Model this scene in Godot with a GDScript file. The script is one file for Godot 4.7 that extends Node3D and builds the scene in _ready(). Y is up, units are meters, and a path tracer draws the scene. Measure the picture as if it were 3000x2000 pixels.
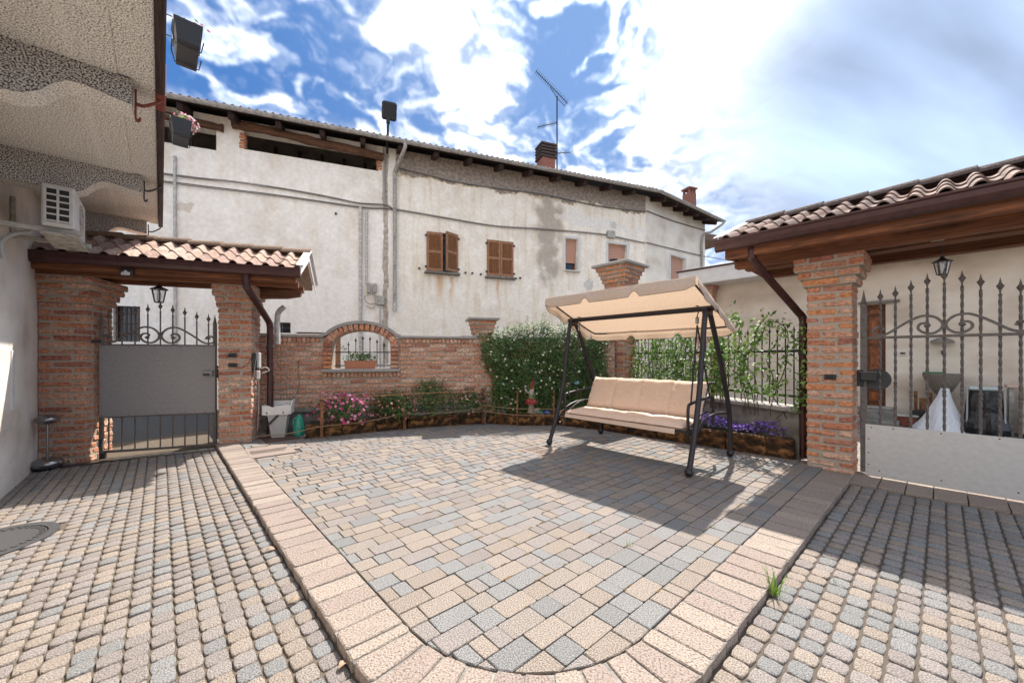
extends Node3D
# A paved courtyard with a garden swing, two brick-pillared gates and an old farmhouse behind.
# Metres, y up, camera at x = z = 0. "a" runs along the house on the left, "b" across it: two level directions at right angles.

const AX := Vector3(-0.6704, 0, -0.7420)   # direction of a
const BX := Vector3(0.7420, 0, -0.6704)    # direction of b
const DEG_HOUSE := -42.1                   # bearings (clockwise from straight ahead)
const DEG_RIGHT := 137.9
const DEG_GATE := 70.0
const DEG_WALL := 76.0
const DEG_FACADE := 68.7

var rng := RandomNumberGenerator.new()
var T := {}
var M := {}
var used := {}

class MB:
	var v := PackedVector3Array()
	var n := PackedVector3Array()
	var u := PackedVector2Array()
	func tri(a: Vector3, b: Vector3, d: Vector3) -> void:
		var m := (b - a).cross(d - a).normalized()
		v.push_back(a); v.push_back(d); v.push_back(b)
		n.push_back(m); n.push_back(m); n.push_back(m)
	func trin(a: Vector3, b: Vector3, d: Vector3, na: Vector3, nb: Vector3, nd: Vector3) -> void:
		v.push_back(a); v.push_back(d); v.push_back(b)
		n.push_back(na); n.push_back(nd); n.push_back(nb)
	func quad(a: Vector3, b: Vector3, d: Vector3, e: Vector3) -> void:
		tri(a, b, d); tri(a, d, e)
	func quadn(a: Vector3, b: Vector3, d: Vector3, e: Vector3, na: Vector3, nb: Vector3, nd: Vector3, ne: Vector3) -> void:
		trin(a, b, d, na, nb, nd); trin(a, d, e, na, nd, ne)
	func quaduv(a: Vector3, b: Vector3, d: Vector3, e: Vector3, ta: Vector2, tb: Vector2, td: Vector2, te: Vector2) -> void:
		quad(a, b, d, e)
		u.push_back(ta); u.push_back(td); u.push_back(tb); u.push_back(ta); u.push_back(te); u.push_back(td)
	func fan(pts: Array, away: Vector3) -> void:      # a convex flat face turned away from a point
		var mid := Vector3.ZERO
		for p in pts: mid += p
		mid /= pts.size()
		var m: Vector3 = (pts[1] - pts[0]).cross(pts[2] - pts[0])
		var q := pts.duplicate()
		if m.dot(mid - away) < 0.0: q.reverse()
		for i in range(1, q.size() - 1): tri(q[0], q[i], q[i + 1])
	func box(c: Vector3, s: Vector3, b := Basis()) -> MB:
		var h := s * 0.5
		for ax in 3:
			for sg in [-1.0, 1.0]:
				var f := Vector3.ZERO; f[ax] = h[ax] * sg
				var e1 := Vector3.ZERO; e1[(ax + 1) % 3] = h[(ax + 1) % 3]
				var e2 := Vector3.ZERO; e2[(ax + 2) % 3] = h[(ax + 2) % 3]
				var p := [f - e1 - e2, f + e1 - e2, f + e1 + e2, f - e1 + e2]
				var w := []
				for k in p: w.append(c + b * k)
				fan(w, c)
		return self
	func quad_up(c: Vector3, s: float) -> MB:
		var h := s * 0.5
		quad(c + Vector3(-h, 0, h), c + Vector3(h, 0, h), c + Vector3(h, 0, -h), c + Vector3(-h, 0, -h))
		return self
	func cbox(c: Vector3, s: Vector3, e: float, b := Basis(), r: RandomNumberGenerator = null, jit := 0.0) -> MB:
		var h := s * 0.5
		e = minf(e, minf(h.x, minf(h.y, h.z)) * 0.8)
		var P := {}
		for sx in [-1, 1]:
			for sy in [-1, 1]:
				for sz in [-1, 1]:
					var sg := Vector3(sx, sy, sz)
					var j := Vector3.ZERO
					if r: j = Vector3(r.randf_range(-jit, jit), r.randf_range(-jit, jit), r.randf_range(-jit, jit))
					for ax in 3:
						var q := Vector3.ZERO
						for k in 3: q[k] = sg[k] * (h[k] if k == ax else h[k] - e)
						P[[sx, sy, sz, ax]] = c + b * (q + j)
		for ax in 3:
			var i := (ax + 1) % 3
			var k := (ax + 2) % 3
			for sg in [-1, 1]:
				var face := []
				for w in [[-1, -1], [1, -1], [1, 1], [-1, 1]]:
					var key := [0, 0, 0, ax]
					key[ax] = sg; key[i] = w[0]; key[k] = w[1]
					face.append(P[key])
				fan(face, c)
			for s1 in [-1, 1]:
				for s2 in [-1, 1]:
					var e4 := []
					for w in [[-1, i], [1, i], [1, k], [-1, k]]:
						var key := [0, 0, 0, w[1]]
						key[ax] = w[0]; key[i] = s1; key[k] = s2
						e4.append(P[key])
					fan(e4, c)
		for sx in [-1, 1]:
			for sy in [-1, 1]:
				for sz in [-1, 1]:
					fan([P[[sx, sy, sz, 0]], P[[sx, sy, sz, 1]], P[[sx, sy, sz, 2]]], c)
		return self
	func tube(pts: Array, r, seg := 8, cap := true) -> MB:
		var t0: Vector3 = (pts[1] - pts[0]).normalized()
		var up := Vector3.UP if absf(t0.y) < 0.9 else Vector3.RIGHT
		var side := t0.cross(up).normalized()
		var rings := []
		var norms := []
		for i in pts.size():
			var t: Vector3 = (pts[mini(i + 1, pts.size() - 1)] - pts[maxi(i - 1, 0)]).normalized()
			side = (side - t * side.dot(t)).normalized()
			var w := side.cross(t).normalized()
			var rad: float = r[i] if r is Array else r
			var ring := []
			var nn := []
			for k in seg:
				var g := TAU * k / seg
				var dir := side * cos(g) + w * sin(g)
				ring.append(pts[i] + dir * rad); nn.append(dir)
			rings.append(ring); norms.append(nn)
		for i in pts.size() - 1:
			for k in seg:
				var m := (k + 1) % seg
				quadn(rings[i][m], rings[i][k], rings[i + 1][k], rings[i + 1][m], norms[i][m], norms[i][k], norms[i + 1][k], norms[i + 1][m])
		if cap:
			fan(rings[0], (pts[0] + pts[1]) * 0.5)
			fan(rings[-1], (pts[-1] + pts[-2]) * 0.5)
		return self
	func lathe(prof: Array, seg := 14, at := Vector3.ZERO, b := Basis()) -> MB:
		for i in prof.size() - 1:
			var p: Vector2 = prof[i]
			var q: Vector2 = prof[i + 1]
			var d := q - p
			var m := Vector2(d.y, -d.x).normalized()
			for k in seg:
				var g0 := TAU * k / seg
				var g1 := TAU * (k + 1) / seg
				var c0 := Vector3(cos(g0), 0, -sin(g0))
				var c1 := Vector3(cos(g1), 0, -sin(g1))
				var n0 := b * (c0 * m.x + Vector3(0, m.y, 0))
				var n1 := b * (c1 * m.x + Vector3(0, m.y, 0))
				var A := at + b * (c0 * p.x + Vector3(0, p.y, 0))
				var B := at + b * (c1 * p.x + Vector3(0, p.y, 0))
				var C := at + b * (c1 * q.x + Vector3(0, q.y, 0))
				var D := at + b * (c0 * q.x + Vector3(0, q.y, 0))
				if q.x > 0.0001: trin(A, C, D, n0, n1, n0)
				if p.x > 0.0001: trin(A, B, C, n0, n1, n1)
		return self
	func bar(pts: Array, w: float, h: float, up: Vector3) -> MB:      # a flat bar: w across the curve, h along up
		var L := []
		for i in pts.size():
			var t: Vector3 = (pts[mini(i + 1, pts.size() - 1)] - pts[maxi(i - 1, 0)]).normalized()
			var s := t.cross(up).normalized() * w * 0.5
			var o := up.normalized() * h * 0.5
			L.append([pts[i] + s + o, pts[i] - s + o, pts[i] - s - o, pts[i] + s - o])
		for i in pts.size() - 1:
			var mid: Vector3 = (pts[i] + pts[i + 1]) * 0.5
			for k in 4:
				var m := (k + 1) % 4
				fan([L[i][k], L[i][m], L[i + 1][m]], mid)
				fan([L[i][k], L[i + 1][m], L[i + 1][k]], mid)
		fan(L[0], (pts[0] + pts[1]) * 0.5)
		fan(L[-1], (pts[-1] + pts[-2]) * 0.5)
		return self
	func extrude(poly: Array, axis: Vector3) -> MB:      # a flat outline pushed along axis (outline in 3-D, any simple shape)
		var nrm := axis.normalized()
		var ux: Vector3 = (poly[1] - poly[0]).normalized()
		var uy := nrm.cross(ux)
		var flat := PackedVector2Array()
		for p in poly: flat.push_back(Vector2((p - poly[0]).dot(ux), (p - poly[0]).dot(uy)))
		var ids := Geometry2D.triangulate_polygon(flat)
		var ccw := not Geometry2D.is_polygon_clockwise(flat)
		for i in range(0, ids.size(), 3):
			var a: Vector3 = poly[ids[i]]
			var b: Vector3 = poly[ids[i + 1]]
			var d: Vector3 = poly[ids[i + 2]]
			if (b - a).cross(d - a).dot(nrm) < 0.0:
				var s := b; b = d; d = s
			tri(a + axis, b + axis, d + axis); tri(a, d, b)
		for i in poly.size():
			var a: Vector3 = poly[i]
			var b: Vector3 = poly[(i + 1) % poly.size()]
			if ccw: quad(a, b, b + axis, a + axis)
			else: quad(b, a, a + axis, b + axis)
		return self
	func ball(rx: float, ry: float, c: Vector3, seg := 24, rows := 14) -> MB:      # a smooth spheroid
		var P := func(i: int, k: int) -> Vector3:
			var e := -PI * 0.5 + PI * i / rows
			var g := TAU * k / seg
			return Vector3(cos(g) * cos(e), sin(e), -sin(g) * cos(e))
		for i in rows:
			for k in seg:
				var q := [P.call(i, k), P.call(i, k + 1), P.call(i + 1, k + 1), P.call(i + 1, k)]
				var w := []
				var m := []
				for d in q:
					w.append(c + Vector3(d.x * rx, d.y * ry, d.z * rx)); m.append(Vector3(d.x / rx, d.y / ry, d.z / rx).normalized())
				if i < rows - 1: trin(w[0], w[2], w[3], m[0], m[2], m[3])
				if i > 0: trin(w[0], w[1], w[2], m[0], m[1], m[2])
		return self
	func slab(poly: Array, y0: float, y1: float, bev: float, r: RandomNumberGenerator = null, jit := 0.0) -> MB:   # a level convex block with a bevelled top; poly of Vector2 (x, z)
		var c := Vector2.ZERO
		for p in poly: c += p
		c /= poly.size()
		var lo := []
		var hi := []
		var top := []
		for p in poly:
			var d: Vector2 = c - p
			var jy := r.randf_range(-jit, jit) if r else 0.0
			var s := minf(bev / maxf(d.length(), 0.001), 0.6)
			lo.append(Vector3(p.x, y0, p.y)); hi.append(Vector3(p.x, y1 - bev * 0.8 + jy, p.y))
			var q: Vector2 = p + d * s
			top.append(Vector3(q.x, y1 + jy, q.y))
		var mid := Vector3(c.x, (y0 + y1) * 0.5, c.y)
		for i in poly.size():
			var k := (i + 1) % poly.size()
			fan([lo[i], lo[k], hi[k], hi[i]], mid); 
			fan([hi[i], hi[k], top[k]], mid); fan([hi[i], top[k], top[i]], mid)
		var up := Vector3(c.x, y1, c.y)
		for i in poly.size():
			fan([up, top[i], top[(i + 1) % poly.size()]], mid)
		return self
	func add(o: MB, x: Transform3D) -> MB:
		for i in o.v.size():
			v.push_back(x * o.v[i]); n.push_back((x.basis * o.n[i]).normalized())
		return self
	func mesh() -> ArrayMesh:
		var a := []
		a.resize(Mesh.ARRAY_MAX)
		a[Mesh.ARRAY_VERTEX] = v; a[Mesh.ARRAY_NORMAL] = n
		if u.size() == v.size(): a[Mesh.ARRAY_TEX_UV] = u
		var m := ArrayMesh.new()
		m.add_surface_from_arrays(Mesh.PRIMITIVE_TRIANGLES, a)
		return m

func G(x: float, d: float, y := 0.0) -> Vector3: return Vector3(x, y, -d)
func AB(a: float, b: float, y := 0.0) -> Vector3: return AX * a + BX * b + Vector3(0, y, 0)
func turn(deg: float) -> float: return deg_to_rad(90.0 - deg)
func RB(deg: float) -> Basis: return Basis(Vector3.UP, turn(deg))

func numbered(parent: Node, called: String) -> String:
	var key := str(parent.get_instance_id()) + called
	var k: int = used.get(key, -1) + 1
	used[key] = k
	return called if k == 0 else "%s_%03d" % [called, k]
func thing(called: String, label: String, category: String, at := Vector3.ZERO, rot := 0.0, group := "") -> Node3D:
	var o := Node3D.new()
	o.name = numbered(self, called); add_child(o)
	o.position = at; o.rotation.y = rot
	o.set_meta("label", label); o.set_meta("category", category)
	if group != "": o.set_meta("group", group)
	return o
func copy(src: Node3D, label: String, at: Vector3, rot: float) -> Node3D:
	var o: Node3D = src.duplicate()
	var base := String(src.name)
	if base.right(4).begins_with("_"): base = base.left(-4)
	o.name = numbered(self, base); add_child(o)
	o.position = at; o.rotation.y = rot; o.set_meta("label", label)
	return o
func struct(called: String, at := Vector3.ZERO, rot := 0.0) -> Node3D:
	var o := Node3D.new()
	o.name = numbered(self, called); add_child(o)
	o.position = at; o.rotation.y = rot; o.set_meta("kind", "structure")
	return o
func part(called: String, m, material: Material, parent: Node3D, xf := Transform3D()) -> MeshInstance3D:
	var o := MeshInstance3D.new()
	o.name = numbered(parent, called)
	o.mesh = m.mesh() if m is MB else m
	o.material_override = material
	o.transform = xf
	parent.add_child(o)
	return o
func sheet(called: String, m: MB, material: Material) -> MeshInstance3D:
	var o := part(called, m, material, self)
	o.set_meta("kind", "structure")
	return o
func stuff(o: Node) -> void: o.set_meta("kind", "stuff")
func at(p: Vector3) -> Transform3D: return Transform3D(Basis(), p)
func curve(pts: Array, steps := 6) -> Array:      # smooth line through points
	var out := []
	for i in pts.size() - 1:
		var p0 = pts[maxi(i - 1, 0)]
		var p1 = pts[i]
		var p2 = pts[i + 1]
		var p3 = pts[mini(i + 2, pts.size() - 1)]
		for k in steps: out.append(p1.cubic_interpolate(p2, p0, p3, float(k) / steps))
	out.append(pts[-1])
	return out
func lin(r: float, g: float, b: float) -> Color: return Color(r, g, b).linear_to_srgb()

func noise(seed_: int, freq: float, oct := 4, kind := FastNoiseLite.TYPE_SIMPLEX_SMOOTH) -> FastNoiseLite:
	var f := FastNoiseLite.new()
	f.seed = seed_; f.frequency = freq; f.fractal_octaves = oct; f.noise_type = kind
	return f
func ntex(seed_: int, freq: float, oct: int, stops: Array, size := 512, kind := FastNoiseLite.TYPE_SIMPLEX_SMOOTH) -> Texture2D:
	var g := Gradient.new()
	var offs := PackedFloat32Array()
	var cols := PackedColorArray()
	for s in stops:
		offs.push_back(s[0]); cols.push_back(s[1] if s[1] is Color else Color(s[1], s[1], s[1]))
	g.offsets = offs; g.colors = cols
	var t := NoiseTexture2D.new()
	t.width = size; t.height = size; t.seamless = true; t.noise = noise(seed_, freq, oct, kind); t.color_ramp = g
	return t
func nnorm(seed_: int, freq: float, oct: int, strength: float, size := 512) -> Texture2D:
	var t := NoiseTexture2D.new()
	t.width = size; t.height = size; t.seamless = true; t.noise = noise(seed_, freq, oct); t.as_normal_map = true; t.bump_strength = strength
	return t
func mat(col: Color, rough := 0.8, tex: Texture2D = null, scale := 1.0, nrm: Texture2D = null, ns := 1.0, metal := 0.0) -> StandardMaterial3D:
	var m := StandardMaterial3D.new()
	m.albedo_color = col; m.roughness = rough; m.metallic = metal
	if tex: m.albedo_texture = tex
	if nrm: m.normal_enabled = true; m.normal_texture = nrm; m.normal_scale = ns
	if tex or nrm:
		m.uv1_triplanar = true; m.uv1_world_triplanar = true; m.uv1_scale = Vector3(scale, scale, scale)
	return m
func own_space(m: StandardMaterial3D, s: Vector3) -> StandardMaterial3D:
	m.uv1_world_triplanar = false; m.uv1_scale = s
	return m

func make_materials() -> void:
	T.mottle = ntex(3, 0.012, 5, [[0.0, 0.55], [0.5, 0.85], [1.0, 1.0]])
	T.fine = ntex(5, 0.09, 3, [[0.0, 0.6], [0.45, 0.88], [1.0, 1.0]])
	T.grain = ntex(8, 0.16, 3, [[0.0, 0.5], [0.38, 0.72], [0.5, 0.86], [0.62, 0.97], [1.0, 1.0]])
	T.brick = ntex(11, 0.035, 5, [[0.0, Color(0.42, 0.34, 0.33)], [0.4, Color(0.86, 0.78, 0.74)], [0.62, Color(0.95, 0.9, 0.86)], [0.8, Color(1, 1, 1)], [1.0, Color(1.0, 1.0, 1.0)]])
	T.granite = ntex(13, 0.2, 3, [[0.0, 0.22], [0.33, 0.45], [0.42, 0.88], [0.5, 0.98], [1.0, 1.0]])
	T.granite_bold = ntex(14, 0.15, 3, [[0.0, 0.2], [0.36, 0.3], [0.47, 0.72], [0.56, 0.95], [1.0, 1.0]])
	T.moss = ntex(17, 0.011, 7, [[0.0, Color(0.2, 0.18, 0.12)], [0.45, Color(0.38, 0.32, 0.22)], [0.6, Color(0.6, 0.46, 0.32)], [0.75, Color(0.95, 0.8, 0.6)], [1.0, Color(0.75, 0.72, 0.5)]])
	T.plaster = ntex(19, 0.006, 6, [[0.0, Color(0.78, 0.75, 0.7)], [0.35, Color(0.93, 0.9, 0.87)], [0.6, Color(1, 0.99, 0.97)], [1.0, Color(1, 1, 1)]])
	T.rust = ntex(23, 0.03, 5, [[0.0, Color(0.75, 0.5, 0.38)], [0.32, Color(0.9, 0.82, 0.78)], [0.45, Color(1, 1, 1)], [1.0, Color(1, 1, 1)]])
	T.cloth = ntex(29, 0.02, 5, [[0.0, 0.9], [0.5, 0.95], [1.0, 1.0]])
	T.kerb = ntex(59, 0.11, 4, [[0.0, Color(0.5, 0.46, 0.44)], [0.3, Color(0.72, 0.68, 0.66)], [0.4, Color(0.9, 0.87, 0.85)], [0.55, Color(0.96, 0.94, 0.93)], [1.0, Color(1, 1, 1)]])
	T.asphalt = ntex(31, 0.3, 2, [[0.0, 0.5], [0.5, 0.8], [1.0, 1.0]])
	T.n_fine = nnorm(41, 0.12, 3, 6.0)
	T.n_rough = nnorm(43, 0.03, 5, 10.0)
	T.n_plaster = nnorm(47, 0.02, 5, 6.0)
	T.n_cloth = nnorm(53, 0.012, 3, 5.0)
	T.wood = wood_texture(false)
	T.wood_old = wood_texture(true)
	# pavers: three colours of coloured concrete, each in two tones
	M.paver = []
	for c in [[0.228, 0.19, 0.158], [0.25, 0.21, 0.177], [0.17, 0.169, 0.167], [0.193, 0.191, 0.189], [0.194, 0.17, 0.158], [0.218, 0.193, 0.18], [0.228, 0.198, 0.174]]:
		M.paver.append(mat(lin(c[0] * 1.3, c[1] * 1.3, c[2] * 1.3), 0.92, T.grain, 1.5, T.n_fine, 0.5))
	M.kerb = []
	for c in [[0.33, 0.282, 0.243], [0.305, 0.255, 0.224], [0.352, 0.305, 0.26], [0.29, 0.245, 0.218]]:
		M.kerb.append(mat(lin(c[0] * 0.94, c[1] * 0.95, c[2] * 0.96), 0.92, T.kerb, 1.4, T.n_fine, 0.6))
	M.sand = mat(lin(0.17, 0.135, 0.1), 1.0, T.grain, 3.0, T.n_fine, 1.0)
	M.sand_dark = mat(lin(0.15, 0.122, 0.098), 1.0, T.grain, 3.0, T.n_fine, 1.0)
	M.asphalt = mat(lin(0.1, 0.1, 0.1), 0.95, T.asphalt, 1.6, T.n_fine, 0.8)
	M.earth = mat(lin(0.13, 0.11, 0.085), 1.0, T.mottle, 0.4, T.n_rough, 0.6)
	M.soil = mat(lin(0.045, 0.033, 0.024), 1.0, T.grain, 3.0, T.n_rough, 1.0)
	M.concrete = mat(lin(0.3, 0.28, 0.25), 0.95, T.mottle, 0.8, T.n_fine, 0.5)
	M.brick = []
	for c in [[0.46, 0.215, 0.13], [0.52, 0.265, 0.165], [0.41, 0.215, 0.155], [0.35, 0.165, 0.125], [0.53, 0.335, 0.24], [0.48, 0.285, 0.205], [0.56, 0.395, 0.3], [0.29, 0.145, 0.12], [0.56, 0.28, 0.14], [0.59, 0.45, 0.36]]:
		M.brick.append(mat(lin(c[0] * 1.25, c[1] * 1.25, c[2] * 1.25), 0.95, T.brick, 1.3, T.n_rough, 0.8))
	M.mortar = mat(lin(0.58, 0.49, 0.4), 1.0, T.fine, 1.5, T.n_fine, 1.3)
	M.coping = mat(lin(0.46, 0.43, 0.4), 0.9, T.granite, 1.3, T.n_fine, 0.4)
	M.granite_corbel = own_space(mat(lin(0.72, 0.69, 0.66), 0.9, T.granite_bold, 0.62), Vector3(0.95, 0.95, 0.95))
	M.granite = own_space(mat(lin(0.95, 0.91, 0.845), 0.9, T.granite, 0.62), Vector3(0.8, 0.8, 0.8))
	M.tuff = mat(lin(0.3, 0.21, 0.14), 1.0, T.moss, 1.3, T.n_rough, 1.6)
	M.tuff2 = mat(lin(0.38, 0.28, 0.19), 1.0, T.moss, 1.1, T.n_rough, 1.6)
	M.tile = []
	for c in [[0.46, 0.31, 0.24], [0.52, 0.37, 0.29], [0.41, 0.27, 0.22], [0.55, 0.41, 0.33]]:
		M.tile.append(mat(lin(c[0], c[1], c[2]), 0.9, T.mottle, 2.0, T.n_fine, 0.5))
	M.tile_dark = []
	for c in [[0.24, 0.18, 0.155], [0.29, 0.22, 0.19], [0.2, 0.155, 0.14]]:
		M.tile_dark.append(mat(lin(c[0], c[1], c[2]), 0.85, T.brick, 2.4, T.n_fine, 0.6))
	M.ridge = mat(lin(0.36, 0.25, 0.18), 0.95, T.grain, 2.5, T.n_rough, 1.2)
	M.ridge_dark = mat(lin(0.13, 0.095, 0.085), 0.95, T.grain, 2.5, T.n_rough, 1.4)
	M.gutter = mat(lin(0.085, 0.03, 0.028), 0.42, T.mottle, 1.5, null, 1.0, 0.15)
	M.gutter_zinc = mat(lin(0.55, 0.51, 0.47), 0.6, T.mottle, 1.2)
	M.wood_red = own_space(mat(lin(0.28, 0.125, 0.062), 0.75, T.wood, 1.0, null), Vector3(0.6, 5.0, 5.0))
	M.wood_beam = own_space(mat(lin(0.2, 0.09, 0.048), 0.8, T.wood, 1.0, null), Vector3(0.6, 4.0, 4.0))
	M.wood_old = own_space(mat(lin(0.22, 0.12, 0.075), 0.95, T.wood_old, 1.0, T.n_rough, 1.2), Vector3(0.5, 3.0, 3.0))
	M.wood_dark = own_space(mat(lin(0.055, 0.03, 0.022), 0.95, T.wood_old, 1.0, null), Vector3(0.8, 3.0, 3.0))
	M.wood_dark_edge = own_space(mat(lin(0.075, 0.045, 0.042), 0.7, T.wood_old, 1.0, null), Vector3(0.5, 3.0, 3.0))
	M.facade_end = mat(lin(0.82, 0.78, 0.71), 0.95, T.plaster, 0.25, T.n_plaster, 0.4)
	M.wood_post = own_space(mat(lin(0.3, 0.17, 0.1), 0.9, T.wood, 1.0, null), Vector3(4.0, 0.8, 4.0))
	M.door = own_space(mat(lin(0.33, 0.12, 0.035), 0.5, T.wood, 1.0, null), Vector3(5.0, 0.7, 5.0))
	M.iron = mat(lin(0.14, 0.125, 0.115), 0.6, T.rust, 1.5, T.n_fine, 0.3, 0.25)
	M.iron_fence = mat(lin(0.05, 0.05, 0.055), 0.6, T.mottle, 1.5)
	M.panel = mat(lin(0.27, 0.26, 0.265), 0.5, T.cloth, 2.0, null, 1.0, 0.1)
	M.plate = mat(lin(0.6, 0.59, 0.58), 0.4, T.cloth, 2.0, null, 1.0, 0.3)
	M.black = mat(lin(0.02, 0.02, 0.022), 0.5)
	M.black_soft = mat(lin(0.03, 0.03, 0.032), 0.85)
	M.white = mat(lin(0.7, 0.69, 0.66), 0.6, T.cloth, 1.0)
	M.white_old = mat(lin(0.6, 0.57, 0.5), 0.7, T.mottle, 1.4)
	M.grey_plastic = mat(lin(0.45, 0.45, 0.44), 0.6, T.cloth, 1.0)
	M.green_plastic = mat(lin(0.03, 0.28, 0.2), 0.4)
	M.terracotta = mat(lin(0.5, 0.2, 0.11), 0.75, T.cloth, 2.0)
	M.planter_black = mat(lin(0.008, 0.009, 0.014), 0.5)
	M.glass_lamp = mat(Color(0.85, 0.88, 0.9, 0.22), 0.05)
	M.glass_lamp.transparency = BaseMaterial3D.TRANSPARENCY_ALPHA
	M.bulb = mat(lin(0.8, 0.8, 0.78), 0.3)
	M.window = mat(lin(0.03, 0.035, 0.045), 0.08)
	M.frame = mat(lin(0.03, 0.026, 0.03), 0.42, null, 1.0, null, 1.0, 0.3)
	M.fabric = mat(lin(0.72, 0.535, 0.42), 0.95, T.cloth, 3.0, T.n_cloth, 0.6)
	M.canopy = mat(lin(0.66, 0.57, 0.495), 0.95, T.cloth, 2.5, T.n_cloth, 0.4)
	M.canopy.backlight_enabled = true; M.canopy.backlight = Color(0.8, 0.74, 0.67)
	M.canopy_hem = mat(lin(0.3, 0.23, 0.17), 0.95)
	M.shutter = mat(lin(0.46, 0.215, 0.1), 0.6, T.mottle, 2.0)
	M.roller = mat(lin(0.6, 0.34, 0.24), 0.7, T.cloth, 2.0)
	M.wall_left = mat(lin(0.76, 0.73, 0.69), 0.95, T.plaster, 0.35, T.n_plaster, 0.5)
	M.wall_beige = mat(lin(0.7, 0.63, 0.55), 0.95, T.plaster, 0.3, T.n_plaster, 0.5)
	M.soffit_white = mat(lin(0.72, 0.69, 0.66), 0.8, T.cloth, 0.5)
	M.pipe_white = mat(lin(0.74, 0.71, 0.66), 0.6, T.mottle, 1.5)
	M.cable = mat(lin(0.14, 0.125, 0.115), 0.9)
	M.cable_grey = mat(lin(0.36, 0.33, 0.3), 0.9)
	M.steel = mat(lin(0.3, 0.29, 0.29), 0.25, null, 1.0, null, 1.0, 0.9)
	M.red_paint = mat(lin(0.3, 0.06, 0.04), 0.6, T.mottle, 3.0)
	M.leaf = mat(Color(1, 1, 1), 0.55)
	M.leaf.vertex_color_use_as_albedo = true; M.leaf.backlight_enabled = true; M.leaf.backlight = Color(0.45, 0.55, 0.2)
	M.leaf.cull_mode = BaseMaterial3D.CULL_DISABLED
	M.petal = mat(Color(1, 1, 1), 0.8)
	M.petal.vertex_color_use_as_albedo = true; M.petal.backlight_enabled = true; M.petal.backlight = Color(0.5, 0.45, 0.45)
	M.petal.cull_mode = BaseMaterial3D.CULL_DISABLED
	M.stem = mat(lin(0.09, 0.06, 0.035), 0.95)

func wood_texture(old: bool) -> Texture2D:      # long grain along u
	var f := noise(71 if old else 67, 1.0, 4)
	var w := 256
	var im := Image.create(w, w, false, Image.FORMAT_RGB8)
	for y in w:
		for x in w:
			var a := TAU * x / w
			var b := TAU * y / w
			var s := f.get_noise_3d(cos(a) * 0.5 + 9.0, sin(a) * 0.5, sin(b) * 5.0 + cos(b) * 5.0 * 0.3)
			var t := f.get_noise_3d(cos(a) * 1.5, sin(a) * 1.5 + 4.0, sin(b) * 14.0 + cos(b) * 3.0)
			var k := clampf(0.78 + s * 0.45 + t * (0.5 if old else 0.22), 0.25, 1.0)
			im.set_pixel(x, y, Color(k, k * (0.94 if old else 0.9), k * (0.9 if old else 0.8)))
	return ImageTexture.create_from_image(im)

# ---------------------------------------------------------------- sky, sun, camera
func make_view() -> void:
	var cam := Camera3D.new()
	cam.name = "camera"
	cam.projection = Camera3D.PROJECTION_FRUSTUM
	cam.near = 0.05; cam.far = 600.0
	cam.size = 2.0 * 0.05 * 1000.0 / 1140.0
	cam.frustum_offset = Vector2(0, 0.05 * 45.0 / 1140.0)
	cam.position = Vector3(0, 1.2, 0)
	add_child(cam); cam.current = true
	var sun := DirectionalLight3D.new()
	sun.name = "sun"
	var az := deg_to_rad(25.0)
	var el := deg_to_rad(55.5)
	var to_sun := Vector3(sin(az) * cos(el), sin(el), -cos(az) * cos(el))
	sun.light_energy = 1.1; sun.light_color = Color(1.0, 0.965, 0.92); sun.light_angular_distance = 0.8
	sun.shadow_enabled = true
	add_child(sun); sun.look_at_from_position(to_sun * 30.0, Vector3.ZERO)
	var env := Environment.new()
	env.background_mode = Environment.BG_SKY
	env.sky = Sky.new()
	var pm := PanoramaSkyMaterial.new()
	pm.panorama = ImageTexture.create_from_image(sky_image(to_sun))
	env.sky.sky_material = pm
	env.tonemap_mode = Environment.TONE_MAPPER_LINEAR
	env.tonemap_exposure = 2.85
	env.sdfgi_enabled = true; env.ssao_enabled = true; env.ssil_enabled = true
	var we := WorldEnvironment.new()
	we.name = "world_environment"; we.environment = env
	add_child(we)

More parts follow.
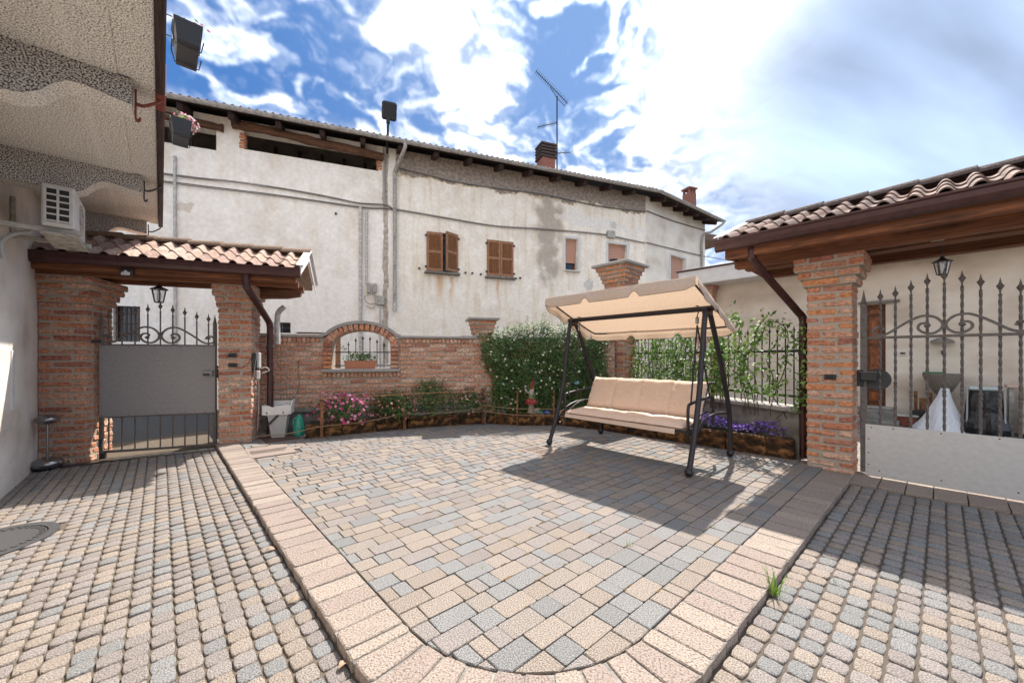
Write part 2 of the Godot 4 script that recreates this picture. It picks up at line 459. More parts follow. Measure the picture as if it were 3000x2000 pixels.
func sky_image(to_sun: Vector3) -> Image:
	var w := 2048
	var h := 1024
	var im := Image.create(w, h, false, Image.FORMAT_RGBF)
	var big := noise(104, 0.5, 3)
	var mid := noise(103, 2.6, 6)
	var fine := noise(107, 8.0, 6)
	var wisp := noise(109, 0.9, 5)
	# banks of cloud and clear gaps between them: bearing, height (degrees), breadth (radians), thickness
	var banks := []
	for q in [[33, 32, 0.25, 0.55], [50, 34, 0.34, 0.95], [24, 43, 0.15, 0.15], [-10, 40, 0.12, 0.32], [-20, 37, 0.1, 0.16], [-3, 34, 0.1, 0.2], [40, 20, 0.3, 0.4], [19, 23, 0.13, 0.3], [5, 25, 0.13, 0.25], [-36, 37, 0.06, 0.2], [-30, 30, 0.05, 0.1], [-15, 26, 0.14, 0.15], [75, 35, 0.4, 0.5], [-100, 40, 0.5, 0.35], [150, 45, 0.6, 0.45], [-160, 30, 0.4, 0.35],
			[-44, 32, 0.18, -0.25], [-33, 25, 0.1, -0.2], [9, 38, 0.12, -0.5], [9, 30, 0.08, -0.3], [15, 27, 0.07, -0.4], [29, 17, 0.12, -0.3], [110, 40, 0.4, -0.2]]:
		var az := deg_to_rad(q[0])
		var el := deg_to_rad(q[1])
		banks.append([Vector3(sin(az) * cos(el), sin(el), -cos(az) * cos(el)), 1.0 / (q[2] * q[2]), q[3]])
	var low := Color(0.5, 0.54, 0.6)
	for y in h:
		if y > h / 2:
			for x in w: im.set_pixel(x, y, low)
			continue
		var el := PI * (0.5 - (y + 0.5) / h)
		for x in w:
			var az := TAU * (x + 0.5) / w
			var dir := Vector3(sin(az) * cos(el), sin(el), -cos(az) * cos(el))
			var p := Vector2(dir.x, dir.z) / (dir.y + 0.16)
			var near_sun := dir.dot(to_sun)
			# clear air: deep blue high up, paler low down and round the sun
			var c := Color(0.017, 0.07, 0.205).lerp(Color(0.14, 0.22, 0.36), pow(1.0 - dir.y, 3.2))
			c = c.lerp(Color(0.2, 0.28, 0.42), smoothstep(0.6, 1.0, near_sun) * 0.4)
			# one layer of cloud: broad banks, broken into tufts, with streaks at its edges
			var bank := big.get_noise_2d(p.x + 3.1, p.y + 0.7)
			var q := p + Vector2(mid.get_noise_2d(p.y + 7.0, p.x), mid.get_noise_2d(p.x, p.y - 5.0)) * 0.2
			var tuft := mid.get_noise_2d(q.x, q.y)
			var ft := fine.get_noise_2d(q.x, q.y)
			var st := wisp.get_noise_2d(p.x * 0.8 + p.y * 1.9, p.y * 0.5 - p.x * 0.3)
			var veil := smoothstep(0.8, 0.97, dir.dot(Vector3(0.76, 0.4, -0.51)))
			var cover := -0.07 + bank * 0.22 + 0.14 * smoothstep(0.2, -0.4, near_sun)
			for bk in banks:
				var e: float = (1.0 - dir.dot(bk[0])) * 2.0 * bk[1]
				if e < 5.0: cover += bk[2] * exp(-e)
			var rough := 1.0 - 0.8 * veil
			var den := smoothstep(-0.38, 0.72, cover + (tuft * 0.85 + ft * 0.55) * rough)
			den = maxf(den, smoothstep(-0.02, 0.6, cover * 0.6 + st * 0.85 + ft * 0.35 + 0.12) * 0.7)
			var body := 0.48 + 0.12 * smoothstep(0.3, 0.95, near_sun) + 0.18 * smoothstep(0.2, -0.5, near_sun) + (tuft * 0.4 + ft * 0.4) * rough
			var k := maxf(body, 0.3) * (1.0 + 2.4 * smoothstep(0.88, 1.0, near_sun))
			var cloud := Color(k * 0.95, k, k * 1.06)
			cloud = cloud.lerp(Color(0.19, 0.25, 0.37) * (1.0 + 0.7 * st), veil * 0.95)
			im.set_pixel(x, y, c.lerp(cloud, den))
	return im

# ---------------------------------------------------------------- paving
func cobble(seed_: int) -> ArrayMesh:      # a tumbled block, one metre each way before scaling
	var r := RandomNumberGenerator.new()
	r.seed = seed_
	var b := MB.new()
	var base := []
	for k in 12:
		var g := TAU * (k + 0.5) / 12
		var q := Vector2(cos(g), sin(g))
		var s := pow(pow(absf(q.x), 6.0) + pow(absf(q.y), 6.0), -1.0 / 6.0)
		base.append(q * s * 0.5 * r.randf_range(0.93, 1.0))
	var rings := []
	for lv in [[1.0, -1.0], [1.0, -0.22], [0.97, -0.08], [0.9, -0.015], [0.62, 0.01]]:
		var ring := []
		for q in base: ring.append(Vector3(q.x * lv[0], lv[1] + r.randf_range(-0.03, 0.03), q.y * lv[0]))
		rings.append(ring)
	var mid := Vector3(0, 0.025, 0)
	var nrm := func(p: Vector3, lv: int) -> Vector3:
		var t: float = [0.05, 0.12, 0.8, 3.2, 9.0][lv]
		return Vector3(p.x, 0.5 * t, p.z).normalized()
	for i in 4:
		for k in 12:
			var m := (k + 1) % 12
			b.quadn(rings[i][m], rings[i][k], rings[i + 1][k], rings[i + 1][m], nrm.call(rings[i][m], i), nrm.call(rings[i][k], i), nrm.call(rings[i + 1][k], i + 1), nrm.call(rings[i + 1][m], i + 1))
	for k in 12:
		var m := (k + 1) % 12
		b.trin(mid, rings[4][m], rings[4][k], Vector3.UP, nrm.call(rings[4][m], 4), nrm.call(rings[4][k], 4))
	return b.mesh()
func paver_block(seed_: int) -> ArrayMesh:      # a flatter block with a small bevel
	var r := RandomNumberGenerator.new()
	r.seed = seed_
	var b := MB.new()
	var pts := []
	for q in [[-0.5, -0.44], [-0.45, -0.5], [0.45, -0.5], [0.5, -0.44], [0.5, 0.44], [0.45, 0.5], [-0.45, 0.5], [-0.5, 0.44]]:
		pts.append(Vector2(q[0] + r.randf_range(-0.012, 0.012), q[1] + r.randf_range(-0.015, 0.015)))
	b.slab(pts, -1.0, 0.0, 0.035, r, 0.012)
	return b.mesh()

func lay(root: Node3D, items: Array, meshes: Array, called: String) -> void:
	# items: [transform, mesh number or own mesh, material]; the 300 nearest the camera are parts, the rest is one part
	items.sort_custom(func(p, q): return p[0].origin.length_squared() < q[0].origin.length_squared())
	var rest := {}
	for i in items.size():
		var it = items[i]
		var me: Mesh = meshes[it[1]] if it[1] is int else it[1]
		if i < 300: part(called, me, it[2], root, it[0])
		else:
			if not rest.has(it[2]):
				rest[it[2]] = SurfaceTool.new()
				rest[it[2]].begin(Mesh.PRIMITIVE_TRIANGLES)
			rest[it[2]].append_from(me, 0, it[0])
	if rest.size():
		var am := ArrayMesh.new()
		for k in rest:
			rest[k].commit(am)
			am.surface_set_material(am.get_surface_count() - 1, k)
		var o := MeshInstance3D.new()
		o.name = "distant_" + called + "s"
		o.mesh = am
		root.add_child(o)
		stuff(o)

func in_view(p: Vector3) -> bool:
	if p.z > -0.45: return false
	var k := -p.x / p.z
	return absf(k) < 1.8

func make_ground() -> void:
	sheet("ground", MB.new().quad_up(Vector3(0, -0.6, -40), 500.0), M.earth)
	# the street behind the garden wall
	var st := MB.new()
	var c := G(-3.05, 8.74, -0.17)
	st.box(c, Vector3(60, 0.08, 4.7), RB(72.0))
	sheet("road", st, M.asphalt)
	make_driveway_left()
	make_driveway_right()
	make_terrace()
	# the yard behind the gate on the right
	var yd := MB.new()
	yd.box(AB(-1.0, 8.2, -0.12), Vector3(14, 0.1, 5.6), RB(DEG_RIGHT))
	sheet("yard_paving", yd, M.concrete)

func make_driveway_left() -> void:
	var root := struct("driveway_left")
	var tilt := 0.06
	var bx := (BX + Vector3(0, tilt, 0)).normalized()
	var up := (-AX).cross(bx).normalized()
	if up.y < 0: up = -up
	var base := MB.new()
	var h := func(a: float, b: float, dy: float) -> Vector3: return AB(a, b, -0.042 - tilt * (0.564 - b) + dy)
	base.quad(h.call(-2.0, -1.3, -0.012), h.call(-2.0, 0.58, -0.012), h.call(8.4, 0.58, -0.012), h.call(8.4, -1.3, -0.012))
	part("bedding_sand", base, M.sand, root)
	var meshes := []
	for i in 6: meshes.append(cobble(200 + i))
	var items := []
	rng.seed = 21
	var gate_o := G(-4.07, 5.38)
	var gz := RB(DEG_GATE).z
	var col := 0
	var b := 0.517
	while b > -1.12:
		var a := -0.3 + rng.randf() * 0.12
		while a < 8.0:
			var la := 0.095 * rng.randf_range(0.92, 1.08)
			var p: Vector3 = h.call(a + la * 0.5, b, 0.0)
			var front := (Vector3(p.x, 0, p.z) - gate_o).dot(gz)
			var cover := Vector2(a - 4.53, (b + 0.93)).length() < 0.35
			if front > 0.2 and in_view(p) and not cover:
				var yaw := rng.randf_range(-0.02, 0.02)
				var bs := Basis(bx, up, -AX) * Basis(Vector3.UP, yaw) * Basis(Vector3(1, 0, 0), rng.randf_range(-0.025, 0.025)) * Basis(Vector3(0, 0, 1), rng.randf_range(-0.02, 0.02))
				bs = bs * Basis.from_scale(Vector3(0.0825 * rng.randf_range(0.96, 1.02), 0.045, la * 0.95))
				items.append([Transform3D(bs, p + Vector3(0, rng.randf_range(-0.004, 0.003), 0)), rng.randi() % 6, M.paver[[0, 1, 2, 3, 4, 5, 0, 6, 4, 5][rng.randi() % 10]]])
			a += la
		b -= 0.085
		col += 1
	lay(root, items, meshes, "cobble")
	# steel channel in front of the gate
	var ch := MB.new()
	for i in 2:
		ch.box(gate_o + RB(DEG_GATE) * Vector3(-0.9, -0.1, 0.1 + i * 0.055), Vector3(2.0, 0.03, 0.03), RB(DEG_GATE) * Basis(Vector3(0, 0, 1), 0.055))
	part("drain_channel", ch, M.steel, root)
	var thr := MB.new()
	thr.cbox(gate_o + RB(DEG_GATE) * Vector3(-0.72, -0.165, -0.2), Vector3(1.9, 0.14, 0.52), 0.01, RB(DEG_GATE) * Basis(Vector3(0, 0, 1), 0.055))
	part("threshold_slab", thr, M.kerb[1], root)

func make_driveway_right() -> void:
	var root := struct("driveway_right")
	var base := MB.new()
	base.quad(AB(0.62, 0.2, -0.055), AB(-3.6, 0.2, -0.055), AB(-3.6, 5.4, -0.055), AB(0.62, 5.4, -0.055))
	part("bedding_sand", base, M.sand_dark, root)
	var meshes := []
	for i in 6: meshes.append(cobble(300 + i))
	var items := []
	rng.seed = 22
	var a := 0.558
	while a > -3.2:
		var b := 0.4 + rng.randf() * 0.12
		while b < 4.93:
			var lb := 0.098 * rng.randf_range(0.92, 1.08)
			var p := AB(a, b + lb * 0.5, -0.043)
			if in_view(p):
				var bs := Basis(-AX, Vector3.UP, -BX) * Basis(Vector3.UP, rng.randf_range(-0.03, 0.03)) * Basis(Vector3(1, 0, 0), rng.randf_range(-0.02, 0.02))
				bs = bs * Basis.from_scale(Vector3(0.086 * rng.randf_range(0.95, 1.02), 0.05, lb * 0.945))
				items.append([Transform3D(bs, p + Vector3(0, rng.randf_range(-0.004, 0.004), 0)), rng.randi() % 6, M.paver[[0, 1, 2, 3, 4, 5, 0, 2, 4, 5][rng.randi() % 10]]])
			b += lb
		a -= 0.089
	lay(root, items, meshes, "cobble")

func kerb_line(root: Node3D, pts: Array, outs: Array) -> void:
	for i in pts.size() - 1:
		var poly := []
		var gap := 0.005
		var p0: Vector3 = pts[i]; var p1: Vector3 = pts[i + 1]; var q0: Vector3 = outs[i]; var q1: Vector3 = outs[i + 1]
		var e := (p1 - p0).normalized() * gap
		var f := (q1 - q0).normalized() * gap
		for w in [p0 + e, p1 - e, q1 - f, q0 + f]:
			poly.append(Vector2(w.x, w.z) + Vector2(rng.randf_range(-0.004, 0.004), rng.randf_range(-0.004, 0.004)))
		var fine := []
		for k in 4:
			var A: Vector2 = poly[k]; var B: Vector2 = poly[(k + 1) % 4]
			for t in [0.06, 0.5, 0.94]: fine.append(A.lerp(B, t) + Vector2(rng.randf_range(-0.0025, 0.0025), rng.randf_range(-0.0025, 0.0025)))
		part("kerb_block", MB.new().slab(fine, -0.12, rng.randf_range(-0.003, 0.003), 0.006, rng, 0.0015), M.kerb[rng.randi() % 4], root)

func kerb_bed(root: Node3D, pts: Array, outs: Array) -> void:      # cement between the blocks
	var m := MB.new()
	for i in pts.size() - 1:
		var y := Vector3(0, -0.007, 0)
		m.fan([pts[i] + y, pts[i + 1] + y, outs[i + 1] + y, outs[i] + y], pts[i] - Vector3(0, 1, 0))
	part("joint_cement", m, M.concrete, root)
func make_terrace() -> void:
	rng.seed = 23
	# the edging: straight along both drives, rounded at the near corner
	var kl := struct("kerb_left")
	var kr := struct("kerb_right")
	var ins := []
	var outs := []
	var a := 6.72
	while a > 1.6:
		ins.append(AB(a, 0.814)); outs.append(AB(a, 0.564)); a -= 0.14 * rng.randf_range(0.93, 1.07)
	var cen := Vector2(1.56, 1.514)
	for k in 6:
		var g := PI * 0.25 * k / 5.0
		ins.append(AB(cen.x - sin(g) * 0.7, cen.y - cos(g) * 0.7)); outs.append(AB(cen.x - sin(g) * 0.95, cen.y - cos(g) * 0.95))
	kerb_line(kl, ins, outs)
	kerb_bed(kl, ins, outs)
	ins = []; outs = []
	for k in 6:
		var g := PI * 0.25 * (1.0 + k / 5.0)
		ins.append(AB(cen.x - sin(g) * 0.7, cen.y - cos(g) * 0.7)); outs.append(AB(cen.x - sin(g) * 0.95, cen.y - cos(g) * 0.95))
	var b := 1.62
	while b < 5.34:
		ins.append(AB(0.86, b)); outs.append(AB(0.61, b)); b += 0.14 * rng.randf_range(0.93, 1.07)
	kerb_line(kr, ins, outs)
	kerb_bed(kr, ins, outs)
	# the paved surface
	var root := struct("terrace")
	var poly := PackedVector2Array()
	for k in 9:
		var g := PI * 0.5 * k / 8.0
		poly.push_back(Vector2(cen.x - sin(g) * 0.694, cen.y - cos(g) * 0.694))
	for q in [[0.866, 5.34], [1.02, 5.55], [3.75, 5.55], [4.5, 5.45], [4.9, 4.9], [5.65, 4.5], [6.2, 3.1], [6.5, 1.6], [7.3, 1.4], [7.3, 1.1], [6.78, 0.82]]:
		poly.push_back(Vector2(q[0], q[1]))
	var bed := MB.new()
	var ids := Geometry2D.triangulate_polygon(poly)
	for i in range(0, ids.size(), 3):
		var t := []
		for k in 3: t.append(AB(poly[ids[i + k]].x, poly[ids[i + k]].y, -0.011))
		bed.fan(t, AB(3, 3, -1))
	part("bedding_sand", bed, M.sand_dark, root)
	var meshes := []
	for i in 6: meshes.append(paver_block(400 + i))
	var holes := [Rect2(5.47, 0.8, 0.6, 0.48), Rect2(6.22, 1.0, 0.66, 0.58), Rect2(3.28, 3.42, 0.4, 0.37)]      # (a, b) of the drain covers
	var items := []
	var r := 0.86
	var lens := [0.2, 0.2, 0.2, 0.13, 0.13, 0.08]
	while r < 7.3:
		b = 0.58 + rng.randf() * 0.2
		var ra := 0.12 * rng.randf_range(0.995, 1.005)
		while b < 5.6:
			var lb: float = lens[rng.randi() % 6]
			var rect := PackedVector2Array([Vector2(r + 0.0025, b + 0.0025), Vector2(r + ra - 0.0025, b + 0.0025), Vector2(r + ra - 0.0025, b + lb - 0.0025), Vector2(r + 0.0025, b + lb - 0.0025)])
			var p := AB(r + ra * 0.5, b + lb * 0.5, rng.randf_range(-0.002, 0.002))
			var skip := false
			for hr in holes:
				if hr.has_point(Vector2(r + ra * 0.5, b + lb * 0.5)): skip = true
			if not skip and in_view(p):
				var mt: Material = M.paver[[0, 1, 0, 1, 6, 2, 3, 3, 4, 5, 5][rng.randi() % 11]]
				var whole := true
				for q in rect:
					if not Geometry2D.is_point_in_polygon(q, poly): whole = false
				if whole:
					var bs := Basis(BX, Vector3.UP, -AX) * Basis(Vector3.UP, rng.randf_range(-0.012, 0.012)) * Basis.from_scale(Vector3(lb - 0.005, 0.05, ra - 0.005))
					items.append([Transform3D(bs, p), rng.randi() % 6, mt])
				else:
					for cut in Geometry2D.intersect_polygons(rect, poly):
						if cut.size() < 3: continue
						var mid := Vector2.ZERO
						for q in cut: mid += q
						mid /= cut.size()
						var area := 0.0
						for i in cut.size(): area += cut[i].cross(cut[(i + 1) % cut.size()]) * 0.5
						if absf(area) < 0.0006: continue
						var o := AB(mid.x, mid.y, 0.0)
						var out := []
						for q in cut:
							var w := AB(q.x, q.y) - o
							out.append(Vector2(w.x, w.z))
						items.append([Transform3D(Basis(), o), MB.new().slab(out, -0.05, 0.0, 0.005).mesh(), mt])
			b += lb
		r += ra
	lay(root, items, meshes, "paver")
	# brown moss growing in some of the joints
	var moss := MB.new()
	for i in 170:
		var ra := 0.86 + 0.12 * int(rng.randf_range(1.0, 19.0))
		var rb := rng.randf_range(1.2, 3.9)
		if Vector2(ra - 1.56, rb - 1.514).length() > 0.66 and (ra < 1.56 and rb < 1.514): continue
		moss.cbox(AB(ra + rng.randf_range(-0.003, 0.003), rb, 0.0), Vector3(rng.randf_range(0.012, 0.05), 0.008, rng.randf_range(0.006, 0.014)), 0.003, Basis(BX, Vector3.UP, -AX), rng, 0.002)
	stuff(part("joint_moss", moss, mat(lin(0.2, 0.13, 0.05), 1.0, T.grain, 3.0), root))
	# drain covers
	var t := thing("drain_cover", "square pink concrete drain cover with two rows of slots beside the swing", "drain cover", AB(3.48, 3.605), turn(DEG_HOUSE), "drain covers in the paving")
	slotted(t, 0.4, 0.37, 0.16, 0.02, 7, 2)
	t = thing("drain_cover", "pale pink concrete slab with a ribbed inlet at the foot of the brick pillar", "drain cover", AB(5.77, 1.04), turn(DEG_HOUSE), "drain covers in the paving")
	slotted(t, 0.6, 0.48, 0.2, 0.012, 18, 1)
	t = thing("drain_grate", "rusty mesh drain grate in a pink concrete frame before the white bin", "drain grate", AB(6.55, 1.29), turn(DEG_HOUSE))
	part("frame", MB.new().box(Vector3(0, -0.03, 0), Vector3(0.66, 0.05, 0.58)), M.kerb[1], t)
	var gm := MB.new()
	for i in 15: gm.box(Vector3(-0.21 + i * 0.03, 0.0, 0.02), Vector3(0.012, 0.012, 0.42))
	for i in 15: gm.box(Vector3(0.0, 0.001, -0.19 + i * 0.03), Vector3(0.44, 0.011, 0.009))
	part("mesh", gm, mat(lin(0.16, 0.1, 0.075), 0.8, T.mottle, 3.0), t)
	# round iron cover in the left drive
	t = thing("manhole_cover", "round dark iron manhole cover in the cobbles by the house wall", "manhole cover", AB(4.53, -0.93, -0.042 - 0.06 * 1.494 + 0.002), 0.0)
	t.rotation = (RB(DEG_HOUSE) * Basis(Vector3(1, 0, 0), -0.06)).get_euler()
	var iron := mat(lin(0.055, 0.055, 0.06), 0.8, T.grain, 2.0, T.n_fine, 0.6)
	part("rim", MB.new().lathe([Vector2(0.3, 0.004), Vector2(0.355, 0.006), Vector2(0.36, -0.05)], 40), iron, t)
	part("lid", MB.new().lathe([Vector2(0.0, 0.002), Vector2(0.292, 0.002), Vector2(0.296, -0.02)], 40), iron, t)
	var rb := MB.new()
	for k in 36:
		var g := TAU * k / 36
		rb.box(Vector3(cos(g) * 0.27, 0.004, sin(g) * 0.27), Vector3(0.03, 0.006, 0.02), Basis(Vector3.UP, -g))
	stuff(part("tread_ribs", rb, iron, t))
	# small metal survey disc on the near edging
	t = thing("survey_disc", "small round grey metal disc fixed on the rounded pink edging", "disc", AB(1.56 - sin(0.62) * 0.83, 1.514 - cos(0.62) * 0.83, 0.004))
	part("plate", MB.new().lathe([Vector2(0.0, 0.008), Vector2(0.03, 0.006), Vector2(0.042, 0.0)], 18), M.steel, t)
	part("bolt", MB.new().lathe([Vector2(0.0, 0.014), Vector2(0.006, 0.013), Vector2(0.007, 0.006)], 8), M.iron, t)

func slotted(t: Node3D, la: float, lb: float, slot: float, sw: float, count: int, rows: int) -> void:
	var dark := mat(lin(0.16, 0.06, 0.04), 0.95)
	var top: Material = M.kerb[1]
	part("bottom", MB.new().box(Vector3(0, -0.04, 0), Vector3(la * 0.96, 0.02, lb * 0.96)), dark, t)
	var f := MB.new()
	var inner := Vector2(slot * rows + 0.03 * (rows - 1), count * sw * 2.0 - sw) if rows > 1 else Vector2(slot, count * sw * 2.0 - sw)
	f.box(Vector3((la + inner.x) * 0.25, -0.015, 0), Vector3((la - inner.x) * 0.5, 0.034, lb))
	f.box(Vector3(-(la + inner.x) * 0.25, -0.015, 0), Vector3((la - inner.x) * 0.5, 0.034, lb))
	f.box(Vector3(0, -0.0155, (lb + inner.y) * 0.25), Vector3(inner.x, 0.034, (lb - inner.y) * 0.5))
	f.box(Vector3(0, -0.0155, -(lb + inner.y) * 0.25), Vector3(inner.x, 0.034, (lb - inner.y) * 0.5))
	part("frame", f, top, t)
	for i in count - 1:
		part("bar", MB.new().box(Vector3(0, -0.016, -inner.y * 0.5 + sw * 1.5 + i * sw * 2.0), Vector3(inner.x, 0.03, sw)), top, t)
	if rows > 1: part("cross_bar", MB.new().box(Vector3(0, -0.014, 0), Vector3(0.03, 0.03, inner.y)), top, t)

# ---------------------------------------------------------------- brickwork
var brick_meshes := []
const BR := Vector3(0.25, 0.062, 0.11)
func make_bricks() -> void:
	for i in 7:
		var r := RandomNumberGenerator.new()
		r.seed = 500 + i
		brick_meshes.append(MB.new().cbox(Vector3.ZERO, BR, 0.009, Basis(), r, 0.006).mesh())
func brick(parent: Node3D, c: Vector3, s: Vector3, b := Basis(), tones := [0, 1, 2, 3, 4, 5, 6, 1, 2, 4, 5, 7, 8]) -> void:
	var jb := b * Basis(Vector3(0, 0, 1), rng.randf_range(-0.02, 0.02)) * Basis(Vector3.UP, rng.randf_range(-0.015, 0.015))
	part("brick", brick_meshes[rng.randi() % 7], M.brick[tones[rng.randi() % tones.size()] % M.brick.size()], parent, Transform3D(jb * Basis.from_scale(s / BR), c))
func pinwheel(parent: Node3D, y: float, h: float, sx: float, sz: float, flip: bool, cx: float, cz: float, tones: Array) -> void:
	# one course of a pillar: four stretchers chasing each other round, header ends showing at the corners
	var w := 0.115
	var j := 0.024
	for k in 4:
		var along := sx if k % 2 == 0 else sz
		var across := sz if k % 2 == 0 else sx
		var length := along - w - j
		var off := (w + j) * 0.5 * (1.0 if flip else -1.0)
		var rot := Basis(Vector3.UP, PI * 0.5 * k)
		var pieces := 2 if length > 0.33 else 1
		for p in pieces:
			var pl := (length - j * (pieces - 1)) / pieces
			var px := off - length * 0.5 + pl * 0.5 + p * (pl + j)
			brick(parent, Vector3(cx, y + rng.randf_range(-0.004, 0.004), cz) + rot * Vector3(px, 0, across * 0.5 - w * 0.5 + rng.randf_range(-0.004, 0.004)), Vector3(pl + rng.randf_range(-0.012, 0.004), h + rng.randf_range(-0.006, 0.005), w), rot, tones)
func pillar(t: Node3D, sx: float, sz: float, y0: float, y1: float, flare: Array, tones: Array, cx := 0.0, cz := 0.0) -> void:
	var pitch := 0.08
	var n := int(round((y1 - y0) / pitch))
	pitch = (y1 - y0) / n
	part("core", MB.new().box(Vector3(cx, (y0 + y1) * 0.5, cz), Vector3(sx - 0.016, y1 - y0, sz - 0.016)), M.mortar, t)
	for i in n:
		var f: float = flare[n - 1 - i] if n - 1 - i < flare.size() else 0.0
		var y := y0 + (i + 0.5) * pitch
		if f > 0.0: part("core", MB.new().box(Vector3(cx, y, cz), Vector3(sx + f * 2.0 - 0.016, pitch, sz + f * 2.0 - 0.016)), M.mortar, t)
		pinwheel(t, y, pitch - 0.02, sx + f * 2.0, sz + f * 2.0, i % 2 == 0, cx, cz, tones)
func courses(t: Node3D, x0: float, x1: float, y0: float, y1: float, z: float, holes: Array, tones: Array) -> void:
	# running bond on one face; holes are Rect2 in (x, y)
	var pitch := 0.077
	var n := int(round((y1 - y0) / pitch))
	pitch = (y1 - y0) / n
	for i in n:
		var y := y0 + (i + 0.5) * pitch
		var x := x0 - (0.13 if i % 2 == 0 else 0.0) - rng.randf() * 0.03
		while x < x1:
			var l := rng.randf_range(0.235, 0.265)
			var p0 := maxf(x, x0)
			var p1 := minf(x + l, x1)
			x += l + rng.randf_range(0.015, 0.026)
			var spans := [[p0, p1]]
			for h in holes:
				if y > h.position.y and y < h.end.y:
					var nx := []
					for s in spans:
						if s[1] <= h.position.x or s[0] >= h.end.x: nx.append(s)
						else:
							if s[0] < h.position.x: nx.append([s[0], h.position.x])
							if s[1] > h.end.x: nx.append([h.end.x, s[1]])
					spans = nx
			for s in spans:
				if s[1] - s[0] > 0.035: brick(t, Vector3((s[0] + s[1]) * 0.5, y + rng.randf_range(-0.005, 0.005), z - 0.05 + rng.randf_range(-0.004, 0.004)), Vector3(s[1] - s[0], pitch - rng.randf_range(0.014, 0.022), 0.11), Basis(), tones)

const TONES_MIXED := [2, 0, 5, 1, 4, 5, 6, 0, 5, 1, 3, 4]
const TONES_PALE := [4, 5, 6, 2, 5, 4, 6, 6, 5, 9, 9]
const TONES_RED := [0, 1, 8, 2, 5, 0, 8, 1, 4, 3, 4, 6, 5]

func coping_box(t: Node3D, called: String, c: Vector3, s: Vector3) -> void:
	part(called, MB.new().cbox(c, s, 0.012), M.coping, t)

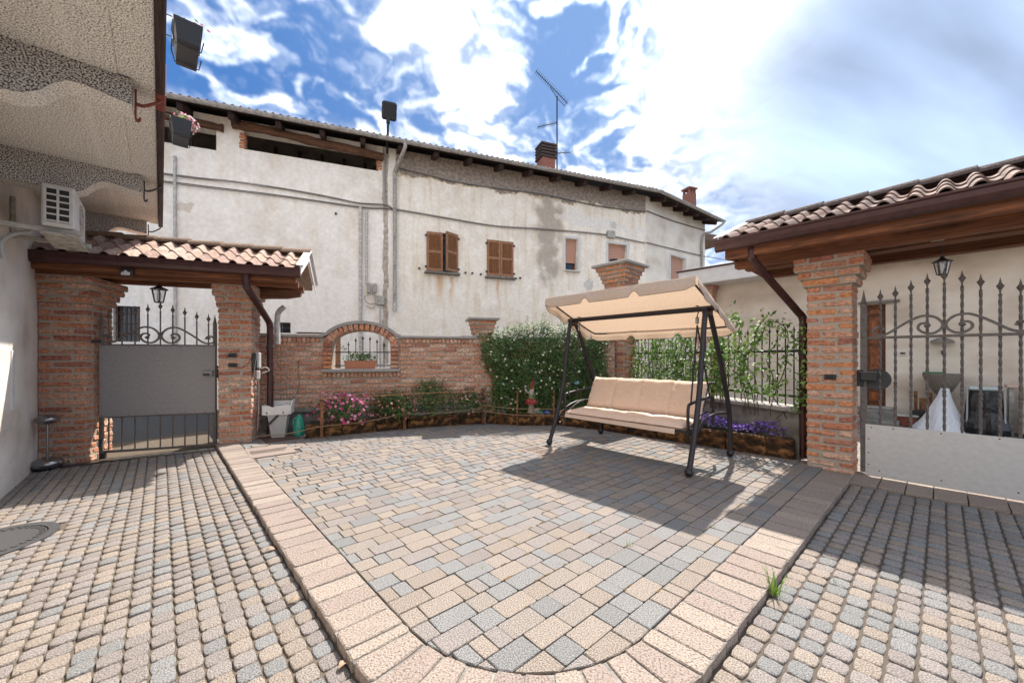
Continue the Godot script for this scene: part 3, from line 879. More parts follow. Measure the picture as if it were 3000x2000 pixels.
func make_garden_wall() -> void:
	rng.seed = 31
	# from the pillar of the small gate to the corner pier; x along the wall, z towards the courtyard
	var o := G(-3.916, 6.2)
	var t := thing("brick_garden_wall", "long brick garden wall with an arched opening behind the flower bed", "wall", o, turn(DEG_WALL))
	var top := 1.52
	var ax0 := 0.835      # arch block
	var ax1 := 2.03
	var cx := 1.432
	var core_z := -0.132
	var L := 3.42
	# mortar core round the opening: x 0.97..1.89, y 1.0..1.64 (arched)
	var core := MB.new()
	core.box(Vector3((0.97 - 0.15) * 0.5, top * 0.5, core_z), Vector3(0.97 + 0.15, top, 0.25))
	core.box(Vector3((1.89 + L) * 0.5, top * 0.5, core_z), Vector3(L - 1.89, top, 0.25))
	core.box(Vector3(cx, 0.485, core_z), Vector3(0.92, 0.97, 0.25))
	var arch := MB.new()
	var seg := 24
	for k in seg:
		var e := []
		for g in [PI * k / seg, PI * (k + 1) / seg]:
			e.append([Vector3(cx - cos(g) * 0.46, 1.38 + sin(g) * 0.26, 0), Vector3(cx - cos(g) * 0.6, 1.38 + sin(g) * 0.375, 0)])
		var zf := Vector3(0, 0, -0.016); var zb := Vector3(0, 0, -0.262)
		arch.quad(e[1][0] + zf, e[0][0] + zf, e[0][1] + zf, e[1][1] + zf)
		arch.quad(e[0][0] + zb, e[1][0] + zb, e[1][1] + zb, e[0][1] + zb)
		arch.quad(e[0][0] + zf, e[1][0] + zf, e[1][0] + zb, e[0][0] + zb)
		arch.quad(e[1][1] + zf, e[0][1] + zf, e[0][1] + zb, e[1][1] + zb)
	part("core", core, M.mortar, t)
	part("arch_core", arch, M.mortar, t)
	# concrete plinth, then brick courses
	var pl := MB.new()
	pl.cbox(Vector3(L * 0.5 - 0.05, 0.12, -0.12), Vector3(L + 0.1, 0.34, 0.28), 0.01)
	part("plinth", pl, M.concrete, t)
	part("plinth_moulding", MB.new().cbox(Vector3(L * 0.5 - 0.05, 0.325, -0.1), Vector3(L + 0.1, 0.07, 0.3), 0.02), M.concrete, t)
	courses(t, -0.1, L, 0.365, 1.435, 0.0, [Rect2(ax0, 0.85, ax1 - ax0, 1.0)], TONES_PALE)
	# upright bricks under the coping
	var x := -0.1
	while x < L:
		if x < ax0 - 0.06 or x > ax1:
			brick(t, Vector3(x + 0.033, 1.478, -0.045), Vector3(0.056, 0.08, 0.13), Basis(), TONES_PALE)
		x += 0.068
	# arch block: jambs, soldier sill course, ring
	for i in 6:
		var y := 1.035 + i * 0.072
		for q in [ax0 + 0.07, ax1 - 0.07]:
			brick(t, Vector3(q, y, -0.05), Vector3(0.125, 0.056, 0.2), Basis(), TONES_RED)
	for k in 19:
		var g := PI * (k + 0.5) / 19.0
		var c := Vector3(cx - cos(g) * 0.53, 1.38 + sin(g) * 0.32, -0.05)
		brick(t, c, Vector3(0.066, 0.115, 0.2), Basis(Vector3(0, 0, 1), atan2(cos(g) * 0.32, sin(g) * 0.53)), TONES_RED)
	x = ax0
	while x < ax1 - 0.02:
		brick(t, Vector3(x + 0.033, 0.9, -0.045), Vector3(0.056, 0.08, 0.15), Basis(), TONES_PALE)
		x += 0.068
	# stone: sill, level copings and the curved coping over the arch
	coping_box(t, "sill", Vector3(cx, 0.972, -0.1), Vector3(1.24, 0.055, 0.38))
	coping_box(t, "coping", Vector3((ax0 - 0.16) * 0.5, 1.547, -0.13), Vector3(ax0 + 0.16, 0.055, 0.36))
	coping_box(t, "coping", Vector3((ax1 + L) * 0.5, 1.547, -0.13), Vector3(L - ax1, 0.055, 0.36))
	var cp := [Vector3(ax0 - 0.03, 1.55, -0.13)]
	for k in range(4, 21):
		var g := PI * k / 24.0
		cp.append(Vector3(cx - cos(g) * 0.63, 1.38 + sin(g) * 0.4, -0.13))
	cp.append(Vector3(ax1 + 0.03, 1.55, -0.13))
	part("arch_coping", MB.new().bar(cp, 0.05, 0.355, Vector3(0, 0, 1)), M.coping, t)
	# a small grille of spear-headed bars in the opening
	var gr := thing("arch_grille", "small black spear-headed iron grille inside the arched wall opening", "grille", t.to_global(Vector3(1.432, 1.0, -0.19)), turn(DEG_WALL))
	for i in 6:
		var bx := -0.24 + i * 0.116
		var hh: float = [0.47, 0.54, 0.575, 0.57, 0.52, 0.46][i]
		part("bar", MB.new().tube([Vector3(bx, 0.0, 0), Vector3(bx, hh - 0.11, 0)], 0.007, 6), M.iron_fence, gr)
		spear(gr, Vector3(bx, hh - 0.12, 0), 0.12, 0.02, M.iron_fence)
	for y in [0.05, 0.28]: part("rail", MB.new().box(Vector3(0, y, 0), Vector3(0.92, 0.018, 0.014)), M.iron_fence, gr)
	# corner pier with a stone cap
	var cpier := thing("brick_pier", "small brick corner pier with a stepped head and flat stone cap beside the hedge", "pier", t.to_global(Vector3(3.5, 0, -0.13)), turn(DEG_WALL), "brick pillars round the courtyard")
	pillar(cpier, 0.33, 0.32, 0.0, 1.86, [0.06, 0.04, 0.02], TONES_PALE + TONES_RED)
	coping_box(cpier, "cap", Vector3(0, 1.888, 0), Vector3(0.56, 0.055, 0.56))
	# wall behind the hedge
	var b := thing("brick_hedge_wall", "low brick wall hidden behind the flowering hedge", "wall", t.to_global(Vector3(3.66, 0, -0.14)), turn(80.0))
	part("core", MB.new().box(Vector3(1.2, 0.76, 0), Vector3(2.4, 1.52, 0.24)), M.mortar, b)
	courses(b, 0.0, 2.4, 0.05, 1.5, 0.13, [], TONES_PALE)
	coping_box(b, "coping", Vector3(1.2, 1.547, 0.0), Vector3(2.4, 0.055, 0.36))

func spear(parent: Node3D, p: Vector3, h: float, w: float, m: Material) -> void:
	# a flattened spear head on a bar
	part("spear_head", MB.new().lathe([Vector2(0.006, 0), Vector2(w * 0.55, h * 0.06), Vector2(0.006, h * 0.12), Vector2(0.007, h * 0.3), Vector2(w, h * 0.52), Vector2(w * 0.42, h * 0.66), Vector2(0.0, h)], 6), m, parent, at(p))

func make_big_pillar() -> void:
	rng.seed = 33
	var t := thing("brick_pillar", "tall free-standing brick pillar with flared head and stone cap behind the swing", "pillar", AB(4.32, 6.82, -0.05), turn(DEG_RIGHT), "brick pillars round the courtyard")
	pillar(t, 0.46, 0.46, 0.0, 3.02, [0.12, 0.085, 0.055, 0.028], TONES_RED)
	coping_box(t, "cap", Vector3(0, 3.05, 0), Vector3(0.82, 0.06, 0.82))
	var s := thing("solar_spotlight", "small black solar spotlight lying on the tall pillar's cap", "spotlight", t.to_global(Vector3(-0.02, 3.08, 0.2)), turn(DEG_RIGHT) + 0.6)
	part("panel", MB.new().cbox(Vector3(0, 0.06, 0), Vector3(0.15, 0.02, 0.11), 0.004, Basis(Vector3(1, 0, 0), -0.5)), M.black, s)
	part("stand", MB.new().box(Vector3(0, 0.025, 0), Vector3(0.05, 0.05, 0.04)), M.black, s)

# ---------------------------------------------------------------- roofs over the gates
func roof_tile(seed_: int) -> ArrayMesh:      # a clay tile with one barrel and one pan; x across, z down the slope, one tile wide and long
	var b := MB.new()
	var w := 0.2
	var l := 0.36
	var prof := func(t: float) -> Vector2:
		# barrel for the first 60 per cent, pan after
		if t < 0.6: return Vector2(t * w, 0.062 * pow(sin(PI * t / 0.6), 0.8))
		var s := (t - 0.6) / 0.4
		return Vector2(t * w, -0.012 * sin(PI * s))
	var th := Vector3(0, -0.014, 0)
	var N := 14
	var up := Vector3(0, 0.022, l * 0.0)
	for i in N:
		var p: Vector2 = prof.call(float(i) / N)
		var q: Vector2 = prof.call(float(i + 1) / N)
		var tilt := 0.02      # the lower end rides on the next course
		var a := Vector3(p.x, p.y, 0); var c := Vector3(q.x, q.y, 0)
		var d := Vector3(q.x * 1.0, q.y + tilt, l); var e := Vector3(p.x, p.y + tilt, l)
		b.quad(a, e, d, c)
		b.quad(c + th, d + th, e + th, a + th)
		b.quad(e, e + th, d + th, d)
	var p0: Vector2 = prof.call(0.0)
	b.quad(Vector3(0, p0.y, 0), Vector3(0, p0.y - 0.014, 0), Vector3(0, 0.006, l), Vector3(0, 0.02, l))
	return b.mesh()

func gate_roof(t: Node3D, x0: float, x1: float, y_eave: float, z_eave: float, y_ridge: float, z_ridge: float, tiles: Array, ridge_mat: Material) -> void:
	# t is the roof thing (local frame: x along the gutter, z towards the courtyard)
	var run := Vector3(0, y_eave - y_ridge, z_eave - z_ridge)
	var slope := run.length()
	var zx := run.normalized()
	var nx := zx.cross(Vector3(1, 0, 0)).normalized()
	var bs := Basis(Vector3(1, 0, 0), nx, zx)
	# boards under the tiles and on the far slope
	var bd := MB.new()
	var cm := Vector3((x0 + x1) * 0.5, (y_eave + y_ridge) * 0.5, (z_eave + z_ridge) * 0.5)
	bd.box(cm - nx * 0.045, Vector3(x1 - x0 - 0.06, 0.022, slope), bs)
	part("boards", bd, M.wood_red, t)
	var far := MB.new()
	var b2 := Basis(Vector3(1, 0, 0), Vector3(nx.x, nx.y, -nx.z), Vector3(0, -zx.y, zx.z))
	far.box(Vector3(cm.x, cm.y, 2.0 * z_ridge - cm.z) - Vector3(0, 0.02, 0), Vector3(x1 - x0 - 0.06, 0.06, slope), b2)
	part("far_slope", far, tiles[0], t)
	var mesh := roof_tile(1)
	var rows := 3
	var pitch := 0.187
	var n := int((x1 - x0 - 0.06) / pitch)
	for r in rows:
		var s0 := slope * r / rows - 0.03
		for i in n:
			var o := Vector3(x0 + 0.03 + i * pitch, y_ridge, z_ridge) + zx * s0
			var sc := (slope / rows + 0.06) / 0.36
			var tb := bs * Basis(Vector3(0, 0, 1), rng.randf_range(-0.02, 0.02)) * Basis.from_scale(Vector3(0.935, 0.95, sc))
			part("roof_tile", mesh, tiles[rng.randi() % tiles.size()], t, Transform3D(tb, o + nx * (0.004 + rng.randf() * 0.004)))
	# half-round ridge tiles
	var rm := MB.new()
	var rl := 0.42
	for k in 9:
		var g0 := PI * k / 9.0
		var g1 := PI * (k + 1) / 9.0
		var f0 := Vector3(0, sin(g0) * 0.085, cos(g0) * 0.115)
		var f1 := Vector3(0, sin(g1) * 0.085, cos(g1) * 0.115)
		var e := Vector3(rl, 0.018, 0)
		rm.quad(f0, f0 + e, f1 + e, f1)
		rm.quad(f1 * 0.85, f1 * 0.85 + e, f0 * 0.85 + e, f0 * 0.85)
		rm.quad(f0 + e, f0 * 0.85 + e, f1 * 0.85 + e, f1 + e)
		rm.quad(f0 * 0.85, f0, f1, f1 * 0.85)
	var rmesh := rm.mesh()
	var x := x0
	while x < x1 - 0.3:
		part("ridge_tile", rmesh, ridge_mat, t, Transform3D(Basis(Vector3(1, 0, 0), rng.randf_range(-0.04, 0.04)), Vector3(x, y_ridge + 0.015 + rng.randf() * 0.008, z_ridge)))
		x += rl - 0.03
	# gutter: a shaped metal trough, closed at both ends
	var prof := [Vector2(-0.02, 0.03), Vector2(-0.02, -0.075), Vector2(0.04, -0.1), Vector2(0.075, -0.085), Vector2(0.095, -0.045), Vector2(0.1, 0.0), Vector2(0.112, 0.012), Vector2(0.112, 0.03), Vector2(0.098, 0.03), Vector2(0.088, 0.0), Vector2(0.06, -0.07), Vector2(-0.006, -0.06), Vector2(-0.006, 0.03)]
	var outl := []
	for p in prof: outl.append(Vector3(x0 - 0.02, y_eave + p.y - 0.02, z_eave + p.x))
	part("gutter", MB.new().extrude(outl, Vector3(x1 - x0 + 0.04, 0, 0)), M.gutter, t)
	for xe in [x0 - 0.022, x1 + 0.018]:
		var cap := []
		for p in [Vector2(-0.02, 0.03), Vector2(-0.02, -0.075), Vector2(0.04, -0.1), Vector2(0.075, -0.085), Vector2(0.1, 0.0), Vector2(0.112, 0.03)]: cap.append(Vector3(xe, y_eave + p.y - 0.02, z_eave + p.x))
		part("gutter_end", MB.new().extrude(cap, Vector3(0.004, 0, 0)), M.gutter, t)

func verge(t: Node3D, x: float, y_eave: float, z_eave: float, y_ridge: float, z_ridge: float) -> void:
	# pale metal flashing on the gable end, both slopes
	for s in [1.0, -1.0]:
		var a := Vector3(x, y_eave + 0.03, z_ridge + s * (z_eave - z_ridge + 0.02))
		var c := Vector3(x, y_ridge + 0.05, z_ridge)
		var poly := [a + Vector3(0, -0.1, 0), a + Vector3(0, 0.03, 0), c + Vector3(0, 0.03, 0), c + Vector3(0, -0.12, 0)]
		var m := MB.new().extrude(poly, Vector3(0.012, 0, 0))
		m.bar([a + Vector3(0, 0.035, 0), c + Vector3(0, 0.035, 0)], 0.1, 0.012, Vector3(0, 1, 0))
		part("verge_flashing", m, M.soffit_white, t)

func lantern(label: String, p: Vector3, drop: float, size := 1.0) -> void:
	var t := thing("hanging_lantern", label, "lantern", p, 0.3, "lanterns hanging under the gate roofs")
	t.scale = Vector3(size, size, size)
	part("chain", MB.new().tube([Vector3(0, 0, 0), Vector3(0, -drop, 0)], 0.006, 6), M.black, t)
	var y := -drop
	part("hood", MB.new().lathe([Vector2(0.006, y + 0.01), Vector2(0.02, y), Vector2(0.035, y - 0.03), Vector2(0.1, y - 0.06), Vector2(0.105, y - 0.068), Vector2(0.0, y - 0.06)], 6), M.black, t)
	var q := y - 0.07
	var gm := MB.new()
	for k in 6:
		var g0 := TAU * k / 6.0
		var g1 := TAU * (k + 1) / 6.0
		var r0 := Vector3(cos(g0), 0, -sin(g0)); var r1 := Vector3(cos(g1), 0, -sin(g1))
		var a := r0 * 0.078 + Vector3(0, q, 0); var b := r1 * 0.078 + Vector3(0, q, 0)
		var c := r1 * 0.05 + Vector3(0, q - 0.16, 0); var d := r0 * 0.05 + Vector3(0, q - 0.16, 0)
		gm.quad(d, c, b, a)
		part("glazing_bar", MB.new().tube([a, d], 0.006, 5), M.black, t)
	part("glass", gm, M.glass_lamp, t)
	part("base_ring", MB.new().lathe([Vector2(0.0, q - 0.175), Vector2(0.045, q - 0.172), Vector2(0.056, q - 0.16), Vector2(0.0, q - 0.155)], 6), M.black, t)
	part("bulb", MB.new().lathe([Vector2(0.0, q - 0.15), Vector2(0.02, q - 0.14), Vector2(0.024, q - 0.07), Vector2(0.016, q - 0.03), Vector2(0.0, q - 0.025)], 10), M.bulb, t)

func switch_box(label: String, parent_xf: Transform3D, p: Vector3) -> void:
	var t := thing("wall_socket", label, "socket", parent_xf * p, parent_xf.basis.get_euler().y, "black sockets on the brick pillars")
	part("cover", MB.new().cbox(Vector3(0, 0, 0.008), Vector3(0.1, 0.055, 0.022), 0.006), M.black, t)
	part("key", MB.new().cbox(Vector3(-0.015, 0, 0.02), Vector3(0.034, 0.03, 0.01), 0.002), M.black_soft, t)
	part("key", MB.new().cbox(Vector3(0.018, 0, 0.02), Vector3(0.02, 0.03, 0.01), 0.002), M.black_soft, t)

func scroll(t: Node3D, pts: Array, x0: float, y0: float, z: float, s: float, m: Material, w: float) -> void:
	var out := []
	for p in pts: out.append(Vector3(x0 + p[0] * s, y0 + p[1] * absf(s), z))
	part("scroll", MB.new().bar(curve(out, 6), w, w * 0.75, Vector3(0, 0, 1)), m, t)
# half of the gate's ornament, in bar spacings from the middle bar: a small curl outside, a rise, a large curl inside
const SCROLL := [[-3.75, 0.5], [-3.95, 0.75], [-4.25, 0.78], [-4.5, 0.5], [-4.4, 0.15], [-4.0, 0.04], [-3.5, 0.18], [-2.8, 0.72], [-2.0, 1.3], [-1.3, 1.62], [-0.6, 1.5], [-0.14, 1.0], [-0.16, 0.5], [-0.6, 0.1], [-1.15, 0.12], [-1.55, 0.5], [-1.45, 0.9], [-1.05, 0.98], [-0.85, 0.75]]

func make_left_gate() -> void:
	rng.seed = 41
	var o := G(-4.07, 5.38)
	var rt := turn(DEG_GATE)
	var X := Transform3D(RB(DEG_GATE), o)
	var pr := thing("brick_gate_pillar", "brick gate pillar with two black sockets between the small gate and the garden wall", "pillar", X * Vector3(0.2, -0.1, -0.235), rt, "brick pillars round the courtyard")
	pillar(pr, 0.4, 0.47, 0.0, 2.3, [0.06, 0.06, 0.03, 0.02], TONES_PALE + TONES_MIXED)
	var pl := thing("brick_gate_pillar", "brick gate pillar standing against the plastered house wall", "pillar", X * Vector3(-1.613, -0.22, -0.27), rt, "brick pillars round the courtyard")
	pillar(pl, 0.454, 0.54, 0.0, 2.42, [0.12, 0.09, 0.06, 0.03], TONES_MIXED)
	# roof
	var rf := thing("gate_roof", "small roof of sunlit terracotta tiles over the left gate", "roof", X * Vector3.ZERO, rt, "tiled roofs over the gates")
	gate_roof(rf, -2.05, 1.05, 2.41, 0.33, 2.79, -0.45, M.tile, M.ridge)
	verge(rf, 1.06, 2.41, 0.33, 2.79, -0.45)
	for q in [[2.29, 0.26, 0.09, 0.11], [2.25, 0.06, 0.1, 0.1], [2.25, -0.42, 0.1, 0.1]]:
		part("beam", MB.new().cbox(Vector3(-0.5, q[0], q[1]), Vector3(3.0, q[3], q[2]), 0.008), M.wood_red, rf)
	for x in [-1.7, -1.1, -0.5, 0.1, 0.75]:
		part("rafter", MB.new().cbox(Vector3(x, 2.5, -0.12), Vector3(0.08, 0.09, 0.92), 0.006, Basis(Vector3(1, 0, 0), 0.45)), M.wood_beam, rf)
	part("bracket", MB.new().extrude([Vector3(0.42, 2.2, -0.2), Vector3(1.0, 2.2, -0.2), Vector3(0.98, 2.12, -0.2), Vector3(0.8, 2.08, -0.2), Vector3(0.42, 2.06, -0.2)], Vector3(0, 0, -0.1)), M.wood_beam, rf)
	# gate leaf
	var g := thing("iron_gate", "narrow grey iron gate with solid sheet panel and spear-topped bars", "gate", X * Vector3(-0.69, 0, -0.13), rt)
	part("panel", MB.new().cbox(Vector3(0, 0.885, 0.02), Vector3(1.25, 0.93, 0.012), 0.003), M.panel, g)
	for k in 14:
		for y in [0.44, 1.33]:
			if k % 3 == 0: part("rivet", MB.new().lathe([Vector2(0, 0.004), Vector2(0.006, 0.002), Vector2(0.008, 0)], 6, Vector3.ZERO, Basis(Vector3(1, 0, 0), PI / 2)), M.iron, g, at(Vector3(-0.6 + k * 0.092, y, 0.027)))
	for x in [-0.615, 0.615]:
		part("post", MB.new().cbox(Vector3(x, 0.81, 0), Vector3(0.04, 1.72, 0.035), 0.004), M.iron, g)
		part("post_tip", MB.new().lathe([Vector2(0.026, 0), Vector2(0.022, 0.01), Vector2(0.0, 0.13)], 4, Vector3.ZERO, Basis(Vector3.UP, PI / 4)), M.iron, g, at(Vector3(x, 1.67, 0)))
	for i in 9:
		var x := (i - 4) * 0.135
		var top: float = [1.8, 1.83, 1.88, 1.91, 1.955, 1.91, 1.88, 1.83, 1.8][i]
		part("bar", MB.new().tube([Vector3(x, 1.3, 0), Vector3(x, top - 0.15, 0)], 0.009, 8), M.iron, g)
		spear(g, Vector3(x, top - 0.16, 0), 0.17, 0.026, M.iron)
		part("lower_bar", MB.new().tube([Vector3(x, -0.03, 0), Vector3(x, 0.44, 0)], 0.009, 8), M.iron, g)
	for y in [-0.035, 0.42, 1.35]: part("rail", MB.new().cbox(Vector3(0, y, 0), Vector3(1.23, 0.035, 0.026), 0.003), M.iron, g)
	scroll(g, SCROLL, 0.0, 1.38, 0.0, 0.135, M.iron, 0.022)
	scroll(g, SCROLL, 0.0, 1.38, 0.0, -0.135, M.iron, 0.022)
	for x in [-0.54, 0.54, -0.14, 0.14]:
		part("boss", MB.new().lathe([Vector2(0, 0.02), Vector2(0.02, 0.012), Vector2(0.028, 0), Vector2(0.02, -0.012), Vector2(0, -0.02)], 10), M.iron, g, at(Vector3(x, 1.46, 0)))
	part("lock_case", MB.new().cbox(Vector3(0.55, 0.97, 0.045), Vector3(0.11, 0.075, 0.05), 0.006), M.panel, g)
	part("lock_handle", MB.new().cbox(Vector3(0.54, 0.955, 0.08), Vector3(0.075, 0.025, 0.02), 0.006), M.black, g)
	part("lock_bolt", MB.new().cbox(Vector3(0.645, 0.99, 0.02), Vector3(0.03, 0.17, 0.05), 0.004), M.black, g)
	part("hinge", MB.new().cbox(Vector3(-0.67, 1.4, 0.0), Vector3(0.13, 0.04, 0.05), 0.006), M.iron_fence, g)
	part("hinge_pin", MB.new().tube([Vector3(-0.61, 0.03, 0.03), Vector3(-0.61, 0.13, 0.03)], 0.02, 8), M.iron_fence, g)
	part("foot", MB.new().cbox(Vector3(-0.6, -0.09, 0.0), Vector3(0.06, 0.1, 0.06), 0.01), M.black, g)
	lantern("black lantern hanging from the small roof over the left gate", X * Vector3(-0.66, 2.2, -0.02), 0.04)
	# solar sensor light on the beam
	var s := thing("sensor_light", "small black solar sensor light on the beam of the left gate roof", "sensor light", X * Vector3(-0.83, 2.24, 0.31), rt)
	part("housing", MB.new().cbox(Vector3(0, 0, 0.025), Vector3(0.13, 0.1, 0.05), 0.01), M.black, s)
	part("led_panel", MB.new().cbox(Vector3(0, -0.022, 0.055), Vector3(0.085, 0.04, 0.01), 0.002, Basis(Vector3(1, 0, 0), -0.3)), M.white, s)
	part("sensor", MB.new().lathe([Vector2(0.018, 0), Vector2(0.013, 0.012), Vector2(0, 0.018)], 10, Vector3.ZERO, Basis(Vector3(1, 0, 0), PI / 2)), M.white, s, at(Vector3(0, 0.0, 0.055)))
	switch_box("upper black socket on the pillar beside the left gate", X, Vector3(0.175, 1.22, 0.004))
	switch_box("lower black socket with a cable on the pillar beside the left gate", X, Vector3(0.175, 1.085, 0.004))
	var cab := thing("socket_cable", "thin black cable looping from the lower socket to the grey timer box", "cable", X * Vector3(0.22, 1.07, 0.02), rt)
	part("wire", MB.new().tube(curve([Vector3(-0.03, 0.01, 0.005), Vector3(0.06, -0.03, 0.03), Vector3(0.14, 0.03, 0.03), Vector3(0.21, 0.16, 0.02)]), 0.004, 5), M.black, cab)
	# timer box with its cables, on the pillar's sunny side
	var tb := thing("timer_box", "grey and black watering timer box wired to the pillar's side", "control box", X * Vector3(0.435, 1.05, -0.06), rt)
	part("case", MB.new().cbox(Vector3(0.0, 0.08, 0.0), Vector3(0.07, 0.24, 0.15), 0.012), M.black, tb)
	part("lid", MB.new().cbox(Vector3(0.045, 0.1, 0.02), Vector3(0.03, 0.22, 0.12), 0.01), M.grey_plastic, tb)
	part("plug", MB.new().cbox(Vector3(0.04, -0.11, 0.03), Vector3(0.04, 0.12, 0.04), 0.008), M.white, tb)
	part("cable", MB.new().tube(curve([Vector3(0.05, -0.02, 0.04), Vector3(0.14, 0.0, 0.05), Vector3(0.17, -0.05, 0.02), Vector3(0.08, -0.08, 0.0)]), 0.005, 5), M.white, tb)
	part("cable", MB.new().tube(curve([Vector3(0.02, 0.2, 0.05), Vector3(0.0, 0.3, 0.06), Vector3(0.03, 0.16, 0.09), Vector3(0.0, -0.1, 0.08), Vector3(0.05, -0.25, 0.05), Vector3(0.03, -0.9, 0.03)]), 0.004, 5), M.cable_grey, tb)
	# brown downpipe from the gutter
	var dp := thing("downpipe", "brown metal downpipe bending back from the left gate gutter to the ground", "downpipe", X * Vector3(0.56, -0.05, -0.32), rt, "brown downpipes of the gate roofs")
	part("pipe", MB.new().tube(curve([Vector3(-0.14, 2.4, 0.66), Vector3(-0.14, 2.22, 0.66), Vector3(-0.1, 2.1, 0.58), Vector3(-0.02, 1.82, 0.12), Vector3(0.0, 1.72, 0.02), Vector3(0.0, 1.5, 0.0), Vector3(0.0, 0.04, 0.0)]), 0.045, 12), M.gutter, dp)
	part("shoe", MB.new().lathe([Vector2(0.05, 0.1), Vector2(0.055, 0.03), Vector2(0.075, 0.0)], 12), M.iron, dp)
	part("bracket", MB.new().lathe([Vector2(0.05, 1.38), Vector2(0.053, 1.4), Vector2(0.05, 1.42)], 12), M.iron_fence, dp)
	var vent := thing("vent_pipe", "pale stub of vent pipe rising behind the brown downpipe", "pipe", X * Vector3(0.62, 0.0, -0.5), rt)
	part("pipe", MB.new().tube(curve([Vector3(0, 1.4, 0), Vector3(0, 1.78, 0), Vector3(0.02, 1.9, 0), Vector3(0.1, 1.98, 0.02)]), 0.04, 10), M.pipe_white, vent)

func make_right_gate() -> void:
	rng.seed = 43
	var rt := turn(DEG_RIGHT)
	var X := Transform3D(RB(DEG_RIGHT), Vector3.ZERO)      # local x = -a, z = -b
	var p := thing("brick_gate_pillar", "brick gate pillar with one black socket between the terrace and the right gate", "pillar", X * Vector3(-0.815, -0.06, -5.505), rt, "brick pillars round the courtyard")
	pillar(p, 0.39, 0.39, 0.0, 2.35, [0.1, 0.1, 0.065, 0.035], TONES_RED + [4, 4, 6])
	var p2 := thing("brick_gate_pillar", "far brick pillar carrying the right end of the dark tiled roof", "pillar", X * Vector3(1.7, -0.06, -5.505), rt, "brick pillars round the courtyard")
	pillar(p2, 0.39, 0.39, 0.0, 2.35, [0.1, 0.1, 0.065, 0.035], TONES_RED)
	var rf := thing("gate_roof", "roof of weathered brown tiles over the right gate", "roof", X * Vector3.ZERO, rt, "tiled roofs over the gates")
	gate_roof(rf, -1.75, 2.2, 2.53, -4.85, 2.92, -5.85, M.tile_dark, M.ridge_dark)
	verge(rf, -1.76, 2.53, -4.85, 2.92, -5.85)
	for q in [[2.395, -4.93, 0.1, 0.13], [2.33, -5.25, 0.12, 0.12], [2.36, -5.62, 0.12, 0.12], [2.42, -6.0, 0.12, 0.12], [2.38, -6.45, 0.12, 0.12]]:
		part("beam", MB.new().cbox(Vector3(0.25, q[0], q[1]), Vector3(3.9, q[3], q[2]), 0.008), M.wood_red if q[1] > -5.4 else M.wood_beam, rf)
	for x in [-1.5, -0.9, -0.3, 0.3, 0.9, 1.5]:
		part("rafter", MB.new().cbox(Vector3(x, 2.62, -5.4), Vector3(0.09, 0.1, 1.1), 0.006, Basis(Vector3(1, 0, 0), 0.37)), M.wood_beam, rf)
	part("gable_board", MB.new().extrude([Vector3(-1.7, 2.36, -4.95), Vector3(-1.7, 2.3, -6.7), Vector3(-1.7, 2.5, -6.7), Vector3(-1.7, 2.86, -5.85), Vector3(-1.7, 2.5, -4.95)], Vector3(0.03, 0, 0)), M.wood_red, rf)
	# gate leaf; local origin under its middle bar
	var g := thing("iron_gate", "wide grey iron gate with twisted spear-topped bars and pale sheet plate", "gate", X * Vector3(0.013, 0, -5.42), rt)
	part("plate", MB.new().cbox(Vector3(0.02, 0.248, 0.03), Vector3(1.13, 0.524, 0.008), 0.002), M.plate, g)
	for q in [[-0.5, 0.48], [-0.34, 0.485], [-0.02, 0.487], [0.32, 0.49], [-0.52, 0.36], [-0.52, 0.22], [-0.52, 0.1], [-0.44, 0.05], [-0.02, 0.05], [0.42, 0.05]]:
		part("screw", MB.new().lathe([Vector2(0, 0.004), Vector2(0.006, 0.002), Vector2(0.007, 0)], 6, Vector3.ZERO, Basis(Vector3(1, 0, 0), PI / 2)), M.black, g, at(Vector3(q[0], q[1], 0.034)))
	for x in [-0.56, 0.6]:
		part("post", MB.new().cbox(Vector3(x, 0.88, 0), Vector3(0.05, 1.74, 0.05), 0.005), M.iron, g)
		part("post_tip", MB.new().lathe([Vector2(0.034, 0), Vector2(0.028, 0.012), Vector2(0.0, 0.15)], 4, Vector3.ZERO, Basis(Vector3.UP, PI / 4)), M.iron, g, at(Vector3(x, 1.75, 0)))
	for i in 10:
		var x := (i - 4) * 0.1085
		var top: float = [1.885, 1.905, 1.95, 1.995, 2.03, 1.99, 1.94, 1.89, 1.865, 1.85][i]
		part("bar", twisted(Vector3(x, 0.4, 0), Vector3(x, top - 0.15, 0), 0.0095), M.iron, g)
		spear(g, Vector3(x, top - 0.16, 0), 0.165, 0.025, M.iron)
		part("collar", MB.new().lathe([Vector2(0.009, -0.03), Vector2(0.017, -0.02), Vector2(0.01, -0.008), Vector2(0.01, 0.008), Vector2(0.017, 0.02), Vector2(0.009, 0.03)], 8), M.iron, g, at(Vector3(x, 0.86 + 0.05 * absf(i - 4) * 0.4 * (1 if i % 2 else -0.4), 0)))
	part("rail", MB.new().cbox(Vector3(0.02, 1.395, 0), Vector3(1.14, 0.026, 0.03), 0.003), M.iron, g)
	part("rail", MB.new().cbox(Vector3(0.02, 0.48, 0), Vector3(1.12, 0.03, 0.026), 0.003), M.iron, g)
	scroll(g, SCROLL, 0.0, 1.415, 0.002, 0.1085, M.iron, 0.022)
	scroll(g, SCROLL, 0.0, 1.415, 0.002, -0.1085, M.iron, 0.022)
	for x in [-0.43, 0.43, -0.11, 0.11]:
		part("boss", MB.new().lathe([Vector2(0, 0.02), Vector2(0.018, 0.012), Vector2(0.024, 0), Vector2(0.018, -0.012), Vector2(0, -0.02)], 10), M.iron, g, at(Vector3(x, 1.495, 0)))
	part("lock_case", MB.new().cbox(Vector3(-0.515, 1.0, 0.05), Vector3(0.13, 0.09, 0.06), 0.008), M.black, g)
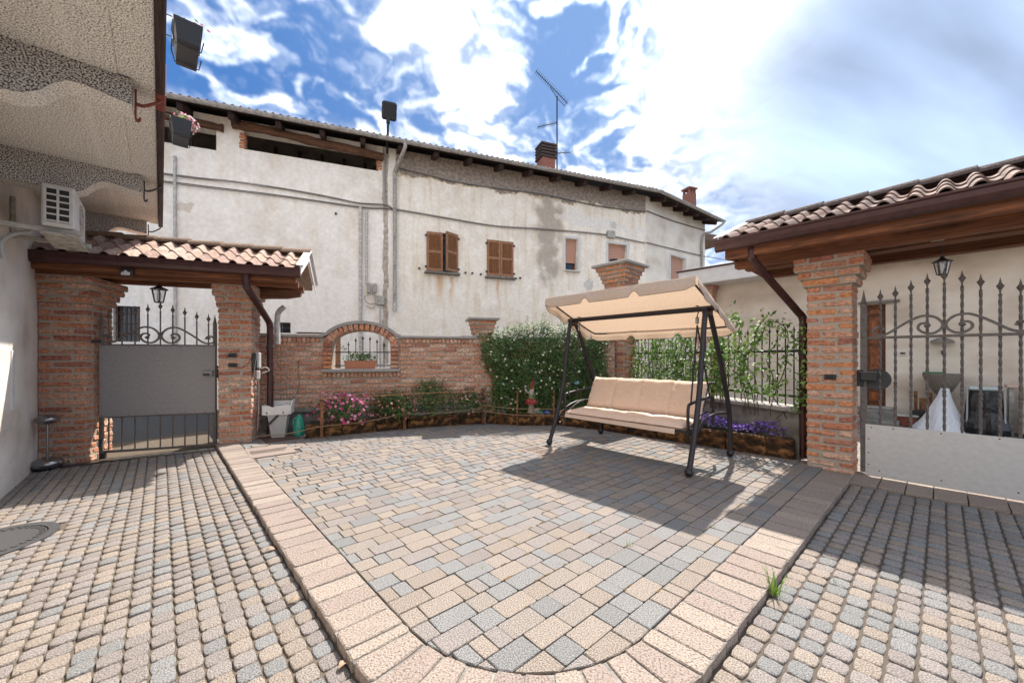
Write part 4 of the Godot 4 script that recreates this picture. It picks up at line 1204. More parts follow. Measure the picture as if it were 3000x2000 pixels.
	part("lock_lid", MB.new().cbox(Vector3(-0.52, 1.045, 0.05), Vector3(0.14, 0.012, 0.07), 0.004), M.iron, g)
	part("lock_keeper", MB.new().cbox(Vector3(-0.585, 0.98, 0.035), Vector3(0.05, 0.17, 0.04), 0.006), M.black_soft, g)
	part("lock_shield", MB.new().extrude(disc_pts(Vector3(-0.46, 0.97, 0.0), 0.11, 16), Vector3(0, 0, 0.006)), M.iron_fence, g)
	# edging of pale stone under the gate
	var k := struct("kerb_gate")
	var x := -0.62
	while x < 2.6:
		var l := rng.randf_range(0.17, 0.22)
		var poly := []
		for q in [[x + 0.004, -5.03], [x + l - 0.004, -5.03], [x + l - 0.004, -5.56], [x + 0.004, -5.56]]:
			var w := X * Vector3(q[0], 0, q[1])
			poly.append(Vector2(w.x, w.z))
		part("kerb_block", MB.new().slab(poly, -0.12, -0.028 + rng.randf() * 0.004, 0.006, rng, 0.0015), M.kerb[[0, 2, 0, 1][rng.randi() % 4]], k)
		x += l
	lantern("black lantern hanging from the brown tiled roof over the right gate", X * Vector3(0.0, 2.26, -5.58), 0.14, 0.72)
	var jb := thing("junction_box", "small white junction box on the beam above the right lantern", "junction box", X * Vector3(0.0, 2.3, -5.545), rt)
	part("cover", MB.new().cbox(Vector3(-0.03, 0.05, 0), Vector3(0.09, 0.075, 0.03), 0.005), M.white_old, jb)
	switch_box("black socket on the brick pillar left of the right gate", X, Vector3(-0.8, 0.985, -5.305))
	var dp := thing("downpipe", "dark brown downpipe behind the right gate pillar beside the fence", "downpipe", X * Vector3(-1.1, 0.02, -5.62), rt, "brown downpipes of the gate roofs")
	part("pipe", MB.new().tube(curve([Vector3(-0.33, 2.46, 0.71), Vector3(-0.33, 2.33, 0.71), Vector3(-0.3, 2.22, 0.65), Vector3(-0.06, 1.75, 0.1), Vector3(0.0, 1.62, 0.0), Vector3(0.0, 1.4, 0.0), Vector3(0.0, 0.0, 0.0)]), 0.042, 12), M.gutter, dp)
	part("bracket", MB.new().lathe([Vector2(0.046, 1.2), Vector2(0.05, 1.22), Vector2(0.046, 1.24)], 12), M.iron_fence, dp)

func disc_pts(c: Vector3, r: float, n: int) -> Array:
	var out := []
	for k in n: out.append(c + Vector3(cos(TAU * k / n) * r, sin(TAU * k / n) * r, 0))
	return out
func twisted(p: Vector3, q: Vector3, r: float) -> MB:      # a square bar twisted along its length
	var b := MB.new()
	var n := int(p.distance_to(q) / 0.02)
	var prev := []
	for i in n + 1:
		var c := p.lerp(q, float(i) / n)
		var ring := []
		for k in 4:
			var g := TAU * k / 4.0 + i * 0.42
			ring.append(c + Vector3(cos(g), 0, sin(g)) * r * 1.25)
		if i > 0:
			for k in 4:
				var m := (k + 1) % 4
				b.fan([prev[k], prev[m], ring[m]], (c + p.lerp(q, float(i - 1) / n)) * 0.5)
				b.fan([prev[k], ring[m], ring[k]], (c + p.lerp(q, float(i - 1) / n)) * 0.5)
		prev = ring
	return b

# ---------------------------------------------------------------- the house on the left
func make_left_house() -> void:
	rng.seed = 51
	var rt := turn(DEG_HOUSE)
	var X := Transform3D(RB(DEG_HOUSE), AB(5.0, -1.12))      # x = a - 5, z = distance from the wall
	var t := thing("plastered_house", "pale plastered house at the left edge with a speckled stone balcony", "house", X.origin, rt)
	part("wall", MB.new().box(Vector3(-1.0, 3.4, -0.2), Vector3(10.4, 7.6, 0.4)), M.wall_left, t)
	# balcony: slab with drip grooves near its outer edge
	var sl := MB.new()
	sl.box(Vector3(-0.85, 3.25, 0.45), Vector3(7.2, 0.2, 0.9))
	sl.box(Vector3(-0.85, 3.245, 0.955), Vector3(7.2, 0.17, 0.11))
	sl.box(Vector3(-0.85, 3.25, 1.05), Vector3(7.2, 0.2, 0.08))
	part("balcony_slab", sl, M.granite, t)
	part("balcony_edge", MB.new().cbox(Vector3(-0.85, 3.235, 1.118), Vector3(7.26, 0.24, 0.052), 0.012), M.wood_dark_edge, t)
	for a in [1.85, 3.82, 5.79, 7.68]:
		var prof := []
		for q in [[0.0, 3.149], [0.97, 3.149], [0.97, 2.975], [0.86, 2.99], [0.74, 3.012], [0.67, 3.005], [0.61, 2.96], [0.55, 2.885], [0.48, 2.84], [0.4, 2.828], [0.25, 2.84], [0.0, 2.85]]:
			prof.append(Vector3(a - 5.0, q[1], q[0]))
		part("corbel", MB.new().extrude(prof, Vector3(0.2, 0, 0)), M.granite_corbel, t)
		var sof := MB.new()      # corbel underside in the paler slab granite, sides in the darker one
		for i in range(2, prof.size() - 1):
			var p0: Vector3 = prof[i]; var p1: Vector3 = prof[i + 1]
			var dn := Vector3(0, -0.004, 0)
			sof.fan([p0 + dn, p1 + dn, p1 + dn + Vector3(0.2, 0, 0), p0 + dn + Vector3(0.2, 0, 0)], Vector3(p0.x, 4.0, p0.z))
		part("corbel_soffit", sof, M.granite, t)
		var im: Material = M.red_paint if absf(a - 3.82) < 0.1 else M.iron_fence
		var br := MB.new()
		br.bar(curve([Vector3(a - 4.9, 3.13, 0.985), Vector3(a - 4.9, 3.05, 0.985), Vector3(a - 4.9, 2.93, 0.985), Vector3(a - 4.9, 2.915, 1.0), Vector3(a - 4.9, 2.935, 1.01)], 5), 0.012, 0.035, Vector3(1, 0, 0))
		br.bar(curve([Vector3(a - 4.9, 3.03, 0.99), Vector3(a - 4.9, 3.035, 1.03), Vector3(a - 4.9, 3.08, 1.09), Vector3(a - 4.9, 3.11, 1.12)], 4), 0.012, 0.03, Vector3(1, 0, 0))
		part("edge_bracket", br, im, t)
		if absf(a - 3.82) < 0.1: part("painted_joint", MB.new().cbox(Vector3(a - 4.86, 3.235, 1.12), Vector3(0.26, 0.25, 0.06), 0.01), M.red_paint, t)
	# railing on the balcony
	part("rail", MB.new().box(Vector3(-0.85, 4.3, 1.02), Vector3(7.2, 0.04, 0.04)), M.iron_fence, t)
	for i in 60: part("baluster", MB.new().box(Vector3(-4.4 + i * 0.12, 3.82, 1.02), Vector3(0.014, 0.94, 0.014)), M.iron_fence, t)
	for i in 3: part("cover_plate", MB.new().cbox(Vector3(1.33, 1.165 - i * 0.205, 0.004), Vector3(0.11, 0.2, 0.012), 0.003), M.soffit_white, t)
	# flower boxes hung outside the railing
	flower_box("black flower box hanging highest outside the balcony railing", AB(4.88, 0.19, 4.1), rt, [Color(0.35, 0.05, 0.08)], 6)
	flower_box("black flower box with pink and white flowers hanging before the old barn", AB(6.84, 0.2, 4.1), rt, [Color(0.7, 0.25, 0.4), Color(0.75, 0.7, 0.62)], 110)
	# air conditioner on wall brackets under the balcony
	var ac := thing("air_conditioner", "white outdoor air conditioner unit on wall brackets under the balcony", "air conditioner", X * Vector3(1.0, 2.4, 0.0), rt)
	part("casing", MB.new().cbox(Vector3(0.0, 0.235, 0.395), Vector3(0.72, 0.4, 0.21), 0.012), M.white, ac)
	part("end_recess", MB.new().box(Vector3(-0.362, 0.24, 0.395), Vector3(0.004, 0.33, 0.16)), M.black_soft, ac)
	for i in 6: part("louvre", MB.new().box(Vector3(-0.368, 0.085 + i * 0.062, 0.395), Vector3(0.014, 0.014, 0.17)), M.white, ac)
	for z in [0.315, 0.395, 0.475]: part("louvre_post", MB.new().box(Vector3(-0.368, 0.24, z), Vector3(0.014, 0.34, 0.016)), M.white, ac)
	for r in [0.06, 0.1, 0.14]:
		part("fan_guard_ring", MB.new().lathe([Vector2(r - 0.004, 0), Vector2(r, 0.006), Vector2(r + 0.004, 0)], 24, Vector3.ZERO, Basis(Vector3(1, 0, 0), PI / 2)), M.white_old, ac, at(Vector3(0.05, 0.235, 0.502)))
	for x in [-0.3, 0.26]:
		part("bracket_arm", MB.new().cbox(Vector3(x, 0.01, 0.28), Vector3(0.04, 0.045, 0.55), 0.004), M.white_old, ac)
		part("bracket_upright", MB.new().cbox(Vector3(x, 0.2, 0.02), Vector3(0.04, 0.42, 0.03), 0.004), M.white_old, ac)
	part("drip_tray", MB.new().cbox(Vector3(0.0, -0.03, 0.4), Vector3(0.74, 0.02, 0.24), 0.004), M.white_old, ac)
	part("hose", MB.new().tube(curve([Vector3(-0.15, 0.0, 0.2), Vector3(-0.2, -0.06, 0.1), Vector3(-0.24, -0.16, 0.04), Vector3(-0.22, -0.3, 0.05)]), 0.02, 8), M.grey_plastic, ac)
	# chrome ashtray stand in the corner
	var st := thing("ashtray_stand", "chrome standing ashtray with bulbous foot and bowl in the corner by the pillar", "ashtray stand", G(-5.52, 4.62, -0.142))
	part("foot", MB.new().ball(0.135, 0.078, Vector3(0, 0.076, 0)), M.steel, st)
	part("pole", MB.new().tube([Vector3(0, 0.14, 0), Vector3(0, 0.56, 0)], 0.013, 10), M.steel, st)
	part("bowl", MB.new().ball(0.105, 0.06, Vector3(0, 0.6, 0)), M.steel, st)

func flower_box(label: String, p: Vector3, rt: float, cols: Array, flowers: int) -> void:
	var t := thing("flower_box", label, "flower box", p, rt, "flower boxes on the balcony")
	var L := 0.44
	var b := MB.new()
	var rings := []
	for q in [[0.0, 0.8], [0.17, 0.97], [0.172, 1.05], [0.2, 1.06], [0.2, 0.97], [0.16, 0.93]]:
		var hx: float = L * 0.5 * (0.93 + 0.07 * q[1])
		var hz: float = 0.1 * q[1]
		rings.append([Vector3(-hx, q[0], -hz), Vector3(hx, q[0], -hz), Vector3(hx, q[0], hz), Vector3(-hx, q[0], hz)])
	for i in rings.size() - 1:
		for k in 4:
			var m := (k + 1) % 4
			b.quad(rings[i][m], rings[i][k], rings[i + 1][k], rings[i + 1][m])
	b.fan(rings[0], Vector3(0, 0.1, 0))
	part("box", b, M.planter_black, t)
	part("soil", MB.new().box(Vector3(0, 0.14, 0), Vector3(L * 0.94, 0.02, 0.17)), M.soil, t)
	for x in [-0.15, 0.15]:
		part("hanger", MB.new().tube([Vector3(x, 0.21, -0.3), Vector3(x, 0.215, -0.11), Vector3(x, 0.09, -0.115), Vector3(x, -0.012, -0.09), Vector3(x, -0.012, 0.095), Vector3(x, 0.09, 0.115)], 0.006, 5), M.black, t)
	plant(t, "foliage", Vector3(0, 0.21, 0.0), Vector3(L * 0.52, 0.05 + flowers * 0.0005, 0.1), 60 + flowers, 0.045, [Color(0.1, 0.2, 0.04), Color(0.16, 0.27, 0.06), Color(0.25, 0.34, 0.12)], M.leaf, leaf_mesh)
	plant(t, "blossoms", Vector3(0, 0.23, 0.05), Vector3(L * 0.52, 0.1, 0.15), flowers, 0.035, cols, M.petal, flower_mesh)

# ---------------------------------------------------------------- the old farmhouse behind the street
func facade_texture() -> ImageTexture:      # weathered plaster, 20.4 m by 7.6 m: stains, repairs and the bare band under the eaves, as they lie on the wall
	var w := 1280
	var h := 480
	var im := Image.create(w, h, false, Image.FORMAT_RGB8)
	var n1 := noise(131, 0.35, 5)
	var n2 := noise(133, 1.6, 5)
	var n3 := noise(137, 7.0, 3)
	for y in h:
		var wy := 7.3 - 7.6 * (y + 0.5) / h
		for x in w:
			var s := -6.0 + 20.41 * (x + 0.5) / w
			var a := n1.get_noise_2d(s, wy)
			var b := n2.get_noise_2d(s, wy)
			var f := n3.get_noise_2d(s, wy)
			var run := n2.get_noise_2d(s * 2.2, wy * 0.22)      # marks run down by rain
			var c := Color(0.955, 0.925, 0.885) if s < 5.3 else Color(0.945, 0.905, 0.845)
			c = c.lerp(Color(0.84, 0.79, 0.73), clampf(a * 0.7 + b * 0.35 + 0.0, 0.0, 0.55))
			c = c.lerp(Color(0.82, 0.73, 0.6), clampf(run * 0.8, 0.0, 0.35) * (1.0 if s > 5.3 else 0.45))
			c = c.lerp(Color(0.99, 0.97, 0.94), clampf(-b * 0.8, 0.0, 0.5))
			if s > 5.3:
				# render fallen away under the eaves: grey coat below
				var edge := 6.62 + 0.16 * b + 0.05 * f + 0.12 * a
				if wy > edge: c = c.lerp(Color(0.55, 0.5, 0.46) * (1.0 + f * 0.25), 0.85)
				elif wy > edge - 0.05: c = Color(0.86, 0.78, 0.66)
				# grey patches where the coat has worn through
				var patch := maxf(0.0, 1.0 - Vector2((s - 10.35) / 0.75, (wy - 5.9) / 1.25).length()) + maxf(0.0, 1.0 - Vector2((s - 10.3) / 0.55, (wy - 4.5) / 1.3).length()) * 0.9
				c = c.lerp(Color(0.64, 0.59, 0.53), clampf((patch + b * 0.6 + f * 0.25) * 1.2 * minf(patch * 3.0, 1.0), 0.0, 0.75))
				for q in [[12.4, 5.95, 1.1, 0.22], [11.3, 6.05, 0.8, 0.2], [13.6, 5.9, 0.9, 0.15]]:
					var rp := 1.0 - Vector2((s - q[0]) / q[2], (wy - q[1] + b * 0.3) / q[3]).length()
					if rp > 0.0: c = c.lerp(Color(0.9, 0.88, 0.85), 0.65)
				for q in [[12.95, 6.0, 0.14], [13.5, 5.3, 0.2], [11.9, 3.75, 0.2]]:
					if Vector2(s - q[0], wy - q[1] + f * 0.1).length() < q[2]: c = c.lerp(Color(0.72, 0.71, 0.7), 0.6)
				# rust under the first sill
				for q in [[6.6, 3.68, 0.16], [6.95, 3.68, 0.08], [8.5, 3.68, 0.07]]:
					var dx: float = absf(s - q[0] + b * 0.08) / q[2]
					if wy < q[1] and wy > 2.7: c = c.lerp(Color(0.76, 0.54, 0.33), clampf(1.0 - dx, 0.0, 1.0) * clampf((wy - 2.7 + f * 0.5) / 0.9, 0.0, 1.0) * 0.6)
			else:
				# old seam beside the downpipe
				if absf(s - 5.02 + b * 0.05) < 0.07 and wy > 1.0: c = c.lerp(Color(0.5, 0.44, 0.38), 0.55 + f * 0.4)
				if Vector2((s - 0.3) / 0.25, (wy - 4.9) / 0.2).length() < 0.7 + b: c = c.lerp(Color(0.76, 0.7, 0.62), 0.5)
			im.set_pixel(x, y, c * (1.0 + f * 0.05))
	return ImageTexture.create_from_image(im)

func panel_wall(x0: float, x1: float, y0: float, y1: float, holes: Array, thick: float, deep: float) -> MB:
	# a wall face at z = 0 with real openings; uv runs over the whole face
	var b := MB.new()
	var xs := [x0, x1]
	var ys := [y0, y1]
	for h in holes:
		for v in [h.position.x, h.end.x]:
			if v > x0 and v < x1: xs.append(v)
		for v in [h.position.y, h.end.y]:
			if v > y0 and v < y1: ys.append(v)
	xs.sort(); ys.sort()
	var U := func(x: float, y: float) -> Vector2: return Vector2((x - x0) / (x1 - x0), (y1 - y) / (y1 - y0))
	for i in xs.size() - 1:
		for k in ys.size() - 1:
			var a: float = xs[i]; var c: float = xs[i + 1]; var d: float = ys[k]; var e: float = ys[k + 1]
			if c - a < 0.0001 or e - d < 0.0001: continue
			var inside := false
			for h in holes:
				if h.has_point(Vector2((a + c) * 0.5, (d + e) * 0.5)): inside = true
			if inside: continue
			b.quaduv(Vector3(a, d, 0), Vector3(c, d, 0), Vector3(c, e, 0), Vector3(a, e, 0), U.call(a, d), U.call(c, d), U.call(c, e), U.call(a, e))
			b.quaduv(Vector3(c, d, -thick), Vector3(a, d, -thick), Vector3(a, e, -thick), Vector3(c, e, -thick), U.call(c, d), U.call(a, d), U.call(a, e), U.call(c, e))
	for h in holes:
		var a: float = maxf(h.position.x, x0); var c: float = minf(h.end.x, x1); var d: float = h.position.y; var e: float = h.end.y
		var z := -deep
		var q := [[Vector3(a, d, z), Vector3(c, d, z), Vector3(c, d, 0), Vector3(a, d, 0)], [Vector3(a, e, 0), Vector3(c, e, 0), Vector3(c, e, z), Vector3(a, e, z)], [Vector3(a, d, 0), Vector3(a, e, 0), Vector3(a, e, z), Vector3(a, d, z)], [Vector3(c, d, z), Vector3(c, e, z), Vector3(c, e, 0), Vector3(c, d, 0)]]
		for f in q: b.quaduv(f[0], f[1], f[2], f[3], U.call(f[0].x, f[0].y), U.call(f[1].x, f[1].y), U.call(f[2].x, f[2].y), U.call(f[3].x, f[3].y))
	return b

func shutter_leaf(parent: Node3D, x: float, y: float, w: float, h: float, z: float, ang: float, right: bool) -> void:
	# hinged on its outer side
	var rot := Basis(Vector3.UP, ang if right else -ang)
	var xf := Transform3D(rot, Vector3(x, y, z))
	var sg := -1.0 if right else 1.0
	var f := MB.new()
	f.box(Vector3(sg * 0.03, h * 0.5, 0), Vector3(0.06, h, 0.04)); f.box(Vector3(sg * (w - 0.03), h * 0.5, 0), Vector3(0.06, h, 0.04))
	for yy in [0.04, h - 0.04, h * 0.5]: f.box(Vector3(sg * w * 0.5, yy, 0), Vector3(w - 0.12, 0.08, 0.038))
	var o := part("shutter", f, M.shutter, parent, xf)
	var l := MB.new()
	var n := int(h / 0.055)
	for i in n: l.box(Vector3(sg * w * 0.5, 0.08 + i * (h - 0.14) / n, 0), Vector3(w - 0.12, 0.05, 0.008), Basis(Vector3(1, 0, 0), 0.7))
	stuff(part("louvres", l, M.shutter, o))
	for yy in [0.12, h - 0.12]: part("hinge", MB.new().box(Vector3(-sg * 0.02, yy, 0.02), Vector3(0.07, 0.05, 0.03)), M.black, o)

func make_farmhouse() -> void:
	rng.seed = 53
	var rt := turn(DEG_FACADE)
	var X := Transform3D(RB(DEG_FACADE), G(-8.36, 9.5))
	var t := thing("farmhouse", "long old cream plastered farmhouse with brown shutters and open loft behind the wall", "house", X.origin, rt)
	var fm := StandardMaterial3D.new()
	fm.albedo_texture = facade_texture(); fm.albedo_color = Color(1, 1, 1); fm.roughness = 0.95
	fm.normal_enabled = false
	var holes := [Rect2(-6.5, 6.42, 7.44, 0.52), Rect2(1.53, 6.57, 3.29, 0.5), Rect2(6.2, 3.78, 0.94, 1.22), Rect2(8.11, 3.78, 0.9, 1.17), Rect2(10.96, 4.2, 0.49, 1.12), Rect2(12.72, 3.9, 0.82, 1.43), Rect2(-1.07, 1.56, 0.5, 0.84), Rect2(2.19, 1.84, 0.4, 0.28), Rect2(2.73, -0.2, 1.09, 2.07)]
	part("wall", panel_wall(-6.0, 14.41, -0.3, 7.3, holes, 0.3, 0.28), fm, t)
	var W := Transform3D(Basis(Vector3.UP, turn(52.0) - rt), Vector3(14.41, 0, 0))      # the end turns away from the street
	part("end_wall", panel_wall(0.0, 4.66, -0.3, 7.3, [Rect2(1.76, 3.85, 1.16, 1.5)], 0.3, 0.28), M.facade_end, t, W)
	part("gable_wall", MB.new().extrude([Vector3(4.36, -0.3, -0.35), Vector3(4.36, 7.3, -0.35), Vector3(4.36, 9.5, -5.85), Vector3(4.36, -0.3, -5.85)], Vector3(0.3, 0, 0)), M.facade_end, t, W)
	part("gable_wall", MB.new().extrude([Vector3(-6.0, -0.3, -0.35), Vector3(-6.0, 7.3, -0.35), Vector3(-6.0, 9.5, -5.85), Vector3(-6.0, -0.3, -5.85)], Vector3(0.3, 0, 0)), M.facade_end, t)
	part("back_wall", MB.new().box(Vector3(4.3, 4.78, -6.05), Vector3(20.6, 10.16, 0.3)), M.wall_beige, t)
	part("loft_floor", MB.new().box(Vector3(-0.4, 6.3, -3.0), Vector3(10.8, 0.1, 5.4)), M.wood_dark, t)
	part("loft_partition", MB.new().box(Vector3(5.0, 6.8, -3.0), Vector3(0.12, 1.3, 5.4)), M.wall_beige, t)
	for i in 5: part("loft_post", MB.new().box(Vector3(2.0 + i * 0.62, 6.85, -1.4), Vector3(0.08, 1.1, 0.1)), M.wood_dark, t)
	part("loft_rail", MB.new().box(Vector3(3.2, 6.85, -1.36), Vector3(3.4, 0.12, 0.04)), M.wood_dark, t)
	# roof: boards, tile edge, gutter, rafter ends
	var slope := 0.4
	var mk := func(x0: float, x1: float) -> Array:
		var bd := MB.new()
		bd.extrude([Vector3(x0, 7.2, 0.6), Vector3(x0, 7.2 + slope * 6.9, -6.3), Vector3(x0, 7.25 + slope * 6.9, -6.3), Vector3(x0, 7.25, 0.6)], Vector3(x1 - x0, 0, 0))
		return [bd]
	part("roof", mk.call(-6.2, 14.55)[0], M.wood_dark, t)
	part("roof", mk.call(-0.1, 5.0)[0], M.wood_dark, t, W)
	var tl := MB.new()
	for seg in [[-6.2, 14.5, Transform3D()], [0.0, 4.9, W]]:
		var x: float = seg[0]
		while x < seg[1]:
			var q := MB.new().tube([Vector3(x, 7.275, 0.64), Vector3(x, 7.275 + 0.4 * 0.6, 0.04)], 0.045, 8)
			tl.add(q, seg[2])
			x += 0.17
	stuff(part("eave_tiles", tl, M.tile_dark[2], t))
	for seg in [[-6.2, 14.6, Transform3D()], [0.05, 5.0, W]]:
		var outl := []
		for k in 9:
			var g := PI + PI * k / 8.0
			outl.append(Vector3(seg[0], 7.22 + sin(g) * 0.075, 0.7 + cos(g) * 0.075))
		for k in 9:
			var g := TAU - PI * k / 8.0
			outl.append(Vector3(seg[0], 7.22 + sin(g) * 0.066, 0.7 + cos(g) * 0.066))
		part("gutter", MB.new().extrude(outl, Vector3(seg[1] - seg[0], 0, 0)), M.gutter_zinc, t, seg[2])
	for i in 21:
		var s := -5.6 + i
		if s > 14.3: continue
		part("rafter", MB.new().cbox(Vector3(s, 7.2 + 0.02, 0.08), Vector3(0.13, 0.16, 1.1), 0.012, Basis(Vector3(1, 0, 0), 0.32)), M.wood_dark, t)
	for i in 6: part("rafter", MB.new().cbox(Vector3(0.35 + i * 0.82, 7.22, 0.08), Vector3(0.13, 0.16, 1.1), 0.012, Basis(Vector3(1, 0, 0), 0.32)), M.wood_dark, t, W)
	# rough beams over the loft openings
	var bm := curve([Vector3(1.3, 7.12, 0.08), Vector3(2.2, 7.1, 0.12), Vector3(3.2, 7.03, 0.1), Vector3(4.2, 6.99, 0.13), Vector3(4.95, 6.95, 0.08)], 5)
	var rr := []
	for k in bm.size(): rr.append(rng.randf_range(0.1, 0.13))
	part("beam", MB.new().tube(bm, rr, 8), M.wood_old, t)
	bm = curve([Vector3(-3.0, 7.1, 0.08), Vector3(-1.0, 7.08, 0.1), Vector3(0.3, 7.0, 0.1), Vector3(1.1, 6.98, 0.06)], 5)
	rr = []
	for k in bm.size(): rr.append(rng.randf_range(0.08, 0.11))
	part("beam", MB.new().tube(bm, rr, 8), M.wood_old, t)
	for q in [[1.5, 6.62], [1.5, 6.7], [1.52, 6.78], [1.5, 6.86], [1.51, 6.94], [4.84, 6.64], [4.85, 6.72], [4.83, 6.8], [4.85, 6.88]]:
		brick(t, Vector3(q[0], q[1], -0.04), Vector3(0.14, 0.062, 0.13), Basis(), [8, 1, 0])
	# windows
	for wv in [[6.2, 3.78, 0.94, 1.22], [8.11, 3.78, 0.9, 1.17]]:
		var wn := part("window", MB.new().box(Vector3(wv[0] + wv[2] * 0.5, wv[1] + wv[3] * 0.5, -0.2), Vector3(wv[2], wv[3], 0.03)), M.window, t)
		part("sill", MB.new().cbox(Vector3(wv[0] + wv[2] * 0.5, wv[1] - 0.035, 0.05), Vector3(wv[2] + 0.14, 0.06, 0.26), 0.01), M.concrete, wn)
	shutter_leaf(t, 6.2, 3.8, 0.48, 1.18, 0.03, 0.06, false)
	shutter_leaf(t, 7.15, 3.8, 0.48, 1.18, 0.03, 0.55, true)
	shutter_leaf(t, 8.11, 3.8, 0.445, 1.15, 0.02, 0.0, false)
	shutter_leaf(t, 9.01, 3.8, 0.445, 1.15, 0.02, 0.0, true)
	roller_window(t, Transform3D(), 10.96, 4.2, 0.49, 1.12, 0.25)
	roller_window(t, Transform3D(), 12.72, 3.9, 0.82, 1.43, 0.0)
	roller_window(t, W, 1.76, 3.85, 1.16, 1.5, 0.0)
	var bw := part("window", MB.new().box(Vector3(-0.82, 1.98, -0.2), Vector3(0.5, 0.84, 0.02)), M.window, t)
	for i in 6: part("grille_bar", MB.new().box(Vector3(-1.03 + i * 0.083, 1.98, -0.06), Vector3(0.014, 0.84, 0.014)), M.wood_old, bw)
	for y in [1.75, 2.0, 2.25]: part("grille_bar", MB.new().box(Vector3(-0.82, y, -0.058), Vector3(0.5, 0.012, 0.012)), M.wood_old, bw)
	var vw := part("window", MB.new().box(Vector3(2.39, 1.98, -0.18), Vector3(0.4, 0.28, 0.02)), M.window, t)
	part("grille_bar", MB.new().box(Vector3(2.39, 1.98, -0.05), Vector3(0.012, 0.28, 0.012)), M.iron, vw)
	part("grille_bar", MB.new().box(Vector3(2.39, 1.97, -0.048), Vector3(0.4, 0.012, 0.012)), M.iron, vw)
	var dr := part("door", MB.new().box(Vector3(3.275, 0.83, -0.12), Vector3(1.09, 2.07, 0.05)), M.shutter, t)
	for i in 5: part("door_rail", MB.new().box(Vector3(3.275, 0.1 + i * 0.42, -0.085), Vector3(1.09, 0.06, 0.02)), M.shutter, dr)
	# pipes, boxes and cables on the wall
	part("downpipe", MB.new().tube(curve([Vector3(5.5, 7.18, 0.7), Vector3(5.5, 7.05, 0.69), Vector3(5.42, 6.88, 0.5), Vector3(5.28, 6.62, 0.14), Vector3(5.27, 6.4, 0.08), Vector3(5.27, 5.0, 0.08), Vector3(5.27, 2.75, 0.08)]), 0.05, 10), M.gutter_zinc, t)
	part("downpipe_foot", MB.new().tube([Vector3(5.27, 2.78, 0.08), Vector3(5.27, 2.55, 0.08)], 0.062, 10), M.pipe_white, t)
	part("downpipe", MB.new().tube(curve([Vector3(4.75, 7.16, 0.75), Vector3(4.75, 7.04, 0.74), Vector3(4.4, 6.7, 0.4), Vector3(4.25, 6.5, 0.1), Vector3(4.25, 5.0, 0.07), Vector3(4.25, 0.0, 0.07)]), 0.05, 10), M.gutter_zinc, t, W)
	part("conduit", MB.new().tube([Vector3(4.34, 5.45, 0.05), Vector3(4.34, 0.0, 0.05)], 0.045, 8), M.pipe_white, t)
	part("conduit", MB.new().tube([Vector3(4.5, 5.4, 0.04), Vector3(4.5, 3.3, 0.04)], 0.03, 8), M.pipe_white, t)
	part("conduit", MB.new().tube([Vector3(4.87, 2.7, 0.03), Vector3(4.87, 0.0, 0.03)], 0.025, 8), M.pipe_white, t)
	part("conduit", MB.new().tube([Vector3(0.11, 6.1, 0.04), Vector3(0.12, 0.0, 0.04)], 0.035, 8), M.pipe_white, t)
	part("conduit", MB.new().tube([Vector3(4.97, 6.9, 0.06), Vector3(4.97, 5.6, 0.06)], 0.03, 8), M.cable_grey, t)
	for q in [[4.56, 3.16, 0.1, 0.28, 0.12], [4.72, 3.17, 0.1, 0.26, 0.1]]: part("meter_box", MB.new().cbox(Vector3(q[0], q[1], 0.05), Vector3(q[2], q[3], q[4]), 0.01), M.cable_grey, t)
	part("junction_box", MB.new().cbox(Vector3(4.88, 2.83, 0.05), Vector3(0.21, 0.27, 0.1), 0.01), M.white_old, t)
	part("junction_box", MB.new().cbox(Vector3(12.8, 5.63, 0.06), Vector3(0.32, 0.25, 0.12), 0.012), M.white_old, t)
	part("wire_coil", MB.new().tube(curve([Vector3(4.5, 3.05, 0.08), Vector3(4.75, 2.95, 0.12), Vector3(4.78, 2.75, 0.1), Vector3(4.55, 2.72, 0.1), Vector3(4.45, 2.9, 0.12), Vector3(4.7, 2.98, 0.1), Vector3(4.7, 2.6, 0.08), Vector3(4.5, 2.65, 0.06)]), 0.012, 5), M.cable_grey, t)
	for q in [[3.7, 5.18, 0.035], [5.98, 3.85, 0.03], [7.4, 3.83, 0.03], [7.62, 3.83, 0.03], [7.9, 3.82, 0.03], [9.25, 3.8, 0.03]]:
		part("shutter_catch", MB.new().box(Vector3(q[0], q[1], 0.03), Vector3(0.05, 0.05, 0.06)), M.black, t)
	var runs := {"lower bundle of cables sagging along the whole farmhouse front": [[-6, 5.46], [-0.05, 5.47], [2.2, 5.49], [4.32, 5.47], [5.22, 5.53], [6.8, 5.47], [8.39, 5.42], [10.14, 5.54], [12.43, 5.62], [13.2, 5.58], [14.35, 5.52]],
		"upper cable on the left half of the farmhouse front": [[-6, 5.66], [-0.05, 5.66], [1.3, 5.69], [2.6, 5.69], [3.6, 5.62], [4.29, 5.58], [5.0, 5.62], [5.2, 5.55]],
		"upper sagging cable bundle under the farmhouse eaves": [[5.3, 6.78], [6.3, 6.7], [7.3, 6.64], [8.8, 6.66], [10.14, 6.7], [12.3, 6.62], [14.35, 6.7]]}
	for lb in runs:
		var c := thing("cable_bundle", lb, "cable", X * Vector3(5.0, 5.5, 0.0), rt, "cables along the farmhouse")
		for k in 3:
			var pts := []
			for q in runs[lb]: pts.append(Vector3(q[0] - 5.0, q[1] - 5.5 - k * 0.022 + rng.randf_range(-0.012, 0.012), 0.03 + k * 0.012))
			part("cable", MB.new().tube(curve(pts, 5), 0.008 if k else 0.011, 5), M.cable_grey if k == 0 else M.cable, c)
	var c2 := thing("cable_bundle", "cable crossing the turned end of the farmhouse towards the right", "cable", X * (W * Vector3(0, 5.5, 0)), rt + turn(52.0) - turn(DEG_FACADE), "cables along the farmhouse")
